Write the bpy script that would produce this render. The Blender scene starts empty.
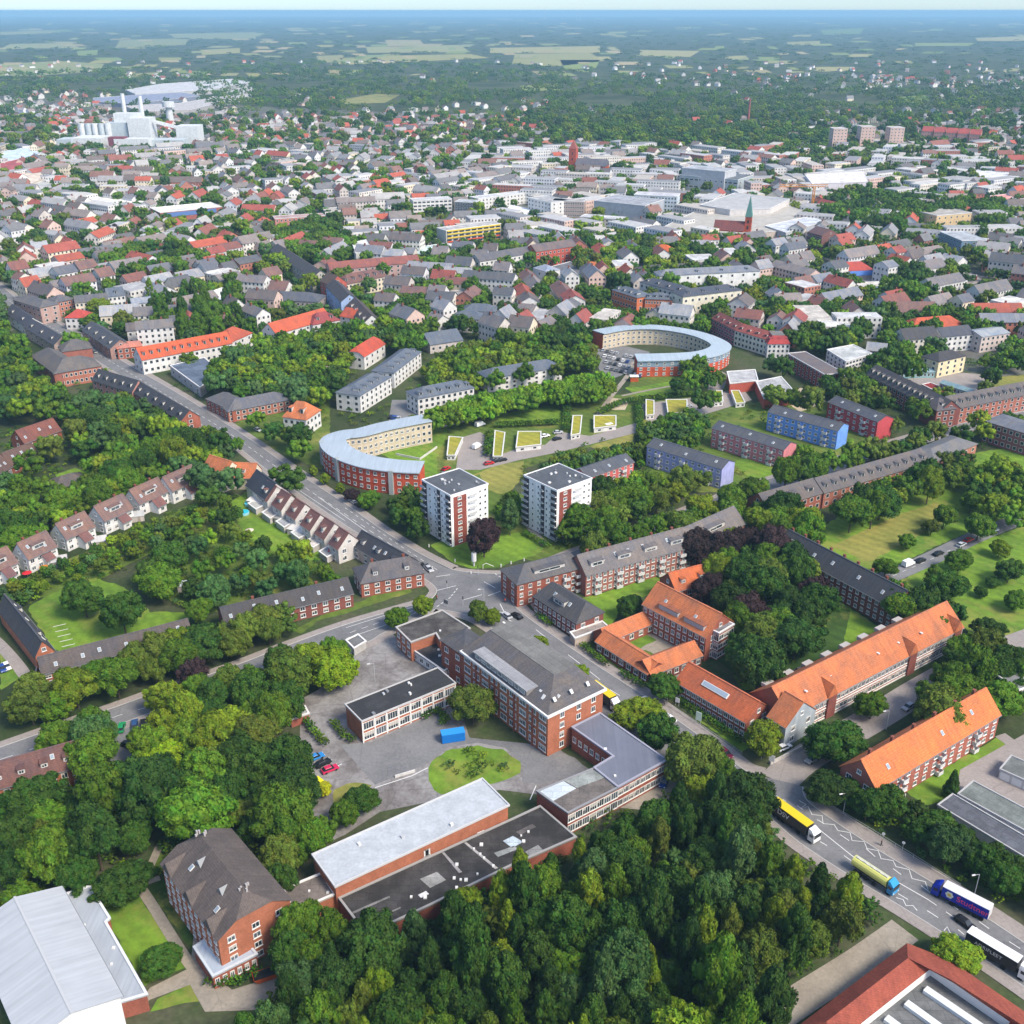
import bpy, math, random
import numpy as np
from mathutils import Vector, Matrix
R = math.radians
SC = bpy.context.scene
COL = SC.collection
rnd = random.Random(7)
nrs = np.random.RandomState(11)
# ------------------------------------------------------------------ camera
F, H, HZ = 1050.0, 170.0, 10.5
PITCH = math.atan((512 - HZ) / F)
cd = bpy.data.cameras.new('camera'); cam = bpy.data.objects.new('camera', cd); COL.objects.link(cam)
cam.location = (0, 0, H); cam.rotation_euler = (R(90) - PITCH, 0, 0)
cd.sensor_width = 36; cd.lens = 36 * F / 1024; cd.clip_start = 1; cd.clip_end = 120000
SC.camera = cam
CP, SP = math.cos(PITCH), math.sin(PITCH)
def U(p, z=0.0):
    """a photograph pixel taken to the horizontal plane at height z"""
    x = (p[0] - 512) / F; y = -(p[1] - 512) / F
    d = (x, CP + y * SP, -SP + y * CP)
    t = (z - H) / d[2]
    return Vector((d[0] * t, d[1] * t, z))
def PX(v):
    """world point to pixel"""
    y = v[1] * CP - (v[2] - H) * SP; up = v[1] * SP + (v[2] - H) * CP
    if y <= 1: return (9999, 9999)
    return (512 + F * v[0] / y, 512 - F * up / y)
# ------------------------------------------------------------------ materials
MC = {}
def mat(kind, c, rough=.8, c2=None):
    key = (kind, tuple(round(x, 3) for x in c) if c else None, rough, c2)
    if key in MC: return MC[key]
    m = bpy.data.materials.new(kind); m.use_nodes = True; MC[key] = m
    nt = m.node_tree; N = nt.nodes; L = nt.links; bs = N['Principled BSDF']
    bs.inputs['Roughness'].default_value = rough
    bs.inputs['Specular IOR Level'].default_value = .25
    if kind == 'plain':
        bs.inputs['Base Color'].default_value = (*c, 1); return m
    if kind == 'glass':
        bs.inputs['Base Color'].default_value = (*c, 1); bs.inputs['Specular IOR Level'].default_value = .6; return m
    geo = N.new('ShaderNodeNewGeometry'); tc = N.new('ShaderNodeTexCoord')
    def noise(sc, det=4, src=None, w=.6):
        n = N.new('ShaderNodeTexNoise'); n.inputs['Scale'].default_value = sc; n.inputs['Detail'].default_value = det; n.inputs['Roughness'].default_value = w
        L.new(src or geo.outputs['Position'], n.inputs['Vector']); return n.outputs['Fac']
    def ramp(v, a, b, ca, cb):
        r = N.new('ShaderNodeMapRange'); r.inputs[1].default_value = a; r.inputs[2].default_value = b; r.inputs[3].default_value = ca; r.inputs[4].default_value = cb
        L.new(v, r.inputs[0]); return r.outputs[0]
    def mix(fac, a, b, mode='MIX'):
        x = N.new('ShaderNodeMix'); x.data_type = 'RGBA'; x.blend_type = mode
        for i, v in ((6, a), (7, b)):
            if isinstance(v, tuple): x.inputs[i].default_value = (*v, 1)
            else: L.new(v, x.inputs[i])
        if isinstance(fac, (int, float)): x.inputs[0].default_value = fac
        else: L.new(fac, x.inputs[0])
        return x.outputs[2]
    def mul(colr, fac):
        v = N.new('ShaderNodeCombineColor')
        for i in range(3): L.new(fac, v.inputs[i])
        return mix(1.0, colr, v.outputs[0], 'MULTIPLY')
    def stretched(sx, sy, sz, src):
        mp = N.new('ShaderNodeMapping'); mp.inputs['Scale'].default_value = (sx, sy, sz); L.new(src, mp.inputs['Vector']); return mp.outputs[0]
    obj = tc.outputs['Object']
    if kind in ('foliage', 'canopy'):
        if kind == 'foliage':
            oi = N.new('ShaderNodeObjectInfo'); base = oi.outputs['Color']; src = obj
            n2 = noise(2.1, 3, obj)
        else:
            at = N.new('ShaderNodeAttribute'); at.attribute_name = 'Col'; base = at.outputs['Color']
            n2 = noise(.35, 3)
        col = mul(base, ramp(n2, .3, .7, .6, 1.45))
        hue = N.new('ShaderNodeHueSaturation'); L.new(col, hue.inputs['Color'])
        L.new(ramp(noise(3.7 if kind == 'foliage' else .2, 2, obj if kind == 'foliage' else None), .3, .7, .475, .525), hue.inputs['Hue'])
        L.new(hue.outputs[0], bs.inputs['Base Color'])
        bs.inputs['Specular IOR Level'].default_value = .12
        return m
    if kind == 'town':
        at = N.new('ShaderNodeAttribute'); at.attribute_name = 'Col'
        L.new(mul(at.outputs['Color'], ramp(noise(.25), .25, .75, .8, 1.2)), bs.inputs['Base Color']); return m
    col = tuple(c)
    if kind == 'wall':
        col = mul(mix(0.0, col, col), ramp(noise(.35, 5), .25, .75, .82, 1.15))
        col = mul(col, ramp(noise(1.0, 3, stretched(1.5, 1.5, .12, geo.outputs['Position'])), .3, .75, .86, 1.08))
    elif kind == 'brick':
        col = mul(mix(ramp(noise(.5, 5), .35, .7, 0, 1), col, tuple(x * .72 for x in col)), ramp(noise(3.5, 3), .25, .75, .75, 1.25))
    elif kind == 'tile':
        b = N.new('ShaderNodeTexWave'); b.wave_type = 'BANDS'; b.bands_direction = 'Y'; b.inputs['Scale'].default_value = .75; b.inputs['Distortion'].default_value = .6; b.inputs['Detail'].default_value = 1
        L.new(obj, b.inputs['Vector'])
        col = mul(mix(ramp(noise(.2, 7, w=.7), .4, .64, 0, 1), col, c2 or (c[0] * .64 + .01, c[1] * .76 + .008, c[2] * .95 + .008)), ramp(noise(2.2, 6, w=.7), .25, .75, .66, 1.34))
        col = mul(col, ramp(noise(1.0, 4, stretched(1.2, .1, .1, obj)), .3, .7, .84, 1.12))
        col = mul(col, ramp(b.outputs['Fac'], 0, 1, .9, 1.06))
    elif kind == 'metal':
        b = N.new('ShaderNodeTexWave'); b.wave_type = 'BANDS'; b.bands_direction = 'X'; b.inputs['Scale'].default_value = .3
        L.new(obj, b.inputs['Vector'])
        col = mul(mix(ramp(noise(.12, 6), .35, .75, 0, 1), col, c2 or tuple(x * .84 for x in col)), ramp(b.outputs['Fac'], .93, 1, 1, .92))
        col = mul(col, ramp(noise(1.0, 5, stretched(.9, .06, .1, obj)), .3, .7, .88, 1.08))
    elif kind == 'felt':
        col = mix(ramp(noise(.16, 6, w=.7), .4, .66, 0, 1), col, c2 or tuple(min(1, x * 1.7 + .015) for x in col))
        v = N.new('ShaderNodeTexBrick'); v.inputs['Scale'].default_value = .12; v.inputs['Color1'].default_value = (1, 1, 1, 1); v.inputs['Color2'].default_value = (.82, .82, .82, 1); v.inputs['Mortar'].default_value = (.6, .6, .6, 1); v.inputs['Mortar Size'].default_value = .006
        L.new(obj, v.inputs['Vector']); col = mix(1.0, col, v.outputs[0], 'MULTIPLY')
        col = mul(col, ramp(noise(2.2, 4), .2, .8, .8, 1.2))
    elif kind == 'asphalt':
        col = mul(mix(ramp(noise(.09, 7, w=.75), .38, .62, 0, 1), col, c2 or tuple(x * .74 for x in col)), ramp(noise(1.4, 6, w=.7), .25, .75, .8, 1.2))
        br_ = N.new('ShaderNodeTexVoronoi'); br_.feature = 'DISTANCE_TO_EDGE'; br_.inputs['Scale'].default_value = .09; L.new(geo.outputs['Position'], br_.inputs['Vector']); col = mul(col, ramp(br_.outputs['Distance'], 0, .012, .82, 1))
    elif kind == 'yard':
        col = mix(ramp(noise(.09, 7, w=.72), .42, .6, 0, 1), col, c2 or tuple(x * .6 for x in col))
        col = mul(col, ramp(noise(1.0, 6), .2, .8, .75, 1.25))
        vo = N.new('ShaderNodeTexVoronoi'); vo.feature = 'DISTANCE_TO_EDGE'; vo.inputs['Scale'].default_value = .13; L.new(geo.outputs['Position'], vo.inputs['Vector'])
        col = mul(col, ramp(vo.outputs['Distance'], 0, .03, .78, 1))
    elif kind == 'grass':
        d = c2 or tuple(x * .6 for x in col)
        col = mix(ramp(noise(.05, 6, w=.7), .38, .62, 0, 1), col, d)
        col = mul(col, ramp(noise(.6, 5), .2, .8, .72, 1.28))
        wv = N.new('ShaderNodeTexWave'); wv.wave_type = 'BANDS'; wv.bands_direction = 'DIAGONAL'; wv.inputs['Scale'].default_value = .11; wv.inputs['Distortion'].default_value = 1.5; wv.inputs['Detail'].default_value = 2; L.new(geo.outputs['Position'], wv.inputs['Vector'])
        col = mul(col, ramp(wv.outputs['Fac'], 0, 1, .9, 1.08))
        col = mix(ramp(noise(.045, 7, w=.75), .52, .66, 0, .65), col, (.27, .24, .06))
        col = mix(ramp(noise(.16, 6, w=.75), .6, .7, 0, .5), col, (.2, .15, .07))
    elif kind == 'soil':
        a = mix(ramp(noise(.06, 6, w=.7), .4, .6, 0, 1), col, c2)
        col = mul(mix(ramp(noise(.011, 4), .45, .6, 0, 1), a, tuple(x * .6 for x in c)), ramp(noise(.7, 5), .2, .8, .6, 1.4))
    L.new(col, bs.inputs['Base Color'])
    return m
def M_(*a, **k): return mat(*a, **k)
BR = (.31, .10, .065); BRD = (.22, .075, .06); BRO = (.40, .145, .08); WH = (.64, .63, .61); CR = (.68, .60, .46)
OR = (.50, .155, .06); RED = (.36, .075, .045); BRN = (.12, .078, .058); GRY = (.135, .125, .12); DK = (.055, .052, .052); SL = (.12, .135, .155); MAR = (.19, .085, .07)
LG = (.42, .44, .47)
FRAME = mat('plain', (.66, .655, .63), .5); PANE = mat('glass', (.035, .045, .055), .12); PANE2 = mat('glass', (.09, .11, .13), .08); CURT = mat('plain', (.4, .38, .34), .8); TRIM = mat('plain', (.66, .65, .63), .6)  # PANE2 is a lighter pane, bluish reflection put into its colour
CHIM = mat('brick', (.22, .075, .05)); LEAD = mat('plain', (.2, .21, .22), .5); DARK = mat('plain', (.03, .03, .032), .6); STEEL = mat('plain', (.42, .43, .44), .4)
# ------------------------------------------------------------------ mesh helpers
class MB:
    def __init__(s): s.v = []; s.f = []; s.m = []
    def poly(s, pts, mi=0):
        n = len(s.v); s.v += [tuple(p) for p in pts]; s.f.append(tuple(range(n, n + len(pts)))); s.m.append(mi)
    def box(s, c, d, mi=0, rz=0, bottom=True):
        x, y, z = d[0] / 2, d[1] / 2, d[2] / 2; ca, sa = math.cos(rz), math.sin(rz); n = len(s.v)
        for a, b, e in ((-x, -y, -z), (x, -y, -z), (x, y, -z), (-x, y, -z), (-x, -y, z), (x, -y, z), (x, y, z), (-x, y, z)):
            s.v.append((c[0] + a * ca - b * sa, c[1] + a * sa + b * ca, c[2] + e))
        for q in ((4, 5, 6, 7), (0, 1, 5, 4), (1, 2, 6, 5), (2, 3, 7, 6), (3, 0, 4, 7), (3, 2, 1, 0)):
            s.f.append(tuple(n + i for i in q)); s.m.append(mi)
        return s
    def prism(s, pts, z0, z1, mi=0, mside=None, top=True, bot=True):
        k = len(pts); n = len(s.v)
        s.v += [(p[0], p[1], z0) for p in pts] + [(p[0], p[1], z1) for p in pts]
        for i in range(k):
            j = (i + 1) % k; s.f.append((n + i, n + j, n + k + j, n + k + i)); s.m.append(mi if mside is None else mside)
        if top: s.f.append(tuple(n + k + i for i in range(k))); s.m.append(mi)
        if bot: s.f.append(tuple(n + i for i in reversed(range(k)))); s.m.append(mi)
    def cyl(s, a, b, r0, r1=None, k=8, mi=0):
        a = Vector(a); b = Vector(b); r1 = r0 if r1 is None else r1
        z = (b - a).normalized(); x = z.orthogonal().normalized(); y = z.cross(x); n = len(s.v)
        for p, r in ((a, r0), (b, r1)):
            for i in range(k):
                t = 2 * math.pi * i / k; s.v.append(tuple(p + x * (r * math.cos(t)) + y * (r * math.sin(t))))
        for i in range(k):
            j = (i + 1) % k; s.f.append((n + i, n + j, n + k + j, n + k + i)); s.m.append(mi)
        s.f.append(tuple(n + k + i for i in range(k))); s.m.append(mi); s.f.append(tuple(n + i for i in reversed(range(k)))); s.m.append(mi)
    def hull(s, lo, hi, mi=0, cap=True):
        """two point loops joined"""
        k = len(lo); n = len(s.v); s.v += [tuple(p) for p in lo] + [tuple(p) for p in hi]
        for i in range(k):
            j = (i + 1) % k; s.f.append((n + i, n + j, n + k + j, n + k + i)); s.m.append(mi)
        if cap: s.f.append(tuple(n + k + i for i in range(k))); s.m.append(mi); s.f.append(tuple(n + i for i in reversed(range(k)))); s.m.append(mi)
    def mesh(s, name, mats):
        me = bpy.data.meshes.new(name); me.from_pydata(s.v, [], s.f)
        for m in mats: me.materials.append(m)
        if len(mats) > 1: me.polygons.foreach_set('material_index', s.m)
        me.update(); return me
    def obj(s, name, mats, parent=None, mx=None):
        if not isinstance(mats, (list, tuple)): mats = [mats]
        return link(name, s.mesh(name, mats), parent, mx)
def link(name, data, parent=None, mx=None):
    o = bpy.data.objects.new(name, data); COL.objects.link(o)
    if parent is not None: o.parent = parent
    if mx is not None: o.matrix_basis = mx
    return o
def tag(o, label=None, cat=None, group=None, kind=None):
    if label: o['label'] = label
    if cat: o['category'] = cat
    if group: o['group'] = group
    if kind: o['kind'] = kind
    return o
def thing(name, label, cat, loc=(0, 0, 0), rz=0, group=None):
    o = link(name, None); o.location = loc; o.rotation_euler = (0, 0, rz); o.empty_display_size = .5
    return tag(o, label, cat, group)
def copy_tree(o, parent=None):
    c = o.copy(); COL.objects.link(c)
    if parent is not None: c.parent = parent
    for ch in KIDS.get(o, ()) or [k for k in o.children]: copy_tree(ch, c)
    return c
KIDS = {}
def np_mesh(name, V, Fq, mats, cols=None, k=4):
    """mesh out of numpy arrays: V (n,3), Fq (m,k)"""
    me = bpy.data.meshes.new(name); n, m = len(V), len(Fq)
    me.vertices.add(n); me.vertices.foreach_set('co', V.astype(np.float32).ravel())
    me.loops.add(m * k); me.loops.foreach_set('vertex_index', Fq.astype(np.int32).ravel())
    me.polygons.add(m); me.polygons.foreach_set('loop_start', np.arange(0, m * k, k, dtype=np.int32))
    me.polygons.foreach_set('loop_total', np.full(m, k, dtype=np.int32))
    for x in mats: me.materials.append(x)
    if cols is not None:
        a = me.attributes.new('Col', 'FLOAT_COLOR', 'POINT'); c4 = np.ones((n, 4), np.float32); c4[:, :3] = cols; a.data.foreach_set('color', c4.ravel())
    me.update(calc_edges=True); return me
# ------------------------------------------------------------------ keep-out bookkeeping
RECTS = []      # (cx,cy,ux,uy,halfL,halfW)
ROADS = []      # (np pts, half width)
POLYS = []      # np polygons without trees
def inpoly(x, y, P):
    c = False; j = len(P) - 1
    for i in range(len(P)):
        if (P[i][1] > y) != (P[j][1] > y) and x < (P[j][0] - P[i][0]) * (y - P[i][1]) / (P[j][1] - P[i][1]) + P[i][0]: c = not c
        j = i
    return c
def blocked(x, y, m=0., roads=True, polys=True):
    for cx, cy, ux, uy, hl, hw in RECTS:
        dx, dy = x - cx, y - cy
        if abs(dx) > hl + hw + m or abs(dy) > hl + hw + m: continue
        if abs(dx * ux + dy * uy) < hl + m and abs(-dx * uy + dy * ux) < hw + m: return True
    if roads:
        while len(RBB) < len(ROADS):
            q = ROADS[len(RBB)][0]; RBB.append((min(p[0] for p in q) - 20, max(p[0] for p in q) + 20, min(p[1] for p in q) - 20, max(p[1] for p in q) + 20))
        for (a_, c_, d_, e_), (P, hw) in zip(RBB, ROADS):
            if not (a_ < x < c_ and d_ < y < e_): continue
            for i in range(len(P) - 1):
                ax, ay = P[i]; bx, by = P[i + 1]; vx, vy = bx - ax, by - ay; l2 = vx * vx + vy * vy
                t = max(0, min(1, ((x - ax) * vx + (y - ay) * vy) / l2)); d = math.hypot(x - ax - t * vx, y - ay - t * vy)
                if d < hw + m * .5: return True
    if polys:
        while len(PBB) < len(POLYS):
            q = POLYS[len(PBB)]; PBB.append((min(p[0] for p in q), max(p[0] for p in q), min(p[1] for p in q), max(p[1] for p in q)))
        for (a, c, d, e), P in zip(PBB, POLYS):
            if a < x < c and d < y < e and inpoly(x, y, P): return True
    return False
PBB = []; RBB = []
# ------------------------------------------------------------------ windows
WC = {}
def win_mesh(w, h, mull=1, sill=True):
    va = rnd.randrange(6); key = (round(w, 2), round(h, 2), mull, va)
    if key in WC: return WC[key]
    b = MB(); t = .13
    b.box((0, -.02, 0), (w + .1, .05, h + .1), 1)                       # pane backing
    b.v = []; b.f = []; b.m = []
    b.poly([(-w / 2, -.03, -h / 2), (w / 2, -.03, -h / 2), (w / 2, -.03, h / 2), (-w / 2, -.03, h / 2)], 1)
    for x in (-w / 2, w / 2): b.box((x, -.05, 0), (t, .1, h + t), 0)
    for z in (-h / 2, h / 2): b.box((0, -.05, z), (w - t, .1, t), 0)
    for i in range(mull): b.box((-w / 2 + w * (i + 1) / (mull + 1), -.045, 0), (.09, .08, h - t), 0)
    if sill: b.box((0, -.1, -h / 2 - .1), (w + .3, .2, .08), 0)
    if va > 2:      # blind or curtain part of the way down
        hh = h * (.3, .55, .4)[va - 3]; ww = w if va < 5 else w * .45
        b.poly([(-w / 2, -.034, h / 2 - hh), (-w / 2 + ww, -.034, h / 2 - hh), (-w / 2 + ww, -.034, h / 2), (-w / 2, -.034, h / 2)], 2)
    WC[key] = b.mesh('window', [FRAME, PANE if va % 3 else PANE2, CURT]); return WC[key]
def windows(root, base, items, ind=True, name='window'):
    """items: list of (matrix local to wing, w, h, mull); base: wing matrix local to root"""
    if ind:
        for k, (mx, w, h, mu) in enumerate(items[:95]): link(name, win_mesh(w, h, mu), root, base @ mx)
        items = items[95:]
    if items:
        b = MB()
        for mx, w, h, mu in items:
            for o, d, mi in ((-.03, 0, 0), (-.05, .16, 1)):
                a, e = w / 2 + .12 - d, h / 2 + .12 - d
                b.poly([mx @ Vector(p) for p in ((-a, o, -e), (a, o, -e), (a, o, e), (-a, o, e))], mi)
        o = b.obj(name, [FRAME, PANE], root, base); o['kind'] = 'stuff'
def grid(L, h0, h1, nf, nc, w=None, wh=None, mull=1, y=0, x0=None, x1=None):
    x0 = -L / 2 if x0 is None else x0; x1 = L / 2 if x1 is None else x1
    out = []; fh = (h1 - h0) / nf; st = (x1 - x0) / nc; w = w or min(1.5, st * .52); wh = wh or min(1.5, fh * .55)
    for f in range(nf):
        for c in range(nc):
            out.append((Matrix.Translation((x0 + st * (c + .5), y, h0 + fh * (f + .52))), w, wh, mull))
    return out
# ------------------------------------------------------------------ rectangular building
class Wing: pass
def B(name, label, cat, a, b, dep, h, roof='gable', rh=3.5, wall=('brick', BR), rc=('tile', BRN), nf=2, nc=0, ne=0, root=None, ind=True,
      oh=.4, chim=0, dorm=0, sky=0, plinth=None, ridge=None, group=None, w=None, wh=None, mull=1, balc=(), trim=False, off=0, wx=None, back=False, dw=1.6, hipin=None, keep=True, z0=0, flip=False):
    A, Bq = U(a, h), U(b, h); u = (Bq - A); L = u.length; u.normalize(); mid = (A + Bq) / 2
    n = Vector((-u.y, u.x, 0))
    if n.dot(Vector((mid.x, mid.y, 0))) < 0: n = -n
    if not isinstance(dep, (int, float)):
        C = U(dep, h); W = abs((C - Bq).dot(n)); 
        if (C - Bq).dot(n) < 0: n = -n
    else: W = dep
    x = Vector((n.y, -n.x, 0)); c = mid + n * W / 2
    ang = math.atan2(x.y, x.x)
    Mw = Matrix.Translation((c.x, c.y, 0)) @ Matrix.Rotation(ang, 4, 'Z')
    if keep: RECTS.append((c.x, c.y, x.x, x.y, L / 2, W / 2))
    fa, fb = PX((A.x, A.y, 0)), PX((Bq.x, Bq.y, 0)); FRONT.append((min(fa[0], fb[0]) - 4, max(fa[0], fb[0]) + 4, min(fa[1], fb[1]), max(fa[1], fb[1]) + 9))
    if root is None:
        root = thing(name, label, cat, (c.x, c.y, 0), ang, group); root['_w'] = 1
        del root['_w']; base = Matrix.Identity(4); ROOTM[root.name] = Mw
    else: base = ROOTM[root.name].inverted() @ Mw
    wm = mat(*wall); rm = mat(*rc)
    hl, hw = L / 2, W / 2
    b = MB()
    b.prism([(-hl, -hw), (hl, -hw), (hl, hw), (-hl, hw)], z0, h, top=False, bot=False)
    g = Wing(); g.root = root; g.base = base; g.L = L; g.W = W; g.M = Mw; g.h = h
    ht = h + rh
    if roof == 'gable':
        for s in (-1, 1): b.poly([(s * hl, -s * -hw, h), (s * hl, s * hw * -1, h), (s * hl, off * hw, ht - .1)])
    o = b.obj('wall', wm, root, base)
    r = MB(); e = oh
    if roof == 'gable':
        yo = off * hw; sl0 = rh / (hw + yo); sl1 = rh / (hw - yo)
        P = [(-hw - e, h - e * sl0), (yo, ht), (hw + e, h - e * sl1)]; tk = .22
        for s0, s1 in ((0, 1), (1, 2)):
            (y0, za), (y1, zb) = P[s0], P[s1]
            lo = [(-hl - e * .6, y0, za), (hl + e * .6, y0, za), (hl + e * .6, y1, zb), (-hl - e * .6, y1, zb)]
            r.hull([(p[0], p[1], p[2] + .02) for p in lo], [(p[0], p[1], p[2] + tk) for p in lo])
    elif roof in ('hip', 'halfhip'):
        ri = ridge if ridge is not None else max(0.2, hl - hw * (1.0 if roof == 'hip' else .45)); zb = h - .05
        if roof == 'hip':
            ey = [(-hl - e, -hw - e), (hl + e, -hw - e), (hl + e, hw + e), (-hl - e, hw + e)]
            r.prism(ey, zb, zb + .2, top=False)
            q = [(p[0], p[1], zb + .2) for p in ey]; r1, r2 = (-ri, 0, ht), (ri, 0, ht)
            r.poly([q[0], q[1], r2, r1]); r.poly([q[1], q[2], r2]); r.poly([q[2], q[3], r1, r2]); r.poly([q[3], q[0], r1])
        else:
            k = .5; zc = h + rh * k; yc = hw * (1 - k)
            for s in (-1, 1):
                r.poly([(-hl - e, s * (hw + e), zb), (hl + e, s * (hw + e), zb), (hl + e, s * yc, zc), (ri, 0, ht), (-ri, 0, ht), (-hl - e, s * yc, zc)])
                r.poly([(s * (hl + e), -yc, zc), (s * (hl + e), yc, zc), (s * ri, 0, ht)])
            for s in (-1, 1):
                bb = MB(); bb.poly([(s * (hl - .02), -hw, h), (s * (hl - .02), hw, h), (s * (hl - .02), yc, zc), (s * (hl - .02), -yc, zc)])
                bb.obj('gable_wall', wm, root, base)
    elif roof == 'mansard':
        i, il, ir = hipin if isinstance(hipin, tuple) else (hipin or 2.5,) * 3; ey = [(-hl - e, -hw - e), (hl + e, -hw - e), (hl + e, hw + e), (-hl - e, hw + e)]; tp = [(-hl + il, -hw + i), (hl - ir, -hw + i), (hl - ir, hw - i * .3), (-hl + il, hw - i * .3)]
        r.prism(ey, h - .05, h + .15, top=False); r.hull([(*p, h + .15) for p in ey], [(*p, ht) for p in tp], cap=False)
        t = MB(); t.prism([(p[0], p[1]) for p in tp], ht - .1, ht + .12); t.obj('flat_roof', mat('felt', (.15, .147, .137), .9, (.21, .205, .19)), root, base)
    elif roof == 'flat':
        ey = [(-hl - e, -hw - e), (hl + e, -hw - e), (hl + e, hw + e), (-hl - e, hw + e)]; t_ = .28
        r.prism(ey, h, h + .25)
        k = MB()
        for cx, cy, sx, sy in ((0, -hw - e + t_ / 2, L + 2 * e, t_), (0, hw + e - t_ / 2, L + 2 * e, t_), (-hl - e + t_ / 2, 0, t_, W + 2 * e - 2 * t_), (hl + e - t_ / 2, 0, t_, W + 2 * e - 2 * t_)):
            k.box((cx, cy, h + .26), (sx + .04, sy + .04, .5))
        k.obj('parapet', TRIM if trim is False else mat(*trim), root, base)
    ro = r.obj('roof', rm, root, base)
    g.roof = ro
    if roof == 'gable' and ind:
        m = MB(); m.box((0, off * hw, ht + .24), (L + e, .45, .12)); m.obj('ridge_cap', mat('tile', tuple(min(1, x * 1.15 + .02) for x in rc[1])), ro)
        m = MB(); m.box((0, -hw - e - .06, h - e * rh / (hw + off * hw) + .08), (L + e, .16, .16)); m.obj('gutter', LEAD, ro)
    # chimneys / dormers / skylights are sub-parts of the roof
    for k in range(chim):
        xx = -hl + L * (k + .5) / chim; yy = .8 if roof == 'gable' and off == 0 else .3
        m = MB(); m.box((xx, yy, ht - .2), (.8, .65, 2.0)); m.box((xx, yy, ht + .85), (.92, .78, .12)); m.obj('chimney', CHIM, ro)
    zs = lambda t: (h + rh * t, -hw + hw * t)                           # height, y on the front slope
    for k in range(dorm):
        xx = -hl + L * (k + .5) / dorm; z, y = zs(.28); d = hw * .5; dh = rh * .42
        m = MB(); m.box((xx, y + d / 2, z + dh / 2 - .1), (dw, d, dh + .2), 1); m.box((xx, y + d / 2 - .1, z + dh + .06), (dw + .35, d + .4, .13), 0)
        dob = m.obj('dormer', [rm, mat('wall', (.5, .48, .45)) if roof != 'x' else wm], ro)
        if ind: link('window', win_mesh(dw * .7, dh * .6, 1, False), dob, Matrix.Translation((xx, y - .02, z + dh * .5)))
        else:
            m2 = MB(); m2.poly([(xx - dw * .35, y - .04, z + .25), (xx + dw * .35, y - .04, z + .25), (xx + dw * .35, y - .04, z + dh * .85), (xx - dw * .35, y - .04, z + dh * .85)]); m2.obj('window', PANE, dob)
    for k in range(sky):
        xx = -hl + L * (k + rnd.uniform(.3, .7)) / sky
        if roof == 'flat': z, y, rt = h + .3, rnd.uniform(-hw * .6, hw * .6), 0
        else: z, y = zs(rnd.uniform(.3, .6)); rt = math.atan2(rh, hw); z += .25
        m = MB(); m.box((0, 0, .06), (.9, 1.3, .22), 0); m.box((0, 0, .175), (.75, 1.1, .03), 1)
        m.obj('skylight', [FRAME, mat('glass', (.25, .3, .34), .15)], ro, Matrix.Translation((xx, y, z)) @ Matrix.Rotation(rt, 4, 'X'))
    # windows
    it = []
    if nc: it += grid(L, z0 + .2, h - .15, nf, nc, w, wh, mull, -hw, *(wx or (None, None)))
    if ne:
        for s in (-1, 1):
            nx = x * s; pc = c + nx * hl
            if nx.dot(-Vector((pc.x, pc.y, 0))) > 0:
                T = Matrix.Translation((s * hl, 0, 0)) @ Matrix.Rotation(s * math.pi / 2, 4, 'Z')
                it += [(T @ q[0], *q[1:]) for q in grid(W, z0 + .2, h - .15, nf, ne, None, wh, mull)]
                if roof == 'gable' and rh > 3: it.append((T @ Matrix.Translation((0, 0, h + rh * .33)), 1.1, 1.1, 1))
    if it: windows(root, base, it, ind)
    # balconies: list of (x fraction, width)
    for fx, bw in balc:
        for f in range(nf):
            z = z0 + .2 + (h - z0 - .35) / nf * f + .25; m = MB()
            m.box((L * fx, -hw - .65, z), (bw, 1.3, .15), 0); m.box((L * fx, -hw - 1.27, z + .55), (bw, .07, .95), 1)
            for s in (-1, 1): m.box((L * fx + s * (bw / 2 - .04), -hw - .63, z + .55), (.07, 1.2, .95), 1)
            m.obj('balcony', [TRIM, mat('wall', (.55, .55, .54))], root, base)
    return g
ROOTM = {}
FRONT = []     # the strip before a landmark's facade, kept clear of filler houses
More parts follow.
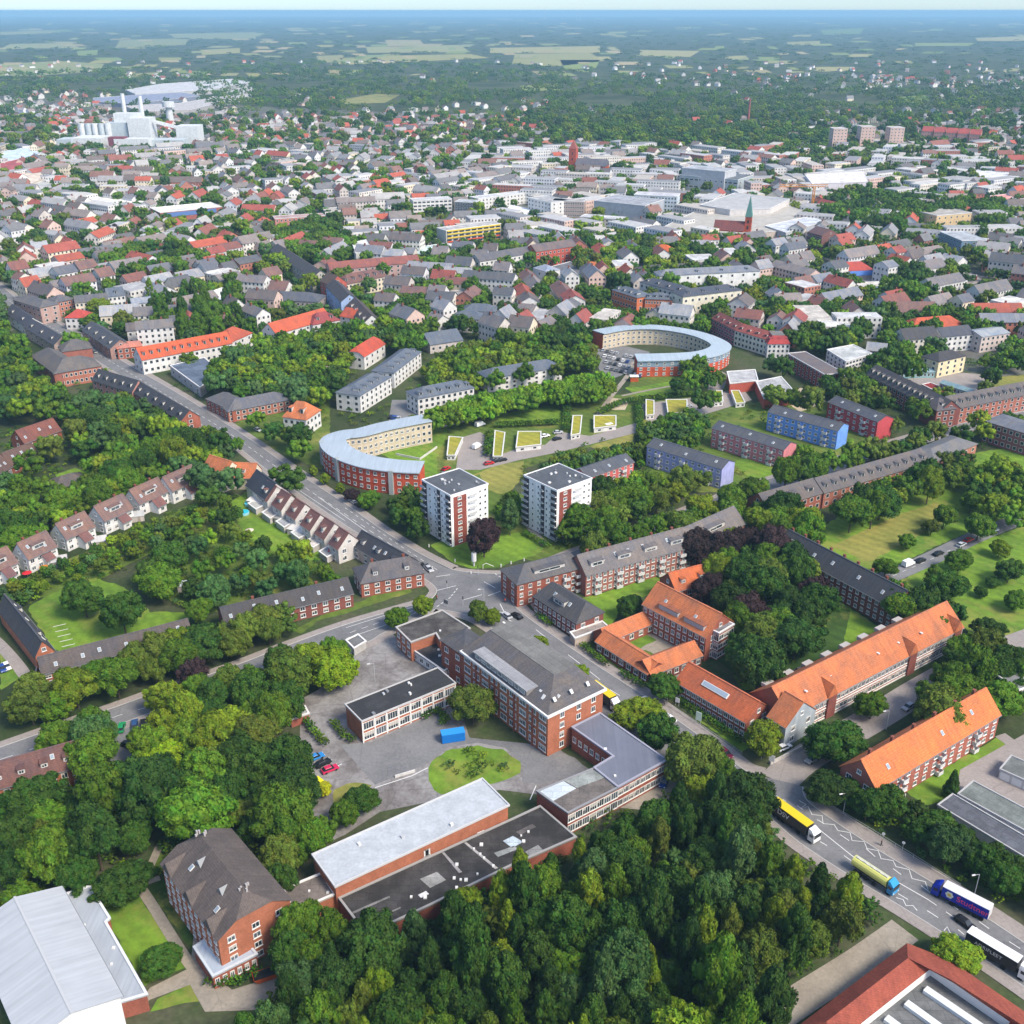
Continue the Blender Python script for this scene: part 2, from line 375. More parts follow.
def P(name, label, cat, pts, h, wall=('brick', BR), rc=('felt', (.06, .06, .06)), edges=(), root=None, trim=None, ind=True, z0=0, group=None, sky=0):
    """flat-roofed building with a free footprint; edges: (edge index, floors, columns)"""
    V = [U(p, h) for p in pts]; ar = sum(V[i].x * V[(i + 1) % len(V)].y - V[(i + 1) % len(V)].x * V[i].y for i in range(len(V)))
    rev = ar < 0
    c = sum(V, Vector()) / len(V)
    if root is None:
        root = thing(name, label, cat, (c.x, c.y, 0), 0, group); ROOTM[root.name] = Matrix.Translation((c.x, c.y, 0)); base = Matrix.Identity(4); o0 = c
    else: o0 = ROOTM[root.name].translation; base = ROOTM[root.name].to_3x3().to_4x4().inverted()
    Q = [(v.x - o0.x, v.y - o0.y) for v in V]
    pl = [(v.x, v.y) for v in V]; POLYS.append(pl)
    q = Q[::-1] if rev else Q
    b = MB(); b.prism(q, z0, h, top=False, bot=False); b.obj('wall', mat(*wall), root, base)
    cx = sum(p[0] for p in q) / len(q); cy = sum(p[1] for p in q) / len(q)
    n = len(q); mi = MB(); inner = []; outer = []
    for i in range(n):
        a, p, e = Vector(q[i - 1]), Vector(q[i]), Vector(q[(i + 1) % n]); d1 = (p - a).normalized(); d2 = (e - p).normalized()
        n1 = Vector((-d1.y, d1.x)); n2 = Vector((-d2.y, d2.x)); bb = (n1 + n2); bb = bb / max(.4, bb.length_squared) * 2
        inner.append(p + bb * .3); outer.append(p - bb * .2)
    r = MB(); r.prism([tuple(x) for x in outer], h, h + .2); ro = r.obj('roof', mat(*rc), root, base)
    k = MB()
    for i in range(n):
        j = (i + 1) % n; lo = [(*outer[i], h - .05), (*outer[j], h - .05), (*inner[j], h - .05), (*inner[i], h - .05)]
        k.hull(lo, [(p[0], p[1], h + .45) for p in lo])
    k.obj('parapet', mat(*trim) if trim else TRIM, root, base)
    it = []
    for ei, nf, nc, *rest in edges:
        a, e = Vector(Q[ei]), Vector(Q[(ei + 1) % n]); d = e - a; L = d.length; m = (a + e) / 2
        nn = Vector((d.y, -d.x)).normalized()
        if (m + nn * .5 - Vector((cx, cy))).length < (m - Vector((cx, cy))).length: pass
        if rev: nn = -nn
        ang = math.atan2(nn.y, nn.x) + math.pi / 2
        T = Matrix.Translation((m.x, m.y, 0)) @ Matrix.Rotation(ang, 4, 'Z')
        kw = rest[0] if rest else {}
        it += [(T @ w[0], *w[1:]) for w in grid(L, z0 + .2, h - .1, nf, nc, kw.get('w'), kw.get('wh'), kw.get('mull', 1))]
    if it: windows(root, base, it, ind)
    for s in range(sky):
        for _ in range(30):
            x, y = [Vector(q[rnd.randrange(n)]).lerp(Vector(q[rnd.randrange(n)]), rnd.uniform(.2, .8)) for _ in (0,)][0]
            x += (cx - x) * rnd.uniform(0, .8); y += (cy - y) * rnd.uniform(0, .8)
            if inpoly(x, y, q): break
        m = MB(); s_ = rnd.uniform(.35, .75); m.box((x, y, h + .32), (s_, s_ * 1.2, .3)); m.obj('roof_vent', FRAME, ro)
    return root
def arc_building(name, label, cat, pts, width, h, wall, inner, rc, nf, ncol, trim=None, top=None):
    """curved block: pts = centre line pixels at roof height"""
    V = [U(p, h) for p in pts]
    # resample by Catmull-Rom
    S = []
    for i in range(len(V) - 1):
        p0, p1, p2, p3 = V[max(0, i - 1)], V[i], V[i + 1], V[min(len(V) - 1, i + 2)]
        for k in range(6):
            t = k / 6; S.append(.5 * ((2 * p1) + (-p0 + p2) * t + (2 * p0 - 5 * p1 + 4 * p2 - p3) * t * t + (-p0 + 3 * p1 - 3 * p2 + p3) * t ** 3))
    S.append(V[-1]); n = len(S); c = sum(S, Vector()) / n
    root = thing(name, label, cat, (c.x, c.y, 0), 0); ROOTM[root.name] = Matrix.Translation((c.x, c.y, 0))
    lo, hi = [], []
    for i in range(n):
        d = (S[min(n - 1, i + 1)] - S[max(0, i - 1)]).normalized(); nn = Vector((-d.y, d.x, 0)); p = S[i] - c; p.z = 0
        lo.append(p + nn * width / 2); hi.append(p - nn * width / 2)
        RECTS.append((S[i].x, S[i].y, 1, 0, width * .45, width * .45))
    # side further from the middle of the arc is the outer one
    mid = (S[0] + S[-1]) / 2 - c; mid.z = 0; k = n // 2
    out, inn = (lo, hi) if (lo[k] - mid).length > (hi[k] - mid).length else (hi, lo)
    def strip(pts_, z0, z1, m, nm):
        b = MB()
        for i in range(n - 1): b.poly([(pts_[i].x, pts_[i].y, z0), (pts_[i + 1].x, pts_[i + 1].y, z0), (pts_[i + 1].x, pts_[i + 1].y, z1), (pts_[i].x, pts_[i].y, z1)])
        return b.obj(nm, m, root)
    hs = h if top is None else h * .62
    strip(out, 0, hs, mat(*wall), 'outer_wall'); strip(inn, 0, h, mat(*inner), 'inner_wall')
    if top: strip(out, hs, h, mat(*top), 'upper_wall')
    b = MB()
    for i in (0, n - 1): b.poly([(out[i].x, out[i].y, 0), (inn[i].x, inn[i].y, 0), (inn[i].x, inn[i].y, h), (out[i].x, out[i].y, h)])
    b.obj('end_wall', mat(*wall), root)
    r = MB(); ext = lambda a, q: a + (a - q).normalized() * .7
    for i in range(n - 1):
        a0, a1 = ext(out[i], inn[i]), ext(out[i + 1], inn[i + 1]); b0, b1 = ext(inn[i], out[i]), ext(inn[i + 1], out[i + 1])
        r.hull([(a0.x, a0.y, h), (a1.x, a1.y, h), (b1.x, b1.y, h + .5), (b0.x, b0.y, h + .5)], [(a0.x, a0.y, h + .4), (a1.x, a1.y, h + .4), (b1.x, b1.y, h + .9), (b0.x, b0.y, h + .9)], cap=True)
    r.obj('roof', mat(*rc), root)
    it = []
    for pts_, oth in ((out, inn), (inn, out)):
        tot = sum((pts_[i + 1] - pts_[i]).length for i in range(n - 1)); st = tot / ncol; acc = st / 2
        for i in range(n - 1):
            d = pts_[i + 1] - pts_[i]; l = d.length
            while acc < l:
                p = pts_[i] + d * (acc / l); nn = Vector((d.y, -d.x, 0)).normalized()
                if nn.dot(oth[i] - pts_[i]) > 0: nn = -nn
                if nn.dot(-(p + c)) > 0:
                    T = Matrix.Translation((p.x, p.y, 0)) @ Matrix.Rotation(math.atan2(nn.y, nn.x) + math.pi / 2, 4, 'Z')
                    for f in range(nf): it.append((T @ Matrix.Translation((0, -.05, .3 + (h - .4) / nf * (f + .5))), 1.3, 1.35, 1))
                acc += st
            acc -= l
    windows(root, Matrix.Identity(4), it)
    return root, out, c
# ------------------------------------------------------------------ ground sheets
def sheet(name, pts, z, m, lbl=None, kind='structure', keep=False, world=False):
    V = [Vector((*p, z)) if world else U(p, 0) for p in pts]
    if name == 'lawn': V = ragged(V)
    b = MB(); b.poly([(v.x, v.y, z) for v in V])
    me = b.mesh(name, [m]); 
    if me.polygons[0].normal.z < 0: me.flip_normals()
    o = link(name, me); o['kind'] = kind
    if keep: POLYS.append([(v.x, v.y) for v in V])
    return o
def ragged(V):
    out = []; n = len(V)
    for i in range(n):
        a, c = V[i], V[(i + 1) % n]; d = c - a; k = max(1, int(d.length / 1.6)); nn = Vector((-d.y, d.x, 0)).normalized()
        for j in range(k): out.append(a + d * (j / k) + nn * rnd.uniform(-.35, .35))
    return out
def smooth(V, k=5):
    S = []
    for i in range(len(V) - 1):
        p0, p1, p2, p3 = V[max(0, i - 1)], V[i], V[i + 1], V[min(len(V) - 1, i + 2)]
        for j in range(k):
            t = j / k; S.append(.5 * ((2 * p1) + (-p0 + p2) * t + (2 * p0 - 5 * p1 + 4 * p2 - p3) * t * t + (-p0 + 3 * p1 - 3 * p2 + p3) * t ** 3))
    S.append(V[-1]); return S
def offs(S, o):
    out = []; n = len(S)
    for i in range(n):
        d = (S[min(n - 1, i + 1)] - S[max(0, i - 1)]); d.z = 0; d.normalize(); out.append(S[i] + Vector((d.y, -d.x, 0)) * o)
    return out
def ribbon(b, S, o0, o1, z, mi=0):
    A, C = offs(S, o0), offs(S, o1)
    for i in range(len(S) - 1):
        q = [(A[i].x, A[i].y, z), (C[i].x, C[i].y, z), (C[i + 1].x, C[i + 1].y, z), (A[i + 1].x, A[i + 1].y, z)]
        n = (Vector(q[1]) - Vector(q[0])).cross(Vector(q[3]) - Vector(q[0]))
        b.poly(q if n.z > 0 else q[::-1], mi)
# ------------------------------------------------------------------ light, sky, air
w = bpy.data.worlds.new('World'); SC.world = w; w.use_nodes = True
nt = w.node_tree; bg = nt.nodes['Background']; sk = nt.nodes.new('ShaderNodeTexSky'); sk.sky_type = 'NISHITA'; sk.sun_disc = False
SUN_EL, SUN_AZ = 48.0, 128.0            # azimuth clockwise from +Y (view direction)
sk.sun_elevation = R(SUN_EL); sk.sun_rotation = R(SUN_AZ); sk.air_density = 1.0; sk.dust_density = 2.2; sk.ozone_density = 3.0
tcw = nt.nodes.new('ShaderNodeTexCoord'); va = nt.nodes.new('ShaderNodeVectorMath'); va.operation = 'ADD'; va.inputs[1].default_value = (0, 0, .06); nt.links.new(tcw.outputs['Generated'], va.inputs[0]); nt.links.new(va.outputs[0], sk.inputs['Vector']); nt.links.new(sk.outputs[0], bg.inputs[0]); bg.inputs[1].default_value = .145
ld = bpy.data.lights.new('sun', 'SUN'); ld.energy = 2.5; ld.angle = R(18); ld.color = (1, .90, .74)
so = bpy.data.objects.new('sun', ld); COL.objects.link(so)
az = R(SUN_AZ); el = R(SUN_EL); sv = Vector((math.sin(az) * math.cos(el), math.cos(az) * math.cos(el), math.sin(el)))
so.rotation_euler = sv.to_track_quat('Z', 'Y').to_euler(); so.location = sv * 500
vs = SC.view_settings; vs.view_transform = 'Standard'; vs.look = 'None'; vs.exposure = .9; vs.gamma = 1
FARY = 36000
hz = MB(); hz.box((0, FARY / 2 - 1500, 99), (76000, FARY + 7000, 150)); 
hm = bpy.data.materials.new('haze'); hm.use_nodes = True; hn = hm.node_tree; hn.nodes.clear()
ho = hn.nodes.new('ShaderNodeOutputMaterial'); pv = hn.nodes.new('ShaderNodeVolumePrincipled')
pv.inputs['Color'].default_value = (.38, .69, .93, 1); pv.inputs['Density'].default_value = 9.5e-05; pv.inputs['Anisotropy'].default_value = .0
hn.links.new(pv.outputs[0], ho.inputs['Volume'])
hob = hz.obj('haze', hm); hob['kind'] = 'stuff'
# ------------------------------------------------------------------ ground
G_ = mat('soil', (.045, .072, .02), .95, (.075, .078, .042))
b = MB(); b.poly([(-37000, -4000, 0), (37000, -4000, 0), (37000, FARY, 0), (-37000, FARY, 0)]); o = b.obj('ground', G_); o['kind'] = 'structure'
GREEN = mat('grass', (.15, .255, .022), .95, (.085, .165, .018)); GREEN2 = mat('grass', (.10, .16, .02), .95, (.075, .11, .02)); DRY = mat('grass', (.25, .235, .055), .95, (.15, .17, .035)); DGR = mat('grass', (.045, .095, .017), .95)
ASPH = mat('asphalt', (.19, .19, .195), .9); ASPH2 = mat('asphalt', (.15, .15, .155), .9, (.2, .2, .2)); PAVE = mat('asphalt', (.30, .265, .245), .9, (.25, .225, .21)); YARD = mat('yard', (.26, .25, .245), .9, (.145, .13, .125)); PATH = mat('asphalt', (.33, .29, .235), .9); SAND = mat('asphalt', (.5, .42, .3), .95)
MARK = mat('plain', (.72, .72, .70), .7); KERB = mat('plain', (.42, .41, .39), .8)
TOWNG = mat('soil', (.17, .16, .15), .95, (.05, .085, .025))
sheet('town_ground', [(-300, 335), (40, 330), (240, 300), (420, 290), (560, 300), (700, 310), (850, 330), (1100, 420), (1300, 420), (1100, 112), (840, 118), (760, 165), (560, 172), (520, 118), (230, 105), (-100, 92)], .02, TOWNG)
for k, q in enumerate(([(425, 482), (440, 425), (565, 402), (640, 392), (722, 380), (742, 400), (640, 432), (560, 456), (480, 484)], [(640, 445), (700, 412), (800, 395), (905, 420), (870, 440), (760, 492), (650, 492)], [(385, 505), (420, 478), (560, 500), (610, 545), (545, 566)], [(235, 420), (330, 400), (330, 440), (322, 470), (262, 445)], [(690, 560), (850, 590), (850, 640), (740, 690)], [(130, 580), (200, 500), (250, 500), (345, 590), (200, 615)], [(0, 590), (200, 500), (215, 520), (60, 600)])): sheet('lawn', q, .006 + .001 * k, GREEN2)
for li, (pts, m) in enumerate([
    ([(30, 606), (50, 595), (72, 585), (95, 578), (125, 587), (150, 612), (190, 612), (188, 622), (140, 634), (68, 657), (52, 647), (28, 610)], GREEN),
    ([(0, 640), (12, 648), (24, 676), (0, 690)], GREEN),
    ([(430, 545), (445, 540), (480, 540), (520, 532), (532, 537), (548, 546), (535, 555), (500, 567), (472, 569), (452, 562)], GREEN),
    ([(576, 600), (590, 596), (620, 588), (690, 562), (708, 572), (670, 590), (625, 602), (612, 625), (592, 621)], GREEN),
    ([(840, 612), (850, 608), (890, 634), (862, 652), (840, 665), (800, 690), (745, 690), (740, 680), (800, 660)], GREEN),
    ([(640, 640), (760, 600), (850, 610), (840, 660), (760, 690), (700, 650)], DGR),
    ([(820, 545), (822, 528), (850, 508), (900, 480), (960, 455), (1060, 440), (1060, 498), (985, 526), (925, 551), (893, 570), (870, 575)], GREEN),
    ([(897, 582), (930, 566), (985, 540), (1060, 512), (1060, 660), (985, 648), (955, 618), (930, 604)], GREEN),
    ([(905, 790), (915, 775), (950, 765), (1000, 735), (1015, 745), (985, 768), (960, 775), (948, 800), (925, 806)], GREEN),
    ([(428, 768), (436, 757), (452, 749), (478, 746), (502, 750), (521, 762), (520, 773), (500, 782), (470, 788), (440, 795), (430, 785)], GREEN),
    ([(104, 907), (139, 897), (166, 935), (185, 968), (145, 986), (110, 925)], GREEN),
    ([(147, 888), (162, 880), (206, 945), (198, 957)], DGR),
    ([(158, 1000), (182, 985), (203, 985), (206, 1000), (175, 1006), (150, 1012)], GREEN),
    ([(420, 470), (422, 425), (449, 424), (445, 440), (437, 458), (438, 478), (425, 482)], GREEN), ([(378, 452), (400, 440), (424, 432), (440, 426), (440, 450), (424, 464), (395, 462)], GREEN),
    ([(498, 415), (564, 403), (562, 424), (500, 426)], GREEN), ([(461, 424), (497, 416), (500, 427), (462, 434)], GREEN2),
    ([(466, 478), (500, 464), (524, 461), (524, 474), (508, 496), (487, 490), (480, 474)], DRY),
    ([(590, 446), (620, 437), (635, 432), (632, 446), (600, 452)], DRY),
    ([(625, 388), (645, 379), (680, 377), (700, 380), (690, 394), (660, 399), (640, 398)], GREEN), ([(632, 380), (650, 376), (680, 374), (672, 381), (645, 386), (628, 388)], GREEN2),
    ([(990, 396), (995, 377), (1050, 373), (1050, 392)], DRY), ([(168, 800), (190, 785), (205, 790), (180, 815), (164, 842)], DRY), ([(140, 880), (160, 870), (168, 862), (158, 845)], GREEN2),
    ([(360, 800), (372, 785), (355, 782), (333, 790), (335, 810)], DRY),
    ([(338, 608), (360, 602), (378, 594), (398, 590), (410, 588), (412, 592), (380, 602), (345, 614), (320, 620), (300, 634), (292, 630)], GREEN2),
    ([(585, 648), (600, 650), (625, 672), (650, 690), (644, 692), (610, 668)], GREEN2), ([(672, 690), (690, 700), (720, 722), (750, 748), (742, 752), (712, 730), (680, 706)], GREEN),
    ([(540, 620), (560, 632), (575, 640), (568, 642), (550, 630)], GREEN2), ([(810, 780), (835, 768), (850, 775), (838, 800), (818, 795)], DGR),
    ([(225, 505), (250, 490), (300, 530), (330, 560), (290, 560), (250, 540)], GREEN), ([(55, 475), (75, 468), (95, 476), (85, 490), (60, 485)], GREEN), ([(232, 425), (240, 422), (262, 420), (290, 420), (285, 428), (250, 431)], GREEN2),
    ([(730, 462), (760, 455), (800, 462), (785, 475), (752, 480)], GREEN), ([(905, 640), (930, 625), (950, 640), (930, 660)], GREEN2),
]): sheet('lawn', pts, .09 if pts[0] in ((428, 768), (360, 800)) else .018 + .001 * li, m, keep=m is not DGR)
sheet('lawn', [(622, 640), (640, 632), (656, 640), (640, 649)], .1, GREEN); sheet('lawn', [(634, 655), (645, 650), (655, 655), (645, 662)], .1, GREEN2)
# dry mown patch on the park lawn
sheet('lawn', [(832, 546), (900, 514), (935, 503), (962, 514), (905, 543), (868, 562)], .063, DRY)
# yards
sheet('school_yard', [(300, 700), (318, 690), (360, 650), (380, 625), (400, 640), (420, 655), (455, 690), (470, 740), (540, 745), (560, 750), (590, 770), (540, 795), (500, 790), (440, 800), (380, 812), (345, 835), (312, 850), (296, 830), (312, 775), (300, 750)], .064, YARD, keep=True)
sheet('school_yard', [(340, 745), (372, 742), (440, 712), (470, 738), (540, 745), (575, 758), (590, 772), (540, 784), (522, 782), (524, 765), (505, 748), (478, 743), (448, 747), (425, 765), (400, 775), (375, 785)], .082, ASPH2)
sheet('school_yard', [(385, 635), (398, 645), (410, 655), (440, 672), (420, 680), (355, 700), (338, 703), (310, 712), (330, 690), (372, 655)], .084, YARD)
for li, (pts, m) in enumerate([([(456, 470), (460, 438), (480, 432), (492, 440), (492, 458), (524, 446), (545, 445), (560, 432), (590, 436), (640, 422), (640, 432), (560, 452), (520, 460), (480, 470)], PAVE), ([(638, 414), (640, 404), (690, 398), (742, 388), (752, 400), (700, 416), (652, 424)], PAVE),
               ([(600, 372), (592, 348), (625, 346), (650, 352), (640, 368), (615, 378)], ASPH2), ([(602, 410), (612, 398), (630, 400), (625, 410)], SAND), ([(700, 372), (712, 366), (730, 376), (722, 392), (708, 390)], PAVE),
               ([(785, 402), (800, 388), (822, 392), (826, 402), (800, 412)], SAND), ([(940, 402), (905, 380), (930, 370), (1000, 376), (985, 392), (960, 398)], PAVE), ([(955, 800), (960, 770), (1050, 720), (1100, 800), (1050, 880)], PAVE), ([(655, 775), (668, 768), (690, 780), (672, 800), (640, 810), (620, 808), (640, 790)], PATH),
               ([(195, 925), (214, 976), (232, 990), (280, 975), (300, 985), (262, 1010), (205, 1012), (190, 985), (150, 1000), (130, 1015), (150, 988), (190, 968)], PATH), ([(650, 660), (700, 650), (690, 680), (668, 680)], PAVE), ([(595, 652), (600, 638), (650, 612), (690, 640), (655, 672), (640, 672)], PATH),
               ([(388, 425), (392, 400), (410, 400), (420, 412), (405, 422)], ASPH2), ([(320, 385), (322, 366), (345, 366), (345, 380)], PATH), ([(520, 588), (545, 565), (600, 545), (590, 575), (540, 620)], PAVE), ([(90, 735), (150, 715), (155, 735), (145, 760), (125, 790), (108, 780), (112, 750)], ASPH2)]):
    sheet('paved_court', pts, .066 + .001 * li, m, keep=True)
# ------------------------------------------------------------------ roads
RK = [(-60, 250), (0, 286), (22, 303), (80, 336), (130, 366), (185, 398), (232, 428), (262, 448), (300, 475), (345, 504), (380, 529), (420, 554), (452, 570)]
RK2 = [(508, 597), (520, 612), (560, 641), (600, 668), (640, 694), (690, 730), (724, 755), (745, 771), (763, 777)]
RK3 = [(802, 787), (806, 800), (830, 819), (880, 852), (930, 882), (990, 921), (1060, 968)]
LK = [(-60, 268), (0, 302), (20, 318), (75, 348), (125, 378), (180, 412), (228, 440), (262, 466), (300, 494), (345, 525), (385, 550), (412, 570), (432, 584), (437, 592), (430, 601)]
LK2 = [(436, 609), (470, 616), (500, 634), (560, 680), (600, 712), (640, 745), (690, 772), (740, 797), (770, 818), (800, 843), (850, 876), (900, 906), (943, 933), (985, 960), (1060, 1012)]
UW = [(430, 601), (411, 606), (346, 625), (290, 645), (230, 668), (170, 688), (117, 707), (60, 727), (0, 748), (-60, 770)]
LW = [(436, 609), (385, 632), (363, 644), (290, 666), (200, 695), (118, 725), (50, 752), (0, 776), (-60, 800)]
UE = [(452, 570), (474, 573), (512, 573), (549, 561), (575, 551), (610, 540), (650, 524), (700, 504), (760, 482), (850, 455), (905, 438), (960, 424), (1060, 405)]
LE = [(508, 597), (512, 590), (560, 573), (600, 557), (650, 538), (700, 517), (760, 494), (850, 464), (905, 447), (960, 432), (1060, 413)]
W_ = lambda L: [U(p) for p in L]
b = MB()
def band(A, C, z=.09):
    """sheet between two kerb lines"""
    A, C = smooth(W_(A), 4), smooth(W_(C), 4)
    ca = len(A); b.poly([(v.x, v.y, z) for v in A] + [(v.x, v.y, z) for v in reversed(C)])
    POLYS.append([(v.x, v.y) for v in A] + [(v.x, v.y) for v in reversed(C)])
band(RK + [(474, 573), (512, 573)], LK[:-1] + [(436, 609)], .09)
band([(470, 570), (512, 573), (512, 590)] + RK2 + RK3, [(436, 600)] + LK2, .097)
band(UW, LW, .104); band(UE, LE, .111)
bm_ = b.mesh('road', [ASPH])
for p in bm_.polygons:
    if p.normal.z < 0: p.flip()
o = link('road', bm_); o['kind'] = 'structure'
def road(pts, wd, m, z=.085, nm='road', sm=True):
    S = smooth(W_(pts), 4) if sm else W_(pts); b = MB(); ribbon(b, S, -wd / 2, wd / 2, z); o = b.obj(nm, m); o['kind'] = 'structure'
    ROADS.append(([(v.x, v.y) for v in S], wd / 2)); return S
road([(778, 782), (800, 762), (840, 738), (880, 715), (920, 690), (960, 668), (1000, 650), (1060, 628)], 9, PAVE, .086)
road([(884, 579), (930, 559), (985, 533), (1060, 504)], 7, ASPH2); road([(-20, 628), (0, 645), (20, 668), (34, 690)], 3.5, PAVE); road([(150, 716), (140, 745), (128, 775), (118, 800)], 7, ASPH2)
road([(905, 930), (860, 962), (800, 1000), (750, 1035), (720, 1060)], 6.5, PATH); road([(135, 880), (152, 905), (180, 950), (198, 975)], 2.2, PATH, .09, 'path'); road([(160, 845), (148, 870), (135, 880), (110, 898)], 1.8, PATH, .088, 'path')
road([(140, 885), (160, 878)], 1.6, PATH, .094, 'path'); road([(1000, 735), (1020, 750), (1050, 775)], 3.5, PAVE, .09, 'path'); road([(595, 420), (610, 398), (628, 375), (634, 362)], 2.5, PATH, .09, 'path'); road([(622, 396), (650, 390), (690, 383)], 1.8, PATH, .094, 'path')
road([(940, 235), (960, 268), (990, 288), (1030, 310)], 9, PAVE, .09); road([(205, 190), (290, 196), (350, 205), (420, 226), (520, 240)], 14, mat('asphalt', (.16, .13, .11), .9), .08, 'railway'); road([(60, 178), (120, 196), (205, 190)], 14, mat('asphalt', (.16, .13, .11), .9), .081, 'railway')
road([(840, 270), (900, 290), (960, 283), (1030, 296)], 12, PAVE, .08); road([(232, 255), (280, 285), (330, 315)], 6, ASPH2); road([(340, 352), (395, 330), (430, 318)], 6, ASPH2); road([(0, 240), (90, 290), (150, 300)], 5, ASPH2)
road([(545, 545), (536, 535), (525, 520)], 3, PATH, .09, 'path')
# pavements with a real kerb step
b = MB(); kb = MB()
for L, s, wd in ((RK, 1, 3.2), (RK2, 1, 3.6), (RK3, 1, 4.2), (LK, -1, 2.6), (LK2, -1, 3), (UW, 1, 2.6), (LW, -1, 3), (UE, 1, 2.2), (LE, -1, 2.2)):
    S = smooth(W_(L), 4)
    A = offs(S, .3); B_ = offs(S, -.3); k = len(S) // 2
    # outward side: for kerbs going left to right along the picture, 's' says up (1) or down (-1)
    up = 1 if PX(A[k])[1] < PX(B_[k])[1] else -1
    s *= up
    ribbon(b, S, s * .2, s * wd, .16); ribbon(kb, S, 0, s * .2, .19)
    Q = offs(S, 0)
    for i in range(len(S) - 1): kb.poly([(Q[i].x, Q[i].y, .02), (Q[i + 1].x, Q[i + 1].y, .02), (Q[i + 1].x, Q[i + 1].y, .19), (Q[i].x, Q[i].y, .19)])
    ROADS.append(([(v.x, v.y) for v in offs(S, s * wd / 2)], wd / 2))
o = b.obj('pavement', PAVE); o['kind'] = 'structure'; o = kb.obj('kerb', KERB); o['kind'] = 'structure'
# ------------------------------------------------------------------ markings
b = MB()
def line(pts, wd=.14, dash=None, gap=3., sm=False, z=.13):
    S = smooth(W_(pts), 4) if sm else W_(pts)
    if not dash: ribbon(b, S, -wd / 2, wd / 2, z); return
    acc = 0.; on = True; cur = [S[0]]; i = 0; p = S[0]
    while i < len(S) - 1:
        seg = S[i + 1] - p; l = seg.length; need = (dash if on else gap) - acc
        if l < need: acc += l; p = S[i + 1]; i += 1; cur.append(p)
        else:
            p = p + seg * (need / l); cur.append(p)
            if on and len(cur) > 1: ribbon(b, cur, -wd / 2, wd / 2, z)
            on = not on; acc = 0; cur = [p]
def lerpL(A, C, t, n=24):
    A, C = smooth(W_(A), 4), smooth(W_(C), 4)
    f = lambda S, q: S[min(len(S) - 1, int(q * (len(S) - 1)))]
    return [PX(f(A, i / n).lerp(f(C, i / n), t)) for i in range(n + 1)]
line(lerpL(RK[:-1], LK[:-3], .5), .16, 3, 3); line([(240, 452), (262, 467), (300, 491), (345, 521)], .14)
line([(318, 497), (350, 520), (400, 556), (412, 564)], .16); line([(345, 508), (400, 546), (440, 572)], .14, 2, 2)
line([(800, 817), (818, 829), (853, 857), (928, 900)], .18); line([(640, 716), (690, 744), (745, 779), (800, 817)], .16, 2.5, 2.5); line([(928, 900), (960, 922), (1050, 984)], .16, 2, 2.2)
for q in ([(797, 806), (803, 810)], [(817, 820), (824, 824)], [(840, 835), (849, 841)], [(866, 849), (875, 857)], [(893, 869), (901, 875)], [(921, 886), (930, 893)], [(950, 904), (958, 910)], [(979, 922), (989, 929)], [(1009, 942), (1020, 949)],
          [(806, 836), (812, 840)], [(820, 842), (827, 846)], [(844, 856), (851, 861)], [(898, 894), (908, 900)], [(927, 911), (938, 918)], [(958, 930), (964, 935)], [(568, 655), (580, 664)], [(590, 672), (600, 680)], [(536, 630), (545, 637)], [(610, 690), (620, 696)], [(640, 710), (648, 716)], [(700, 742), (708, 748)], [(730, 762), (736, 766)]): line(q, .16)
zz = [(799, 801), (806, 805), (800, 809), (808, 807), (812, 815), (822, 816), (823, 824), (834, 825), (838, 831), (850, 833), (852, 841), (864, 842), (867, 849), (878, 851), (881, 859), (893, 861), (896, 867), (909, 870), (912, 879), (925, 882), (928, 890)]
line(zz, .16); line([(896, 898), (903, 900), (906, 906), (913, 906), (917, 911)], .16); line([(944, 931), (947, 927), (950, 933), (957, 935), (958, 938)], .16)
for q in ([(437, 607), (450, 598), (458, 588)], [(428, 593), (456, 586)], [(436, 577), (450, 575)], [(484, 582), (495, 588)], [(495, 574), (510, 583)], [(488, 596), (505, 590)], [(464, 600), (482, 595)], [(492, 608), (503, 614)], [(500, 604), (504, 612)], [(502, 616), (512, 622)]): line(q, .2, 1.2 if q[0][0] % 2 else None, .8)
for i in range(5):
    x, y = 503 + i * 6.4, 622 + i * 4.6; line([(x, y), (x + 4, y + 3)], .7)
for q in ([(346, 628), (400, 611), (430, 603)], [(346, 639), (395, 622), (432, 606)]): line(q, .15)
line([(350, 633), (410, 612), (434, 605)], .15, 2, 2); line([(0, 760), (60, 740), (118, 716), (200, 692), (290, 657), (346, 636)], .14, 3, 4)
line([(424, 562), (433, 569)], .35); line([(418, 571), (433, 567)], .3)
line([(768, 792), (776, 796), (790, 804)], .14, 1, 1); line([(893, 576), (930, 560), (985, 534), (1040, 511)], .12, 2, 3)
for i in range(6): line([(53 + i * 2.2, 627 + i * 5), (66 + i * 2.2, 624 + i * 5)], .25, z=.07)      # faint drying-line strips on the lawn
for x0, y0, x1, y1 in ((375, 788, 412, 776), (412, 776, 428, 768), (326, 772, 342, 764), (536, 786, 530, 800)): line([(x0, y0), (x1, y1)], .2, z=.1)
o = b.obj('road_marking', MARK); o['kind'] = 'structure'
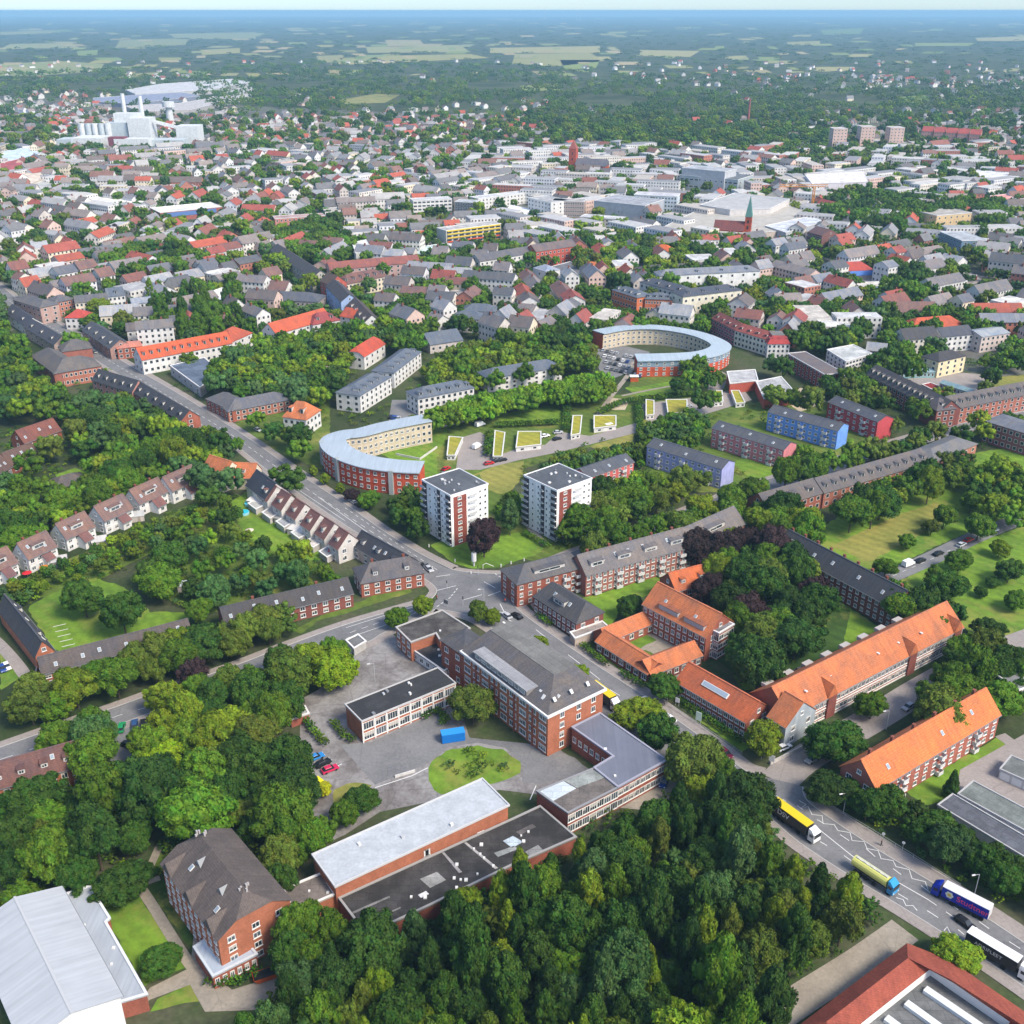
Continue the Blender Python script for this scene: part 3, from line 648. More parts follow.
# ------------------------------------------------------------------ near buildings
BK = ('brick', BR)
def vents(g, n, kind='roof_vent'):
    for _ in range(n):
        m = MB(); s = rnd.uniform(.35, .8); m.box((rnd.uniform(-.42, .42) * g.L, rnd.uniform(-.4, .4) * g.W, g.h + .45), (s, s * rnd.uniform(.8, 1.6), rnd.uniform(.4, .9))); m.obj(kind, rnd.choice([FRAME, LEAD, STEEL]), g.roof)
def roofpatch(root, pts, z, m, nm='roof_section'):
    V = [U(p, z) for p in pts]; o0 = ROOTM[root.name].translation; b = MB(); q = [(v.x - o0.x, v.y - o0.y) for v in V]
    ar = sum(q[i][0] * q[(i + 1) % len(q)][1] - q[(i + 1) % len(q)][0] * q[i][1] for i in range(len(q)))
    b.prism(q if ar > 0 else q[::-1], z, z + .05); b.obj(nm, m, root, ROOTM[root.name].to_3x3().to_4x4().inverted())
# sports hall bottom left
g = B('sports_hall', 'large pale grey metal sports hall with low gabled roof and white end', 'sports hall', (60, 888), (120, 997), (14, 1022), 7.5, 'gable', 2.4, ('wall', (.7, .7, .7)), ('metal', (.42, .44, .46), .5, (.37, .39, .41)), oh=.5)
m = MB(); m.box((0, 0, g.h + 2.66), (g.L + .8, .5, .1)); m.obj('ridge_cap', STEEL, g.roof)
P('hall_annex', 'low flat pale metal annex with red brick wall beside the sports hall', 'annex', [(65, 895), (90, 887), (110, 919), (106, 923), (147, 995), (120, 1003)], 4.2, BK, ('metal', (.36, .39, .43), .45), [(3, 1, 2)], sky=3, trim=('plain', (.6, .62, .65)))
# school house SW
g = B('school_house', 'three-storey brick school house with brown half-hipped roof and triangular dormers', 'school building', (162, 864), (218, 940), (286, 895), 10.5, 'halfhip', 5.2, ('brick', BRO), ('tile', (.115, .092, .082), .85, (.085, .072, .066)), nf=4, nc=9, ne=3, ind=True, w=1.1, wh=1.3, sky=2)
for k, t in enumerate((.12, .5, .86)):
    m = MB(); x = (-.5 + t) * g.L; z = g.h; hw = g.W / 2
    m.hull([(x - 2, -hw - .35, z), (x + 2, -hw - .35, z), (x + .1, -hw + 5, z + 2.8), (x - .1, -hw + 5, z + 2.8)], [(x - .1, -hw - .35, z + 2.6), (x + .1, -hw - .35, z + 2.6), (x + .1, -hw + 5, z + 2.9), (x - .1, -hw + 5, z + 2.9)]); m.obj('gable_dormer', mat('tile', (.115, .092, .082), .85, (.085, .072, .066)), g.roof)
for x in (-.18, .2):
    m = MB(); xx = x * g.L; z = g.h + 2.9; y = -g.W / 2 * .42; m.hull([(xx - 1.4, y, z), (xx + 1.4, y, z), (xx, y + 2.4, z + 1.3)], [(xx - .05, y, z + 1.3), (xx + .05, y, z + 1.3), (xx, y + 2.4, z + 1.4)]); m.obj('triangular_dormer', LEAD, g.roof)
for x in (-.42, .36):
    m = MB()
    for q in range(5): m.box((x * g.L + rnd.uniform(-1, 1), -.6 + q * .5, g.h + 5.0), (.4, .35, .8 + rnd.uniform(-.3, .4)))
    m.obj('chimney', mat('plain', (.36, .34, .33), .7), g.roof)
P('school_house_extension', 'low brick extension with blue grey flat roof wrapped around the brown-roofed school house corner', 'extension', [(194, 948), (203, 942), (220, 961), (250, 947), (257, 955), (213, 977)], 3.4, BK, ('metal', (.40, .46, .54), .5), [(4, 1, 6)], trim=('plain', (.5, .54, .58)))
P('link_block', 'low brown-roofed link block with three skylights between school house and white-roofed gym', 'link building', [(283, 890), (322, 874), (335, 895), (294, 913)], 4.4, ('brick', BRO), ('felt', (.12, .1, .088)), sky=3)
g = B('gymnasium', 'long gymnasium with white flat roof and orange brick wall', 'gymnasium', (335.5, 887), (508, 806), (476, 783), 7.5, 'flat', 0, ('brick', BRO), ('wall', (.42, .445, .47)), oh=.3, trim=('plain', (.5, .5, .5)))
windows(g.root, g.base, [(Matrix.Translation((x, -g.W / 2, 5.2)), 1.2, 1.6, 0) for x in (.02, .12, .25)])
vents(g, 3)
P('flat_annex', 'wide black felt flat-roofed annex with skylights between gym and wood', 'annex', [(339, 899), (512, 820), (540, 807), (576, 838), (512, 866), (430, 906), (385, 927), (360, 927)], 4, BK, ('felt', (.035, .033, .032), .9, (.075, .07, .068)), sky=16, trim=('plain', (.3, .29, .28)))
P('garden_wall', 'rusty brown low garden wall with pale coping by the annex end', 'wall', [(338, 942), (341, 939), (351, 953), (348, 956)], 1.6, BK, ('plain', (.7, .68, .65)))
r = P('classroom_wing', 'classroom wing with blue grey metal roof, brown felt roof section and white window bands', 'school wing', [(572, 728), (600, 714), (667, 761), (618, 788), (594, 768.5), (613, 757)], 6.5, BK, ('metal', (.14, .15, .19), .5, (.165, .175, .215)), [(2, 2, 9, {'w': 1.5, 'wh': 1.7, 'mull': 2}), (5, 1, 7)], sky=2, trim=('plain', (.3, .3, .36)))
P('', '', '', [(537, 792), (594, 769), (618, 788.5), (568, 814)], 6.3, BK, ('felt', (.115, .10, .09)), [(2, 2, 7, {'w': 2, 'wh': 2, 'mull': 2})], root=r, trim=('plain', (.24, .24, .25)))
roofpatch(r, [(539, 792), (562, 780.5), (576, 788.5), (553, 801)], 6.52, mat('felt', (.50, .56, .60), .6, (.55, .6, .63))); roofpatch(r, [(563, 780), (593, 770), (605, 777.5), (577, 788)], 6.53, mat('felt', (.22, .235, .22), .8))
bk = [o for o in bpy.data.objects if o.name == 'flat_annex'][0]
for pts, c in (([(420, 879), (437, 872), (446, 880), (430, 888)], (.2, .2, .19)), ([(503, 841), (513, 836), (523, 842), (512, 848)], (.36, .42, .46)), ([(494, 853), (514, 846), (518, 849), (498, 857)], (.24, .25, .24)), ([(464, 843), (466, 842), (498, 868), (495, 869)], (.3, .29, .28)), ([(442, 853), (444, 852), (462, 872), (459, 873)], (.26, .25, .25)), ([(352, 912), (389, 896), (390, 897.5), (353, 914)], (.15, .145, .14)), ([(370, 921), (400, 907), (401, 908), (371, 922.5)], (.15, .145, .14)), ([(516, 832), (532, 824), (536, 827), (520, 835)], (.1, .09, .085)), ([(525, 852), (538, 845), (543, 850), (530, 857)], (.17, .17, .165)), ([(418, 895), (426, 891), (429, 894), (421, 898)], (.5, .5, .5)), ([(477, 833), (484, 830), (486, 832), (479, 835)], (.45, .45, .44))): roofpatch(bk, pts, 4.21, mat('felt', c, .8))
# main school
g = B('school_main_building', 'four-storey brick main school with grey mansard roof and long white dormer', 'school building', (463, 652), (548, 716), (604, 690), 12.6, 'mansard', 4.2, ('brick', BRO), ('tile', (.125, .108, .098), .85), nf=4, nc=9, ne=0, w=2.6, wh=1.6, mull=3, hipin=(8.5, .8, 8.0), oh=.5, wx=None)
T = Matrix.Translation((g.L / 2, 0, 0)) @ Matrix.Rotation(math.pi / 2, 4, 'Z')
windows(g.root, g.base, [(T @ Matrix.Translation((x * g.W, 0, z)), 1.3, 1.6, 1) for x in (-.25, .05, .32) for z in (2, 5, 8, 11)])
m = MB(); hw = g.W / 2; hl = g.L / 2
for cx, cy, sx, sy in ((0, -hw - .45, g.L + 1.4, .5), (0, hw + .45, g.L + 1.4, .5), (-hl - .45, 0, .5, g.W + .4), (hl + .45, 0, .5, g.W + .4)): m.box((cx, cy, g.h + .02), (sx, sy, .6))
m.obj('cornice', TRIM, g.root, g.base)
m = MB(); m.box((-.06 * g.L, -hw + 2.0, g.h + 1.3), (.62 * g.L, 3.2, 1.8), 1); m.box((-.06 * g.L, -hw + 2.0, g.h + 2.35), (.62 * g.L + .6, 3.9, .3), 0); d = m.obj('long_dormer', [mat('felt', (.27, .27, .28), .7, (.33, .33, .34)), mat('wall', (.22, .2, .19))], g.roof)
for k in range(9): link('window', win_mesh(1.7, 1.2, 2, False), d, Matrix.Translation((-.06 * g.L + (k - 4) * .066 * g.L, -hw + .38, g.h + 1.35)))
for x, y in ((.36, -.62), (.30, -.55), (.42, -.3)):
    m = MB(); m.box((0, 0, .1), (.8, 1.4, .25)); m.obj('skylight', FRAME, g.roof, Matrix.Translation((x * g.L, y * hw - .8, g.h + 1.6)) @ Matrix.Rotation(.8, 4, 'X'))
for x in (.49,):
    for y in (-.3, .0, .3):
        m = MB(); m.box((0, 0, .1), (1.2, .8, .25)); m.obj('skylight', FRAME, g.roof, Matrix.Translation((hl - 2, y * g.W, g.h + 2.2)) @ Matrix.Rotation(.8, 4, 'Y'))
for x in (-.33, -.1, .13, .34):
    m = MB(); m.box((x * g.L, -hw - .22, g.h / 2), (.5, .4, g.h)); m.obj('brick_pier', mat('brick', BR), g.root, g.base)
B('', '', '', (441, 640), (463, 655), 9, 11.5, 'hip', 2.2, ('brick', BR), ('tile', (.10, .09, .085)), nf=3, nc=2, root=g.root)
P('flat_school_wing', 'flat black-roofed brick school wing with small windows behind the low entrance court', 'school wing', [(396, 628), (442, 611), (470, 629), (440, 641), (436, 634), (411, 643)], 6.4, ('brick', BRO), ('felt', (.05, .045, .042), .9, (.13, .12, .11)), [(0, 2, 3), (5, 2, 3)], sky=1, trim=('plain', (.4, .38, .36)))
P('entrance_block', 'low black flat roof entrance block with round skylights in the school corner', 'entrance block', [(412, 650), (432, 641), (440, 642), (462, 660), (444, 672)], 3, ('wall', WH), ('felt', (.035, .035, .037), .8), [(4, 1, 5)], sky=4, trim=('plain', (.5, .5, .5)))
g = B('classroom_block', 'two-storey brick classroom block with black flat roof and white gridded windows', 'school building', (362, 722), (455, 684), (448, 665), 6.6, 'flat', 0, ('brick', BRO), ('felt', (.034, .034, .036), .85, (.05, .05, .052)), nf=2, nc=8, w=2.9, wh=2.1, mull=3, oh=.25, trim=('plain', (.45, .44, .43)))
m = MB()
for k in range(9): m.box((-g.L / 2 + g.L * k / 8, -g.W / 2 - .08, g.h / 2 - .05), (.35, .16, g.h - .1))
m.obj('white_pilaster', FRAME, g.root, g.base); vents(g, 6)
P('garden_shed', 'small grey flat-roofed shed at the end of the hedge', 'shed', [(287, 713), (305, 707), (309, 714), (291, 720)], 2.5, BK, ('felt', (.3, .3, .29)))
P('bike_shelter', 'small white-sided shelter with dark roof by the street trees', 'shelter', [(346, 641), (358, 635), (366, 642), (354, 649)], 2.3, ('wall', (.4, .39, .37)), ('felt', (.1, .1, .1)))
# left quarter
B('row_house_block', 'brick terrace block with dark roof and orange gable beside the lawn', 'terraced house', (54, 650), (16, 603), (1, 612), 5.2, 'gable', 4, ('brick', BRO), ('tile', (.06, .057, .06)), nf=2, nc=6, ne=2, sky=3, dorm=2, off=0)
B('long_row_house', 'long low row house with weathered brown roof behind the avenue trees', 'row house', (42, 674), (192, 634), 8, 4.6, 'gable', 3, BK, ('tile', (.105, .085, .075)), nf=2, nc=14, ne=2, sky=6)
B('brown_row_house', 'two-storey brown row house with white windows next to the corner house', 'row house', (225, 624), (353, 593), 9, 5, 'gable', 3.2, ('brick', BRD), ('tile', (.07, .062, .058)), nf=2, nc=11, ne=0, sky=6, chim=2)
B('corner_house', 'brick corner house with grey hipped roof at the crossroads', 'house', (361, 584), (424, 573), 11, 5, 'hip', 4.2, ('brick', BR), ('tile', (.12, .105, .1)), nf=2, nc=6, ne=3, ridge=6, dorm=2, chim=2)
g = B('dark_roof_terrace', 'terrace with black tiled roof and dormers between white gables and corner house', 'terraced house', (352, 545), (398, 571), 9, 4.6, 'gable', 4, ('wall', (.5, .4, .36)), ('tile', (.05, .05, .055)), nf=2, nc=5, dorm=3, sky=4)
HOUSES = [(268, 490, MAR), (282, 499, MAR), (296, 508, MAR), (311, 519, MAR), (325, 528, MAR), (339, 538, MAR)]
for i, (x, y, c) in enumerate(HOUSES):
    B('gabled_house', 'white gabled house with maroon roof facing the main street, ' + ['next to the slate-roofed house', 'second from the slate-roofed house', 'third from the slate-roofed house', 'fourth from the slate-roofed house', 'second from the black terrace', 'beside the black tiled terrace'][i], 'house', (x - 10, y + 5), (x - .8, y + 11.2), 9, 5 + .7 * (i % 2), 'gable', 4.6, ('wall', (.56, .53, .5)), ('tile', (.19, .085, .068)), nf=2, nc=1, ne=2, dorm=1, sky=1, group='gabled houses along the main street')
    P('garden_annex', 'low flat garden annex behind the gabled street houses', 'annex', [(x - 20, y + 14), (x - 11, y + 9), (x - 3, y + 15), (x - 12, y + 20)], 2.1, ('wall', (.45, .42, .4)), ('felt', [(.32, .32, .3), (.4, .37, .34), (.24, .25, .26)][i % 3]), group='garden annexes behind the street houses')
B('slate_gabled_house', 'white house with steep blue black slate roof next to the orange-roofed villa', 'house', (246, 485), (265, 499), 10, 5.4, 'gable', 5, ('wall', WH), ('tile', (.045, .05, .062)), nf=2, nc=2, ne=2, sky=1)
g = B('orange_villa', 'cream villa with bright orange cross-gabled roof at the street bend', 'villa', (200, 473), (222, 480), 12, 5.5, 'gable', 5.5, ('wall', CR), ('tile', OR), nf=2, nc=2, ne=2)
B('', '', '', (231, 477), (254, 478), 9, 5.2, 'gable', 4.2, ('wall', CR), ('tile', OR), nf=2, nc=2, ne=2, root=g.root, dorm=1)
SEMI = [(3, 566), (42, 549), (80, 530), (118, 511), (153, 495), (186, 481)]
for i, (x, y) in enumerate(SEMI):
    g = B('semi_detached_house', 'white semi-detached house with maroon roof, ' + ['at the outer end of the row', 'next to the row-end house', 'beside the red parasol', 'in mid row', 'below the brown barn', 'last of the row before the orange villa'][i], 'house', (x - 14, y + 9 + i % 2), (x + 14.5, y - 4 + i % 2), 8.5, 5 + .5 * (i % 2), 'gable', 4.6, ('wall', WH), ('tile', (.2, .115, .09)), nf=2, nc=4, ne=2, sky=2, chim=2, dorm=1, dw=5, group='semi-detached houses in a row')
    B('', '', '', (x + 5, y + 12), (x + 13, y + 8), 5, 3, 'gable', 2, ('wall', WH), ('tile', MAR), root=g.root, nf=1, nc=1)
for i, (a, c, d, l) in enumerate([((24, 443), (61, 430), 9, 'brown-red roofed house with white skylights beyond the gardens'), ((11, 466), (40, 455), 9, 'dark brown gabled house with shed beyond the gardens'), ((-4, 475), (12, 466), 9, 'brown tiled house cut by the picture edge')]):
    B('garden_house', l, 'house', a, c, d, 4, 'gable', 4.5, ('brick', BR), ('tile', (.19, .07, .05) if i == 0 else (.12, .07, .055)), nf=1, nc=3, ne=1, sky=3)
B('barn', 'low barn with dark brown roof hidden among garden trees', 'barn', (55, 490), (90, 480), 10, 2.6, 'hip', 3, BK, ('tile', (.11, .09, .08))); B('garage_row', 'low grey-roofed garage row under the big trees', 'garage', (130, 462), (158, 448), 6, 2.6, 'flat', 0, BK, ('felt', (.2, .2, .2)))
g = B('brick_block', 'brick apartment block with reddish brown roof at the left picture edge', 'apartment block', (-60, 805), (80, 765), 10, 6.5, 'gable', 3.6, ('brick', BRO), ('tile', (.15, .07, .055)), nf=2, nc=12, ne=2, dorm=6, sky=2)
P('flat_porch', 'small dark flat roof at the end of the red-brown brick block', 'annex', [(58, 746), (74, 741), (81, 762), (64, 768)], 4.5, BK, ('felt', (.07, .07, .07)))
# right of the crossroads
g = B('balcony_block', 'long brick apartment block with grey brown roof and white balconies', 'apartment block', (586, 575), (692, 546), 11, 8, 'gable', 4.4, ('brick', (.33, .13, .1)), ('tile', (.17, .145, .13)), nf=3, nc=20, ne=0, dorm=4, dw=5, sky=8, chim=5, balc=[(-.4, 2.4), (-.2, 2.4), (0, 2.4), (.2, 2.4), (.4, 2.4)], w=1.1, wh=1.3)
B('', '', '', (692, 547), (745, 523), 11, 7.6, 'gable', 4.4, ('brick', (.33, .13, .1)), ('tile', (.17, .145, .13)), nf=3, nc=8, ne=2, dorm=1, dw=9, root=g.root, w=1.1, wh=1.3)
B('', '', '', (517, 585), (586, 567), 11, 8.2, 'hip', 3.6, ('brick', BR), ('tile', (.115, .105, .1)), nf=3, nc=8, ne=2, dorm=1, dw=11, root=g.root, balc=[(.2, 2.2), (.38, 2.2)], w=1.1, wh=1.3)

B('street_brick_house', 'two-storey brick house with dark grey hipped roof along the main street', 'apartment block', (534, 597), (576, 624), 11, 5.4, 'hip', 4.6, ('brick', BRD), ('tile', (.085, .08, .078)), nf=2, nc=9, ne=2, dorm=1, dw=5, ridge=8, sky=2)
P('street_garage', 'low flat garage with pale brick front beside the courtyard house', 'garage', [(570, 633), (602, 622), (608, 627), (575, 639)], 2.8, ('wall', (.4, .33, .28)), ('felt', (.22, .19, .17)), [(0, 1, 4)])
g = B('courtyard_house', 'brick courtyard building with bright orange tiled roofs around a small garden', 'institution', (643, 604), (706, 637), 12.5, 8.4, 'gable', 5.2, ('brick', BR), ('tile', OR), nf=3, nc=11, ne=2, sky=2)
m = MB(); m.box((-.12 * g.L, -g.W / 2 + 2.0, g.h + 1.6), (.3 * g.L, 2.6, 1.5), 1); m.box((-.12 * g.L, -g.W / 2 + 2.2, g.h + 2.4), (.3 * g.L + .5, 3.2, .15)); m.box((.28 * g.L, -g.W / 2 + 2.0, g.h + 1.6), (.3 * g.L, 2.6, 1.5), 1); m.box((.28 * g.L, -g.W / 2 + 2.2, g.h + 2.4), (.3 * g.L + .5, 3.2, .15)); m.obj('dormer_band', [mat('tile', (.3, .1, .05)), mat('plain', (.35, .36, .37), .4)], g.roof)
B('', '', '', (676, 591), (713, 581), 9, 6.5, 'gable', 4, ('brick', BR), ('tile', (.48, .12, .04)), nf=2, nc=4, ne=2, root=g.root, dorm=2)
P('', '', '', [(704, 627), (719, 634), (734, 625), (719, 618)], 9, ('brick', BR), ('felt', (.14, .14, .15)), [(0, 3, 3, {'w': 1.9, 'wh': 2.2, 'mull': 2}), (1, 3, 3, {'w': 2.2})], root=g.root)
B('', '', '', (608, 641), (655, 622), 6.5, 3.6, 'gable', 2.4, ('brick', BR), ('tile', OR), nf=1, nc=5, root=g.root)
B('', '', '', (596, 641), (648, 674), 7, 3.6, 'gable', 2.4, ('brick', BRD), ('tile', OR), nf=1, nc=7, ne=2, root=g.root, w=1.7)
B('', '', '', (651, 675), (702, 655), 7.5, 3.6, 'gable', 2.6, ('brick', BRD), ('tile', OR), nf=1, nc=7, ne=0, root=g.root)
g = B('street_clinic_wing', 'two-storey brick wing with orange roof and long skylight band along the street', 'institution', (676, 681), (746, 722), 10, 5.3, 'gable', 3.9, ('brick', BR), ('tile', (.46, .115, .045)), nf=2, nc=13, ne=2, w=1.2, wh=1.3)
m = MB(); m.box((0, 0, .12), (.36 * g.L, 1.5, .3), 0); m.box((0, 0, .28), (.34 * g.L, 1.2, .04), 1); m.obj('skylight', [FRAME, mat('glass', (.3, .36, .42), .15)], g.roof, Matrix.Translation((-.02 * g.L, -g.W / 4, g.h + 2.2)) @ Matrix.Rotation(math.atan2(3.9, 5), 4, 'X'))
g = B('long_orange_block', 'very long two-storey building with orange tiled roof, cross gables and white window bands', 'institution', (789, 717), (963, 627), 13, 6.8, 'gable', 5.4, ('brick', BR), ('tile', OR), nf=2, nc=44, ne=0, w=1.3, wh=1.5, sky=0)
for t in (.22, .68, .96):
    x = (-.5 + t) * g.L; hw = g.W / 2; m = MB()
    m.hull([(x - 2, -hw - .6, g.h), (x + 2, -hw - .6, g.h), (x + .05, -hw + 4, g.h + 3.6), (x - .05, -hw + 4, g.h + 3.6)], [(x - .05, -hw - .6, g.h + 3.4), (x + .05, -hw - .6, g.h + 3.4), (x + .05, -hw + 4, g.h + 3.7), (x - .05, -hw + 4, g.h + 3.7)]); m.obj('cross_gable', mat('tile', OR), g.roof)
    m = MB(); m.box((x, -hw - .3, g.h / 2), (3.4, .6, g.h)); m.obj('stair_bay', mat('brick', BRD), g.root, g.base)
m = MB()
for z in (3.45, .25, g.h - .25): m.box((0, -g.W / 2 - .12, z), (g.L, .22, .35))
m.obj('white_band', FRAME, g.root, g.base)
for k in range(9):
    m = MB(); m.box(((k - 4) * g.L / 9.5, g.W / 2 - .2, g.h + .75), (3.2, 1.6, 1.1), 0); m.obj('dormer', mat('plain', (.4, .37, .35), .6), g.roof)
for k in range(8):
    m = MB(); m.box((0, 0, 0), (.6, .9, .2)); m.obj('skylight', FRAME, g.roof, Matrix.Translation((rnd.uniform(-.45, .45) * g.L, -g.W / 4 * rnd.uniform(.6, 1.3), g.h + 2.95)))
B('', '', '', (768, 716), (786, 727), 12, 6.8, 'gable', 5, ('wall', (.33, .37, .40)), ('tile', OR), nf=2, nc=1, ne=2, root=g.root)
g = B('orange_flats', 'three-storey brick flats with vivid orange roof and a row of chimneys', 'apartment block', (876, 789), (1000, 714), 10, 7.4, 'gable', 5, ('brick', (.36, .12, .085)), ('tile', (.59, .165, .05)), nf=3, nc=14, ne=2, chim=6, sky=3, balc=[(-.3, 2), (.0, 2), (.3, 2)], w=1.3, wh=1.2)
g = B('dark_roof_flats', 'long brick flats with dark slate roof and small red chimneys', 'apartment block', (773, 543), (894, 608), 10, 7.5, 'gable', 4.4, ('brick', BRD), ('tile', (.055, .056, .06)), nf=3, nc=20, ne=2, sky=5, chim=9, w=1.1, wh=1.2)
B('edge_brick_house', 'brick house mostly outside the frame at the right edge', 'house', (1019, 690), (1060, 676), 12, 8, 'flat', 0, ('brick', (.3, .09, .07)), ('felt', (.15, .15, .15)), nf=3, nc=4, ne=2)
for i, (a, c, d, l) in enumerate([((958, 795), (1040, 840), 7, 'grey-roofed garage row with white doors below the orange flats'), ((1000, 770), (1060, 797), 7, 'upper grey garage row at the picture edge'), ((938, 806), (1036, 865), 6, 'dark-roofed garage row beside the hedge')]):
    g = B('garage_row', l, 'garage row', a, c, d, 2.5, 'flat', 0, ('wall', (.55, .53, .5)), ('felt', [(.13, .145, .135), (.12, .13, .125), (.08, .085, .1)][i], .9), oh=.2, trim=('plain', (.4, .4, .4)))
    n = int(g.L / 2.8)
    if i < 2:
        for k in range(n):
            m = MB(); m.box((-g.L / 2 + g.L * (k + .5) / n, -g.W / 2 - .04, 1.15), (2.2, .08, 2.1)); m.obj('garage_door', FRAME, g.root, g.base)
# bottom right market building
rt = mat('tile', (.30, .075, .045), .85, (.24, .06, .04))
c0 = U((905, 945), 4); root = thing('market_hall', 'red-brown tiled hall with sunken flat roof and white skylight strips at the driveway', 'market hall', (c0.x, c0.y, 0)); ROOTM[root.name] = Matrix.Translation((c0.x, c0.y, 0))
O_ = [U(p, 4) for p in ((798, 1026), (907, 943), (950, 960), (1060, 1036), (1000, 1130), (850, 1120))]; RI = [U(p, 7) for p in ((826, 1022), (908, 958), (950, 979), (1030, 1030), (985, 1095), (865, 1088))]; IN = [U(p, 5.5) for p in ((861, 1024), (932, 968), (952, 982), (1010, 1022), (978, 1070), (890, 1065))]
rel = lambda V: [(v.x - c0.x, v.y - c0.y, v.z) for v in V]
O2, R2_, I2 = rel(O_), rel(RI), rel(IN)
b = MB(); b.hull([(p[0], p[1], 0) for p in O2], O2, cap=False); b.obj('wall', mat('brick', BR), root)
b = MB(); b.hull(O2, R2_, cap=False); b.hull(R2_, I2, cap=False); b.obj('roof', rt, root)
b = MB(); b.hull([(p[0], p[1], 3.4) for p in I2], [(p[0], p[1], 5.6) for p in I2], cap=False); b.obj('inner_wall', mat('plain', (.75, .73, .7), .6), root)
b = MB(); b.poly([(p[0], p[1], 3.5) for p in I2][::-1]); 
fm = b.mesh('flat_roof', [mat('felt', (.11, .115, .115), .8, (.2, .2, .2))]); 
if fm.polygons[0].normal.z < 0: fm.flip_normals()
link('flat_roof', fm, root)
for k, (a, e) in enumerate((((925, 989), (985, 1030)), ((906, 1003), (960, 1042)), ((886, 1018), (938, 1056)), ((872, 1035), (910, 1066)))):
    A, E_ = U(a, 4) - c0, U(e, 4) - c0; d = E_ - A; m = MB(); m.box(((A.x + E_.x) / 2, (A.y + E_.y) / 2, 3.9), (d.length, 1.5, .8), 0, math.atan2(d.y, d.x)); m.obj('skylight_strip', mat('plain', (.62, .65, .66), .35), root)
POLYS.append([(v.x, v.y) for v in O_])
# ------------------------------------------------------------------ middle distance
def tower(a, c, d, l, patio):
    g = B('tower_block', l, 'tower block', a, c, d, 20, 'flat', 0, ('wall', (.78, .78, .78)), ('felt', (.085, .092, .105), .8), oh=.15, nf=8, nc=1, w=1, wx=None, trim=('plain', (.72, .72, .72)))
    hl, hw = g.L / 2, g.W / 2
    return g
# towers: end wall (front a->b faces the camera's left), right side holds brick stripe
for a, c, d, l in (((422, 480.5), (450.5, 496.5), (485, 483), 'white and brick tower block with grey flat roof, beside the dark copper beech'), ((524, 476), (557, 491.5), (588.5, 477.5), 'white and brick tower block with grey flat roof, joined to the pink block')):
    g = B('tower_block', l, 'tower block', a, c, d, 19.6, 'flat', 0, ('wall', (.80, .80, .80)), ('felt', (.085, .092, .105), .8, (.11, .118, .13)), oh=.15, trim=('plain', (.72, .72, .72)))
    hl, hw = g.L / 2, g.W / 2; its = []; nfl = 8
    for f in range(nfl):
        z = 1.3 + f * 2.35
        for x in (-.22, -.05, .2): its.append((Matrix.Translation((x * g.L, -hw, z + .3)), .8, .9, 0))
    T = Matrix.Translation((hl, 0, 0)) @ Matrix.Rotation(math.pi / 2, 4, 'Z')
    for f in range(nfl):
        z = 1.6 + f * 2.35
        its.append((T @ Matrix.Translation((-.27 * g.W, -.12, z)), 1.5, 1.1, 1))
        for x in (.28, .42): its.append((T @ Matrix.Translation((x * g.W, 0, z)), .9, .9, 0))
    windows(g.root, g.base, its)
    m = MB(); m.box((hl + .05, -.26 * g.W, g.h / 2 - .3), (.14, .34 * g.W, g.h - .9)); m.obj('brick_stripe', mat('brick', (.26, .07, .05)), g.root, g.base)
    m = MB(); m.box((.08 * g.L, -hw - .02, g.h / 2), (.11 * g.L, .1, g.h - .3)); m.box((-.42 * g.L, -hw - .02, g.h / 2), (.16 * g.L, .1, g.h - .6)); m.box((.41 * g.L, -hw - .02, g.h / 2), (.18 * g.L, .1, g.h - .6)); m.obj('recess_shade_panel', mat('plain', (.06, .055, .06), .7), g.root, g.base)  # flat dark panels: shade of the balcony recesses put into colour
    for f in range(nfl):
        z = 1.0 + f * 2.35
        for cx, wd in ((-.43, .17), (.42, .17), (.08, .1)):
            m = MB(); m.box((cx * g.L, -hw - .45, z), (wd * g.L, .9, .14), 0); m.box((cx * g.L, -hw - .88, z + .5), (wd * g.L, .07, .85), 1); m.obj('balcony', [TRIM, mat('wall', (.36, .38, .41))], g.root, g.base)
        m = MB(); m.box((hl + .45, .06 * g.W, z), (.9, .2 * g.W, .14), 0); m.box((hl + .88, .06 * g.W, z + .5), (.07, .2 * g.W, .85), 1); m.obj('balcony', [TRIM, mat('wall', (.5, .5, .5))], g.root, g.base)
    vents(g, 10)
def slab(name, label, a, c, wall, d=9.5, h=8.6, nf=3, nc=12, balc=3, rcol=(.09, .092, .1), ne=0, group=None, rh=2.0, ind=True):
    return B(name, label, 'apartment block', a, c, d, h, 'gable', rh, ('wall', wall), ('tile', rcol), nf=nf, nc=nc, ne=ne, oh=.3, balc=[((k + .5) / balc - .5, 2.2) for k in range(balc)], sky=3, w=1.2, wh=1.2, ind=ind)
slab('pink_block', 'pink and white apartment block with dark roof joined to the white tower', (588, 478), (634, 462), (.55, .13, .12), 9, 9.5, 4, 8, 2)
slab('lilac_block', 'lilac apartment block with grey roof behind the big green trees', (647, 446), (722, 469), (.33, .35, .6))
slab('pink_block', 'pink apartment block with white balconies behind the lilac one', (712, 428), (784, 450), (.56, .20, .22))
slab('blue_block', 'light blue apartment block with dark roof on the far side of the street trees', (768, 412), (838, 431), (.15, .31, .74))
slab('red_block', 'crimson apartment block with white balcony columns and grey roof', (828, 402), (878, 422), (.48, .07, .08), balc=2, nc=8)
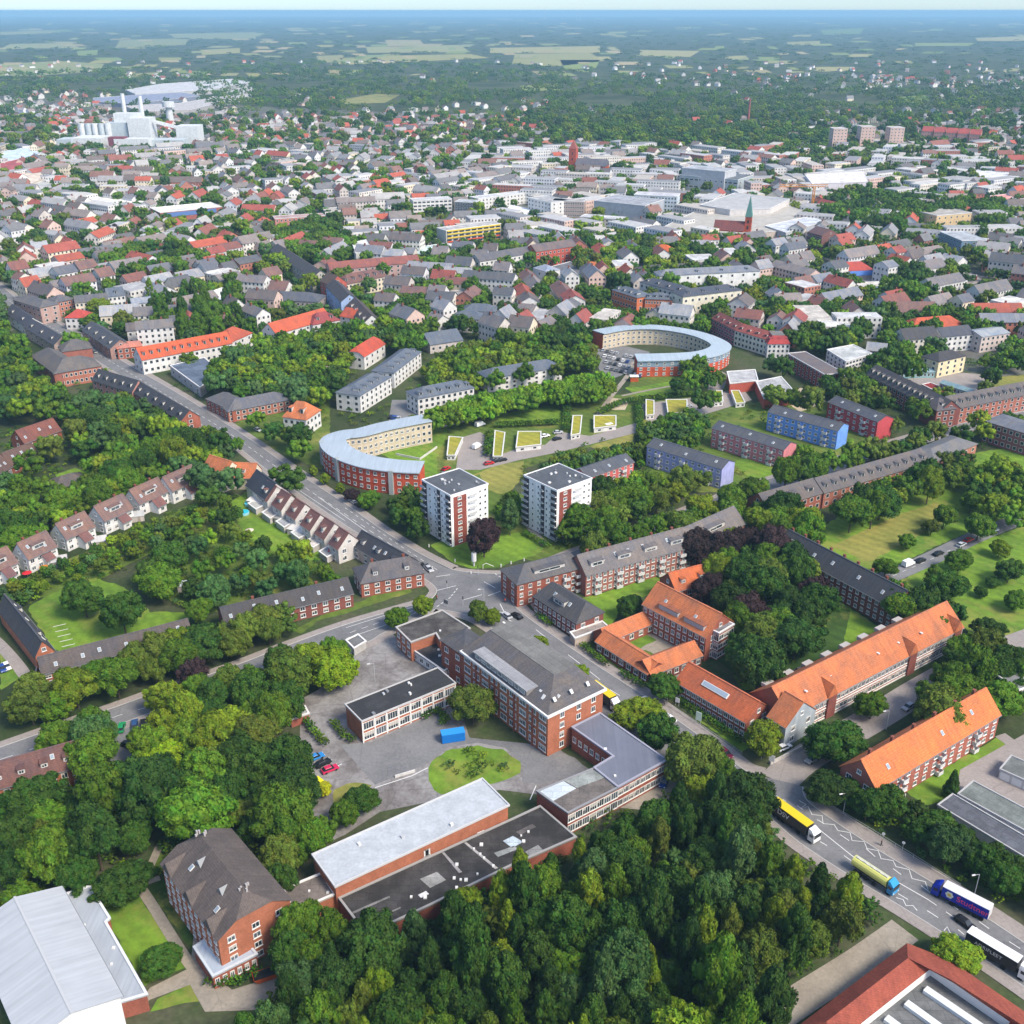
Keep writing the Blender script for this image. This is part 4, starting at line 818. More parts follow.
r, out, c = arc_building('curved_block', 'curved red brick block with blue grey roof around a lawn', 'curved building', [(422, 468.5), (395, 467), (368, 463), (347, 456), (335, 447.5), (334, 440), (345, 435.5), (361, 433.5), (386, 427), (427, 419)], 9.5, 9.4, ('brick', (.52, .085, .04)), ('wall', (.55, .46, .33)), ('metal', (.34, .40, .45), .5, (.38, .44, .49)), 3, 34)
n = len(out)
for t in (.12, .33, .52):
    i = int(t * n); d = (out[i + 1] - out[i]); m = MB(); p = out[i]; nn = (p - out[n // 2 - n // 3]).normalized(); m.box((p.x, p.y, 5), (1.8, 1.8, 10), 0, math.atan2(d.y, d.x)); m.obj('stair_tower', mat('plain', (.34, .37, .37), .5), r)
arc_building('curved_block', 'curved block with blue grey roof, red lower and grey upper storeys by the car park', 'curved building', [(598, 333), (625, 328.5), (655, 328), (685, 332), (707, 338), (721, 346), (714, 352.5), (695, 356.5), (665, 358), (636, 358.5)], 9.5, 8.4, ('brick', (.52, .09, .04)), ('wall', (.55, .46, .33)), ('metal', (.34, .41, .46), .5, (.38, .45, .5)), 3, 40, top=('plain', (.20, .27, .34)))
GARS = [[(495, 431), (505, 433), (502, 457), (493, 457)], [(518, 432), (541, 432), (541, 445), (516, 448)], [(573, 416), (582, 416), (580, 434), (571, 436)], [(594, 416), (616, 416), (616, 426), (594, 429)], [(646, 400), (654, 401), (654, 415), (646, 416)], [(666, 400), (687, 400), (687, 413), (668, 414)], [(714, 391), (722, 391), (723, 402), (714, 403)], [(731, 391), (739, 391), (745, 403), (736, 404)], [(449, 437), (463, 438), (455, 456), (447, 456)]]
for k, gpt in enumerate(GARS): P('garage_block', 'low garage block with yellow-green sedum roof and white doors', 'garage', gpt, 1.9, ('wall', WH), ('grass', (.33, .29, .035), .95, (.24, .25, .035)), [(2, 1, 2)], group='sedum-roofed garages', trim=('plain', (.6, .6, .58)), ind=False)
def mans(name, label, a, c, d, h=8, wall=WH, rcol=SL, nf=3, nc=8, ne=3, roof='hip', rh=3.4, dorm=0, **k):
    return B(name, label, 'building', a, c, d, h, roof, rh, ('wall', wall), ('tile', rcol), nf=nf, nc=nc, ne=ne, dorm=dorm, ind=False, **k)
mans('barracks_block', 'white block with slate grey hipped roof and rows of dormers above the curved red block', (360, 396), (391, 377), 13, 8.5, dorm=5, nc=7)
mans('barracks_block', 'white slate-roofed block further back along the same tree-lined lane', (394, 373), (421, 352), 12, 8, dorm=5, nc=8)
mans('barracks_block', 'white slate-roofed block with end wall beside the bright clipped trees', (418, 399), (474, 388), 12, 8.3, dorm=6, nc=10); mans('barracks_block', 'slate grey roof behind the long bright tree row', (488, 379), (562, 367), 12, 7, dorm=0, nc=10)
mans('grey_hall', 'grey slate hall with gable near the white villa', (430, 345), (463, 340), 16, 5, (.5, .45, .42), SL, 1, 5, 2, 'gable', 4.5)
mans('white_villa', 'white two-winged villa with flat slate hipped roof amid trees', (450, 318), (483, 320), 12, 8, WH, SL, 3, 6, 3); mans('white_villa', 'rear white wing with slate roof beside the villa', (462, 311), (495, 312), 12, 8, WH, SL, 3, 6, 3)
mans('orange_roof_house', 'cream house with large orange hipped roof above the crossing', (283, 417), (306, 420), 13, 7.5, WH, OR, 2, 4, 4, 'hip', 6, 2, ridge=2)
g = mans('long_red_roof_school', 'long white school with orange-red tiled roof beside the blue flat hall', (142, 360), (232, 343), 12, 8, WH, (.52, .10, .04), 2, 16, 2, 'gable', 5, 12, dw=1.2)
B('', '', '', (232, 342), (252, 333), 14, 7, 'hip', 5, ('wall', WH), ('tile', (.42, .09, .045)), nf=2, nc=3, ind=False, root=g.root)
mans('red_roof_wing', 'white building with rusty red roof emerging between the dark trees', (276, 334), (331, 318), 12, 7, WH, (.5, .10, .045), 2, 8, 2, 'gable', 5); mans('red_roof_wing', 'white gabled end with rusty red roof next to the dark round tree', (340, 316), (361, 320), 12, 7, WH, (.45, .09, .045), 3, 3, 2, 'gable', 4)
P('flat_sports_hall', 'flat hall with slate blue roof below the red-roofed school', 'hall', [(170, 366), (204, 358), (221, 372), (200, 388)], 5, ('wall', (.4, .4, .42)), ('felt', (.085, .11, .15), .7), [(3, 1, 5)], ind=False)
mans('brick_hip_house', 'brick building with dark grey hipped roof at the street fork', (206, 399), (232, 411), 12, 5.5, BR, GRY, 2, 6, 2, 'hip', 3.6); mans('brick_hip_house', 'brick wing with grey hipped roof facing the lawn', (228, 412), (290, 400), 11, 5.2, (.34, .13, .09), (.13, .125, .13), 2, 10, 2, 'hip', 3.6)
mans('white_red_house', 'white house with red half-hipped roof beside the lane', (364, 357), (385, 344), 11, 7, WH, (.45, .075, .04), 2, 4, 2, 'halfhip', 4.5)
g = mans('brick_school', 'old brick school with large grey brown hipped roofs by the street', (54, 374), (101, 366), 16, 7.5, (.4, .15, .10), (.14, .12, .105), 2, 10, 2, 'hip', 5); B('', '', '', (31, 356), (55, 374), 14, 7.5, 'hip', 5, ('brick', (.32, .12, .09)), ('tile', (.14, .12, .105)), nf=2, nc=6, ind=False, root=g.root); B('', '', '', (62, 352), (92, 348), 12, 7.5, 'hip', 4.5, ('brick', (.32, .12, .09)), ('tile', (.13, .112, .1)), root=g.root)
mans('dark_terrace', 'terrace with black roof and white dormers along the main street', (133, 392), (181, 421), 9, 5, BR, (.06, .06, .065), 2, 9, 1, 'gable', 4, 6); mans('dark_terrace', 'black-roofed terrace with pinkish end beside the old brick school', (92, 380), (132, 392), 9, 5.5, (.4, .2, .17), (.06, .06, .065), 2, 7, 1, 'gable', 4.5, 5)
mans('slate_terrace', 'slate-roofed terrace near the dark street trees further up the road', (24, 327), (54, 345), 10, 6, (.4, .3, .26), (.075, .075, .085), 2, 6, 2, 'gable', 4, 3); mans('slate_terrace', 'white-gabled slate terrace at the picture edge', (5, 312), (25, 326), 10, 6, WH, (.07, .07, .08), 2, 4, 2, 'gable', 4, 2)
mans('street_tenement', 'tall pinkish tenement with grey roof on the bend of the main street', (13, 300), (40, 308), 12, 10, (.42, .28, .24), GRY, 3, 6, 2, 'hip', 3); mans('street_tenement', 'brick tenement with hipped roof beside the round dark tree', (55, 303), (75, 299), 12, 9, (.42, .15, .1), GRY, 3, 5, 2, 'hip', 3)
mans('street_tenement', 'cream tenement with grey roof in the row above the round tree', (75, 303), (108, 300), 12, 9, CR, GRY, 3, 8, 2, 'gable', 3); mans('street_tenement', 'white gabled tenement next to the wide conifers', (108, 297), (125, 295), 12, 10, WH, SL, 3, 4, 2, 'gable', 4, 1); mans('street_tenement', 'pale flat tenement beside the tall conifer group', (132, 304), (152, 302), 12, 9, (.6, .6, .62), (.3, .31, .33), 3, 5, 2, 'gable', 2)
mans('red_roof_house', 'red-roofed house with white front on the bend of the street', (65, 318), (86, 318), 11, 7, WH, (.48, .07, .05), 2, 4, 2, 'hip', 4); mans('orange_flat_house', 'pink orange roofed brick house near the long red-roofed school', (117, 349), (142, 346), 11, 6, BR, (.55, .2, .13), 2, 4, 2, 'hip', 2)
mans('grey_terrace', 'grey slate terrace along the upper side of the street', (82, 330), (110, 349), 12, 6, (.33, .2, .17), (.085, .085, .09), 2, 6, 2, 'gable', 4, 4)
P('scaffolded_hall', 'white scaffolded flat building among the trees', 'building', [(197, 297), (222, 288), (236, 295), (212, 306)], 8, ('wall', WH), ('felt', (.6, .62, .64)), [(3, 3, 5), (2, 3, 6)], ind=False)
mans('grey_institute', 'wide slate-roofed institute with pale central roof', (265, 300), (318, 302), 16, 7, (.36, .3, .28), (.105, .108, .12), 2, 12, 2, 'hip', 4); mans('red_villa', 'red-tiled villa with white base behind the long red roof', (313, 325), (340, 320), 12, 7, WH, (.28, .06, .055), 2, 5, 2, 'hip', 5, 2)
mans('long_tenement', 'long tenement with dark roof running towards the church quarter', (270, 250), (312, 278), 12, 10, (.45, .42, .36), (.075, .07, .07), 3, 14, 1, 'gable', 4); mans('brick_gabled_tenement', 'red brick gabled tenement at the end of the dark long roof', (320, 281), (330, 285), 12, 11, (.42, .1, .07), BRN, 3, 3, 2, 'gable', 5)
mans('blue_tenement', 'pale blue tenement with dark brown mansard along the lane', (326, 286), (341, 302), 11, 11, (.3, .4, .6), (.075, .065, .065), 3, 4, 1, 'gable', 4); mans('brown_mansard_row', 'white-fronted row with dark brown mansard roof running to the trees', (343, 304), (362, 325), 12, 8, WH, (.09, .068, .062), 2, 7, 1, 'gable', 5, 5); mans('brown_tenement_row', 'cream tenement row with wide red brown roof', (345, 285), (388, 276), 13, 9, CR, (.17, .085, .07), 3, 12, 2, 'hip', 5, 6); mans('brown_tenement_row', 'pink tenement row with red gabled roof beyond the trees', (330, 270), (420, 262), 12, 9, (.45, .3, .28), (.26, .09, .07), 3, 14, 2, 'gable', 4)
# right middle
r = P('school_gym', 'flat-roofed red brick gym with pale roof among sports courts', 'hall', [(727, 372), (755, 370), (758, 381), (730, 384)], 5, ('brick', (.42, .09, .06)), ('felt', (.33, .33, .33), .8), ind=False); P('school_gym', 'grey-roofed wing with red brick fascia next to the flat gym', 'hall', [(756, 382), (781, 377), (796, 394), (764, 399)], 5, ('brick', (.42, .09, .06)), ('felt', (.3, .3, .3), .8), ind=False)
g = mans('courtyard_tenement', 'long brick tenement with dark roof and rows of white dormers around a yard', (866, 374), (940, 411), 11, 8, (.22, .075, .065), (.085, .075, .072), 3, 18, 1, 'gable', 4.2, 14); B('', '', '', (953, 409), (1040, 392), 11, 8, 'gable', 4.2, ('brick', (.36, .13, .09)), ('tile', (.13, .11, .1)), nf=3, nc=14, dorm=12, ind=False, root=g.root); B('', '', '', (937, 411), (956, 409), 12, 8.4, 'hip', 4, ('brick', (.26, .09, .07)), ('tile', (.12, .1, .095)), nf=3, nc=3, ind=False, root=g.root)
g = mans('purple_brick_flats', 'plum brick flats with grey flat-pitched roof at the right edge', (985, 421), (1040, 438), 14, 9.5, (.25, .085, .095), (.16, .16, .17), 3, 9, 3, 'hip', 1.6)
mans('street_row_block', 'long row with brown roof and dormers behind the park trees', (768, 509), (822, 493), 11, 6.5, BR, (.13, .11, .1), 2, 8, 1, 'gable', 4, 3, dw=3); mans('street_row_block', 'long row with grey brown roof and white dormer strips beyond the copse', (824, 493), (930, 462), 11, 6.5, (.34, .13, .09), (.135, .115, .105), 2, 14, 1, 'gable', 4, 12); mans('street_row_block', 'end section of the row with flat grey roof and teal skylight', (935, 462), (977, 444), 12, 7, (.4, .17, .12), (.17, .16, .15), 2, 6, 2, 'hip', 2.4)
mans('brick_tenement_row', 'dark red brick tenement row with flat roof near the building site', (788, 354), (825, 375), 10, 8, (.26, .06, .05), (.16, .13, .12), 3, 10, 1, 'flat', 0); P('white_flats', 'long white balcony flats with grey flat roof behind the brick tenements', 'apartment block', [(827, 350), (853, 345), (872, 354), (846, 362)], 9, ('wall', WH), ('felt', (.36, .37, .36)), [(2, 4, 8, {'w': 2}), (3, 4, 5)], ind=False)
mans('cream_house', 'cream yellow villa with black roof beside the yard', (939, 362), (966, 356), 11, 8.5, (.7, .6, .38), (.06, .055, .055), 3, 4, 2, 'hip', 3); mans('cream_tenement', 'pale tenement with dark gabled roof and green balconies', (905, 340), (939, 337), 12, 9, (.55, .52, .45), (.07, .065, .065), 3, 7, 2, 'gable', 4.5); mans('white_tenement', 'white tenement with slate roof right of the pale one', (943, 337), (974, 334), 12, 9, WH, (.085, .085, .095), 3, 6, 2, 'gable', 3.5); mans('brick_white_flats', 'brick and white flats with flat grey roof near the right edge', (982, 337), (1010, 333), 13, 9, (.6, .5, .46), (.32, .33, .33), 3, 6, 2, 'gable', 1.6)
mans('long_red_roof_hall', 'low hall with long orange-red hipped roof and white gables', (912, 330), (966, 326), 14, 5, WH, (.5, .10, .045), 1, 10, 2, 'hip', 5); mans('red_mansard', 'white house with crimson mansard roof at the street corner', (768, 344), (790, 344), 12, 8, WH, (.38, .05, .045), 3, 5, 2, 'mansard', 4, 3); mans('brick_low_house', 'brick house with grey roof between the white flats', (866, 350), (886, 352), 11, 6, BR, (.3, .29, .28), 2, 4, 2, 'gable', 3)
mans('teal_shed', 'long low teal glass-fronted shed in the yard', (940, 383), (975, 394), 5, 3, (.2, .4, .42), (.22, .32, .33), 1, 10, 1, 'gable', 1); mans('teal_shed', 'second low teal shed on the far side of the yard', (897, 373), (935, 372), 5, 3, (.2, .4, .42), (.24, .34, .35), 1, 10, 1, 'gable', 1); P('red_court', 'flat dark red play court surface in the yard', 'play court', [(922, 385), (930, 383), (958, 394), (946, 397)], .25, ('plain', (.25, .03, .03)), ('plain', (.22, .03, .03)))
# orange towers row and new flats behind the second curved block
for a, c, d, h, wl, rc, l in [((612, 290), (637, 298), 12, 13, (.55, .16, .07), SL, 'orange brick flats with slate roof at the corner of the new quarter'), ((645, 299), (671, 300), 12, 12, (.55, .16, .07), SL, 'orange flats with hipped slate roof next to the bay-fronted flats'), ((683, 297), (742, 290), 13, 16, (.66, .62, .5), (.08, .085, .1), 'cream bay-fronted flats with dark slate roof'), ((640, 282), (682, 293), 12, 13, (.6, .58, .55), (.085, .09, .105), 'dark slate roofed flats running into the new quarter'), ((660, 276), (760, 271), 12, 13, (.7, .7, .68), (.2, .205, .22), 'long white flats with grey roof at the back of the new quarter'), ((640, 272), (715, 268), 13, 7, (.45, .3, .26), (.1, .085, .085), 'brown-roofed long house beyond the new quarter'), ((712, 318), (735, 330), 10, 9, (.30, .09, .13), (.2, .06, .05), 'wine red terrace climbing behind the curved block'), ((735, 330), (768, 340), 10, 9, (.6, .62, .5), (.3, .08, .06), 'cream and green gabled terrace beside the wine red one')]:
    mans('new_flats', l, a, c, d, h, wl, rc, 3, 9, 2, 'hip' if d > 11 else 'gable', 3, 4)
# ------------------------------------------------------------------ far landmarks
def office(name, label, a, c, d, h, wall, nf=4, nc=10, rc=(.3, .3, .3), ne=3, w=None, roof='flat', rh=2, cat='office block'):
    return B(name, label, cat, a, c, d, h, roof, rh, ('wall', wall), ('felt' if roof == 'flat' else 'tile', rc), nf=nf, nc=nc, ne=ne, ind=False, oh=.2, w=w)
g = office('office_block', 'grey office slab with yellow and orange balcony stripes', (446, 231), (501, 224), 14, 15, (.42, .40, .36), 5, 9, (.33, .32, .31), 0, 4.5)
for k, z in enumerate((3.4, 6.4, 9.3, 12.2, 14.7)):
    m = MB(); m.box((0, -g.W / 2 - .3, z), (g.L * .96, .6, .9)); m.obj('balcony_stripe', mat('plain', [(.5, .2, .03), (.6, .1, .04), (.62, .42, .03), (.6, .45, .04), (.66, .45, .03)][k], .6), g.root, g.base)
office('office_block', 'white ribbon-window office by the railway', (413, 201), (452, 199), 14, 13, WH, 4, 9, (.4, .4, .4), 2, 3); office('office_block', 'dark glass office tower next to the white ribbon-window office', (455, 202), (475, 203), 14, 13, (.1, .12, .15), 4, 6, (.3, .32, .33)); office('office_block', 'long white office with flat roof left of the tree clump', (478, 199), (527, 193), 14, 10, WH, 3, 14, (.42, .42, .42))
office('office_block', 'white office with grey end wall beside the tree clump', (528, 198), (551, 203), 22, 14, WH, 4, 7, (.3, .3, .3)); office('office_block', 'brown and white striped office block', (552, 201), (584, 202), 14, 14, (.38, .3, .27), 4, 14, (.28, .26, .25), 1, 1.2); office('department_store', 'blank grey department store box with white end', (594, 201), (645, 206), 40, 15, (.36, .38, .41), 1, 1, (.26, .27, .29), 0, 1, cat='store'); office('office_block', 'pale blue curtain-wall office beside the grey store', (634, 195), (677, 197), 20, 14, (.55, .62, .68), 4, 14, (.4, .4, .42), 2)
office('office_block', 'brick and white low office in front of the grey store', (580, 217), (622, 220), 14, 9, (.6, .55, .5), 3, 10, (.4, .4, .4))
P('shopping_mall', 'sprawling shopping mall with pale beige flat roofs', 'mall', [(656, 231), (690, 214), (728, 199), (770, 200), (812, 214), (816, 226), (772, 232), (745, 234), (705, 232)], 9, ('wall', (.5, .42, .36)), ('felt', (.42, .39, .34), .8, (.47, .45, .41)), [(0, 2, 8)], ind=False, sky=14)
P('shopping_mall_hall', 'raised rear hall of the mall with white flat roof', 'mall', [(700, 205), (735, 193), (790, 199), (770, 209), (730, 210)], 14, ('wall', (.55, .52, .5)), ('felt', (.45, .45, .44), .8, (.38, .38, .38)), ind=False, sky=10)
g = office('town_hall', 'dark-roofed flat civic hall with wide overhang beside the park woods', (680, 175), (738, 180), 40, 14, (.35, .4, .42), 2, 12, (.1, .11, .12), 3, 4, cat='civic hall'); B('', '', '', (682, 168), (725, 172), 26, 21, 'flat', 0, ('wall', (.45, .46, .48)), ('felt', (.3, .31, .33)), nf=1, nc=8, root=g.root, ind=False)
def church(x, y, label, tw, th, sh, spire, nave, ang, nl, nh=10):
    p = U((x, y)); r = thing('church', label, 'church', (p.x, p.y, 0), ang); bm_ = mat('brick', (.44, .085, .04)); FRONT.append((x - 9, x + 9, y - 8, y + 10))
    m = MB(); m.box((0, 0, th / 2), (tw, tw, th)); m.obj('tower', bm_, r)
    m = MB(); e = tw / 2 + .3; m.hull([(-e, -e, th), (e, -e, th), (e, e, th), (-e, e, th)], [(-.1, -.1, th + sh), (.1, -.1, th + sh), (.1, .1, th + sh), (-.1, .1, th + sh)]); m.obj('spire', mat('plain', spire, .6), r)
    m = MB(); m.box((nl / 2 + tw / 2, 0, nh / 2), (nl, tw * 2, nh)); m.obj('nave', bm_, r); m = MB(); w_ = tw + .5
    m.hull([(tw / 2, -w_, nh), (tw / 2 + nl + .4, -w_, nh), (tw / 2 + nl + .4, w_, nh), (tw / 2, w_, nh)], [(tw / 2, -.1, nh + 7), (tw / 2 + nl + .4, -.1, nh + 7), (tw / 2 + nl + .4, .1, nh + 7), (tw / 2, .1, nh + 7)]); m.obj('roof', mat('tile', nave), r)
    for zz in (th * .35, th * .6, th * .82):
        m = MB()
        for s in (0, 1, 2, 3):
            a = s * math.pi / 2; m.box((math.cos(a) * tw / 2, math.sin(a) * tw / 2, zz), (1.4 if s % 2 else .2, .2 if s % 2 else 1.4, 2.6))
        m.obj('belfry_opening', DARK, r)
    RECTS.append((p.x, p.y, 1, 0, nl, tw * 1.5))
church(746.5, 243, 'red brick church with slim green copper spire beside the mall', 5, 21, 16, (.10, .22, .19), (.2, .06, .05), R(160), 24); church(573, 174, 'red brick church with stout pointed tower and grey nave roof in the old town', 8.5, 28, 9, (.28, .08, .06), (.13, .12, .13), R(-20), 36, 11)
# factory
p = U((120, 150)); r = thing('factory', 'white factory with tall silos, two chimneys and conveyor bridge', 'factory', (p.x, p.y, 0)); FW = mat('wall', (.6, .62, .62)); FG = mat('wall', (.45, .50, .52))
def fb(nm, x, y, w_, d_, z, mt=FW, parts=None): m = MB(); m.box((x, y, z / 2), (w_, d_, z)); return m.obj(nm, mt, r)
fb('main_tower', 18, 50, 30, 30, 37); fb('main_tower', -14, 55, 28, 30, 31, FG); fb('top_house', -4, 62, 34, 18, 42); fb('low_building', -40, 10, 40, 40, 16); fb('low_building', 20, 0, 46, 20, 15); fb('low_building', 60, 20, 50, 30, 12, FG); fb('low_building', 0, -2, 22, 14, 17, mat('brick', (.22, .06, .08))); fb('low_building', 80, 60, 30, 30, 26); fb('low_building', -70, 30, 40, 30, 12, FG)
for k in range(5): m = MB(); m.cyl((-62 + k * 9, 40, 0), (-62 + k * 9, 40, 30), 4.2, k=12); m.obj('silo', FG if k % 2 else FW, r)
for x, hh in ((-12, 66), (12, 63)): m = MB(); m.cyl((x, 75, 0), (x, 75, hh), 3.6, 2.6, 12); m.obj('chimney', FW, r)
m = MB(); m.hull([(36, 45, 30), (36, 49, 30), (36, 49, 34), (36, 45, 34)], [(78, 55, 18), (78, 59, 18), (78, 59, 22), (78, 55, 22)]); m.obj('conveyor_bridge', FW, r)
RECTS.append((p.x, p.y + 30, 1, 0, 100, 60))
p = U((171, 126)); r = thing('water_tower', 'pale water tower with wide round head right of the factory', 'water tower', (p.x, p.y, 0)); m = MB(); m.cyl((0, 0, 0), (0, 0, 30), 6, 5, 12); m.obj('shaft', FW, r); m = MB(); m.cyl((0, 0, 29), (0, 0, 37), 9.5, 9.5, 16); m.obj('head', FW, r)
p = U((748, 123)); r = thing('brick_chimney', 'tall slim brick chimney standing in the woods', 'chimney', (p.x, p.y, 0)); m = MB(); m.cyl((0, 0, 0), (0, 0, 38), 2, 1.4, 10); m.obj('shaft', mat('brick', (.35, .1, .08)), r); m = MB(); m.cyl((0, 0, 37), (0, 0, 38.5), 1.8, 1.8, 10); m.obj('rim', mat('brick', (.3, .09, .07)), r)
HALLS = [([(126, 90), (160, 84), (232, 79), (250, 82), (210, 90), (135, 94)], 9, (.40, .40, .40), 'long white factory halls stretching behind the silos'), ([(93, 98), (180, 92), (200, 96), (130, 104), (95, 102)], 7, (.19, .21, .28), 'blue grey warehouse roof behind the factory chimneys'), ([(125, 106), (180, 103), (205, 99), (240, 88), (255, 86), (250, 96), (190, 110), (140, 112)], 7, (.36, .34, .33), 'pale pinkish warehouse roofs right of the factory'), ([(72, 202), (84, 195), (158, 203), (160, 208), (108, 208)], 6, (.55, .54, .5), 'wide white hall roof along the railway'),
         ([(0, 152), (30, 147), (44, 156), (20, 162), (0, 163)], 7, (.42, .5, .56), 'light blue factory roof at the picture edge'), ([(0, 163), (20, 159), (26, 168), (0, 172)], 8, (.3, .07, .07), 'dark red factory block at the picture edge'), ([(5, 178), (30, 171), (52, 175), (30, 184)], 7, (.5, .42, .34), 'beige flat-roofed works near the rail curve'), ([(20, 190), (45, 180), (58, 186), (40, 195)], 5, (.36, .36, .34), 'grey low sheds in the rail yard'), ([(120, 187), (190, 184), (205, 190), (130, 194)], 5, (.3, .28, .28), 'long grey station roof'), ([(765, 226), (812, 216), (824, 222), (786, 233)], 10, (.4, .42, .45), 'grey multi-storey roof beside the mall'), ([(805, 175), (864, 172), (868, 182), (812, 184)], 13, (.55, .52, .56), 'pale lilac-fronted clinic with white roof'), ([(970, 170), (1010, 172), (1024, 180), (985, 182)], 8, (.5, .5, .5), 'white market roof at the rail line'), ([(850, 283), (905, 281), (915, 288), (860, 292)], 5, (.45, .42, .38), 'long beige depot roof beside the road'), ([(990, 196), (1008, 194), (1015, 200), (998, 204)], 9, (.55, .25, .22), 'salmon block by the rail line'), ([(510, 205), (545, 212), (530, 220), (505, 214)], 4, (.6, .6, .58), 'low pavilion roofs behind the yellow-striped office'), ([(405, 250), (440, 244), (450, 250), (415, 258)], 5, (.4, .5, .48), 'greenish low roofs left of the yellow-striped office'), ([(540, 270), (570, 262), (588, 272), (560, 284)], 6, (.12, .12, .13), 'black and white courtyard roof'), ([(440, 292), (470, 290), (486, 297), (452, 303)], 6, (.2, .19, .19), 'long grey brown hall roof in the green quarter'), ([(352, 243), (366, 240), (372, 250), (356, 254)], 12, (.5, .5, .48), 'pale flat tower house by the wooded hill')]
for pts, h, c, l in HALLS: P('warehouse' if h > 4 else 'pavilion', l, 'hall', pts, h, ('wall', tuple(min(.8, x * 1.05) for x in c)), ('felt', c, .8), ind=False)
g = office('sports_hall', 'hall with blue band, red ends and pale roof near the railway', (160, 213), (222, 207), 30, 8, (.35, .12, .1), 1, 1, (.55, .55, .53), 0, 1, cat='hall'); m = MB(); m.box((0, -g.W / 2 - .1, 5.6), (g.L * .8, .3, 3.6)); m.obj('blue_band', mat('plain', (.1, .18, .4)), g.root, g.base)
for i, (x, y) in enumerate(((841, 128), (869, 126), (898, 127))): office('tower_flats', 'salmon tower flats above the woods, ' + ['leftmost and lowest of three', 'middle one of three', 'next to the red gabled row'][i], (x - 7, y + 1), (x + 7, y + 1), 20, 27, (.62, .44, .37), 7, 4, (.4, .35, .33), 2)
for i in range(5): office('gabled_row', 'red-roofed gabled row houses beyond the salmon tower flats', (922 + i * 12, 131 + i * .8), (933 + i * 12, 131.5 + i * .8), 16, 12, (.5, .25, .2), 3, 4, (.4, .08, .06), 1, None, 'gable', 6); GR_ = [o for o in bpy.data.objects if o.name.startswith('gabled_row')]; [o.__setitem__('group', 'gabled row houses') for o in GR_]
office('town_school', 'beige panel-fronted school in the park trees', (937, 216), (972, 213), 24, 13, (.62, .46, .26), 3, 6, (.3, .28, .25), 2); office('glass_office', 'blue glass office in front of the beige school', (940, 232), (962, 241), 20, 11, (.16, .24, .32), 3, 8, (.3, .32, .34)); office('glass_office', 'pale stone office wing beside the blue glass one', (962, 241), (987, 243), 18, 9, (.55, .5, .42), 3, 8, (.33, .34, .34))
g = office('school_pavilion', 'school with red hipped roof and blue wrapped scaffold front', (830, 272), (874, 270), 14, 6, (.5, .4, .36), 1, 8, (.4, .07, .05), 1, None, 'hip', 5); m = MB(); m.box((0, -g.W / 2 - 1, 4.4), (g.L, .4, 3.2)); m.obj('blue_banner', mat('plain', (.12, .25, .65)), g.root, g.base)
office('brick_tower_house', 'red brick tenement with gabled bays behind the white flats', (536, 252), (577, 246), 13, 12, (.42, .085, .06), 3, 10, (.16, .12, .11), 2, None, 'gable', 4); office('white_row', 'white tenement row with dark roof leading to the brick gabled tenement', (480, 262), (535, 253), 13, 10, WH, 3, 12, (.13, .12, .12), 2, None, 'gable', 4); office('white_cube_house', 'plain white house with blank gable in the green quarter', (533, 268), (546, 272), 12, 10, WH, 2, 1, (.3, .32, .36), 2, None, 'hip', 3)
office('orange_hall', 'orange-roofed hall with curved eaves amid trees', (580, 268), (602, 270), 12, 5, (.4, .25, .18), 1, 5, (.52, .15, .05), 2, None, 'hip', 4); office('orange_villa_far', 'white villa with bright orange hipped roof in front of the mall', (649, 252), (673, 254), 14, 8, WH, 2, 6, (.6, .13, .04), 2, None, 'hip', 5); bpy.data.objects['orange_villa_far'].name = 'town_villa'
office('balcony_row', 'red and white balcony row on the wooded hillside', (275, 219), (325, 216), 13, 10, (.5, .2, .16), 3, 12, (.3, .2, .19), 1); office('old_theatre', 'white-fronted house beside the orange crane', (815, 205), (828, 208), 14, 9, WH, 2, 4, (.36, .08, .06), 2, None, 'gable', 5); office('brown_block', 'brown brick block with blank gable near the crane', (808, 232), (822, 236), 16, 13, (.2, .1, .09), 3, 5, (.16, .09, .08), 1, None, 'gable', 4)
# crane, turbines, trains
p = U((811, 216)); r = thing('tower_crane', 'orange tower crane beside the mall', 'crane', (p.x, p.y, 0)); OC = mat('plain', (.55, .22, .03), .5)
m = MB()
for sx in (-.8, .8):
    for sy in (-.8, .8): m.cyl((sx, sy, 0), (sx, sy, 26), .28, k=4)
for k in range(12):
    s = 1 if k % 2 else -1; m.cyl((-.8 * s, -.8, k * 2.1), (.8 * s, -.8, k * 2.1 + 2.1), .15, k=4); m.cyl((-.8, -.8 * s, k * 2.1), (-.8, .8 * s, k * 2.1 + 2.1), .15, k=4)
m.obj('mast', OC, r); m = MB()
for z, y in ((26, -.7), (26, .7), (28, 0)): m.cyl((12, y, z), (-32, y, z), .3, k=4)
for k in range(20): x = 12 - k * 2.2; m.cyl((x, -.7, 26), (x - 1.1, 0, 28), .14, k=4); m.cyl((x - 1.1, 0, 28), (x - 2.2, .7, 26), .14, k=4)
m.obj('jib', OC, r); m = MB(); m.box((11, 0, 25), (3, 2, 2.4)); m.obj('counterweight', mat('plain', (.3, .3, .3)), r); m = MB(); m.box((0, 1.4, 25), (1.6, 1.6, 2)); m.obj('cab', FRAME, r)
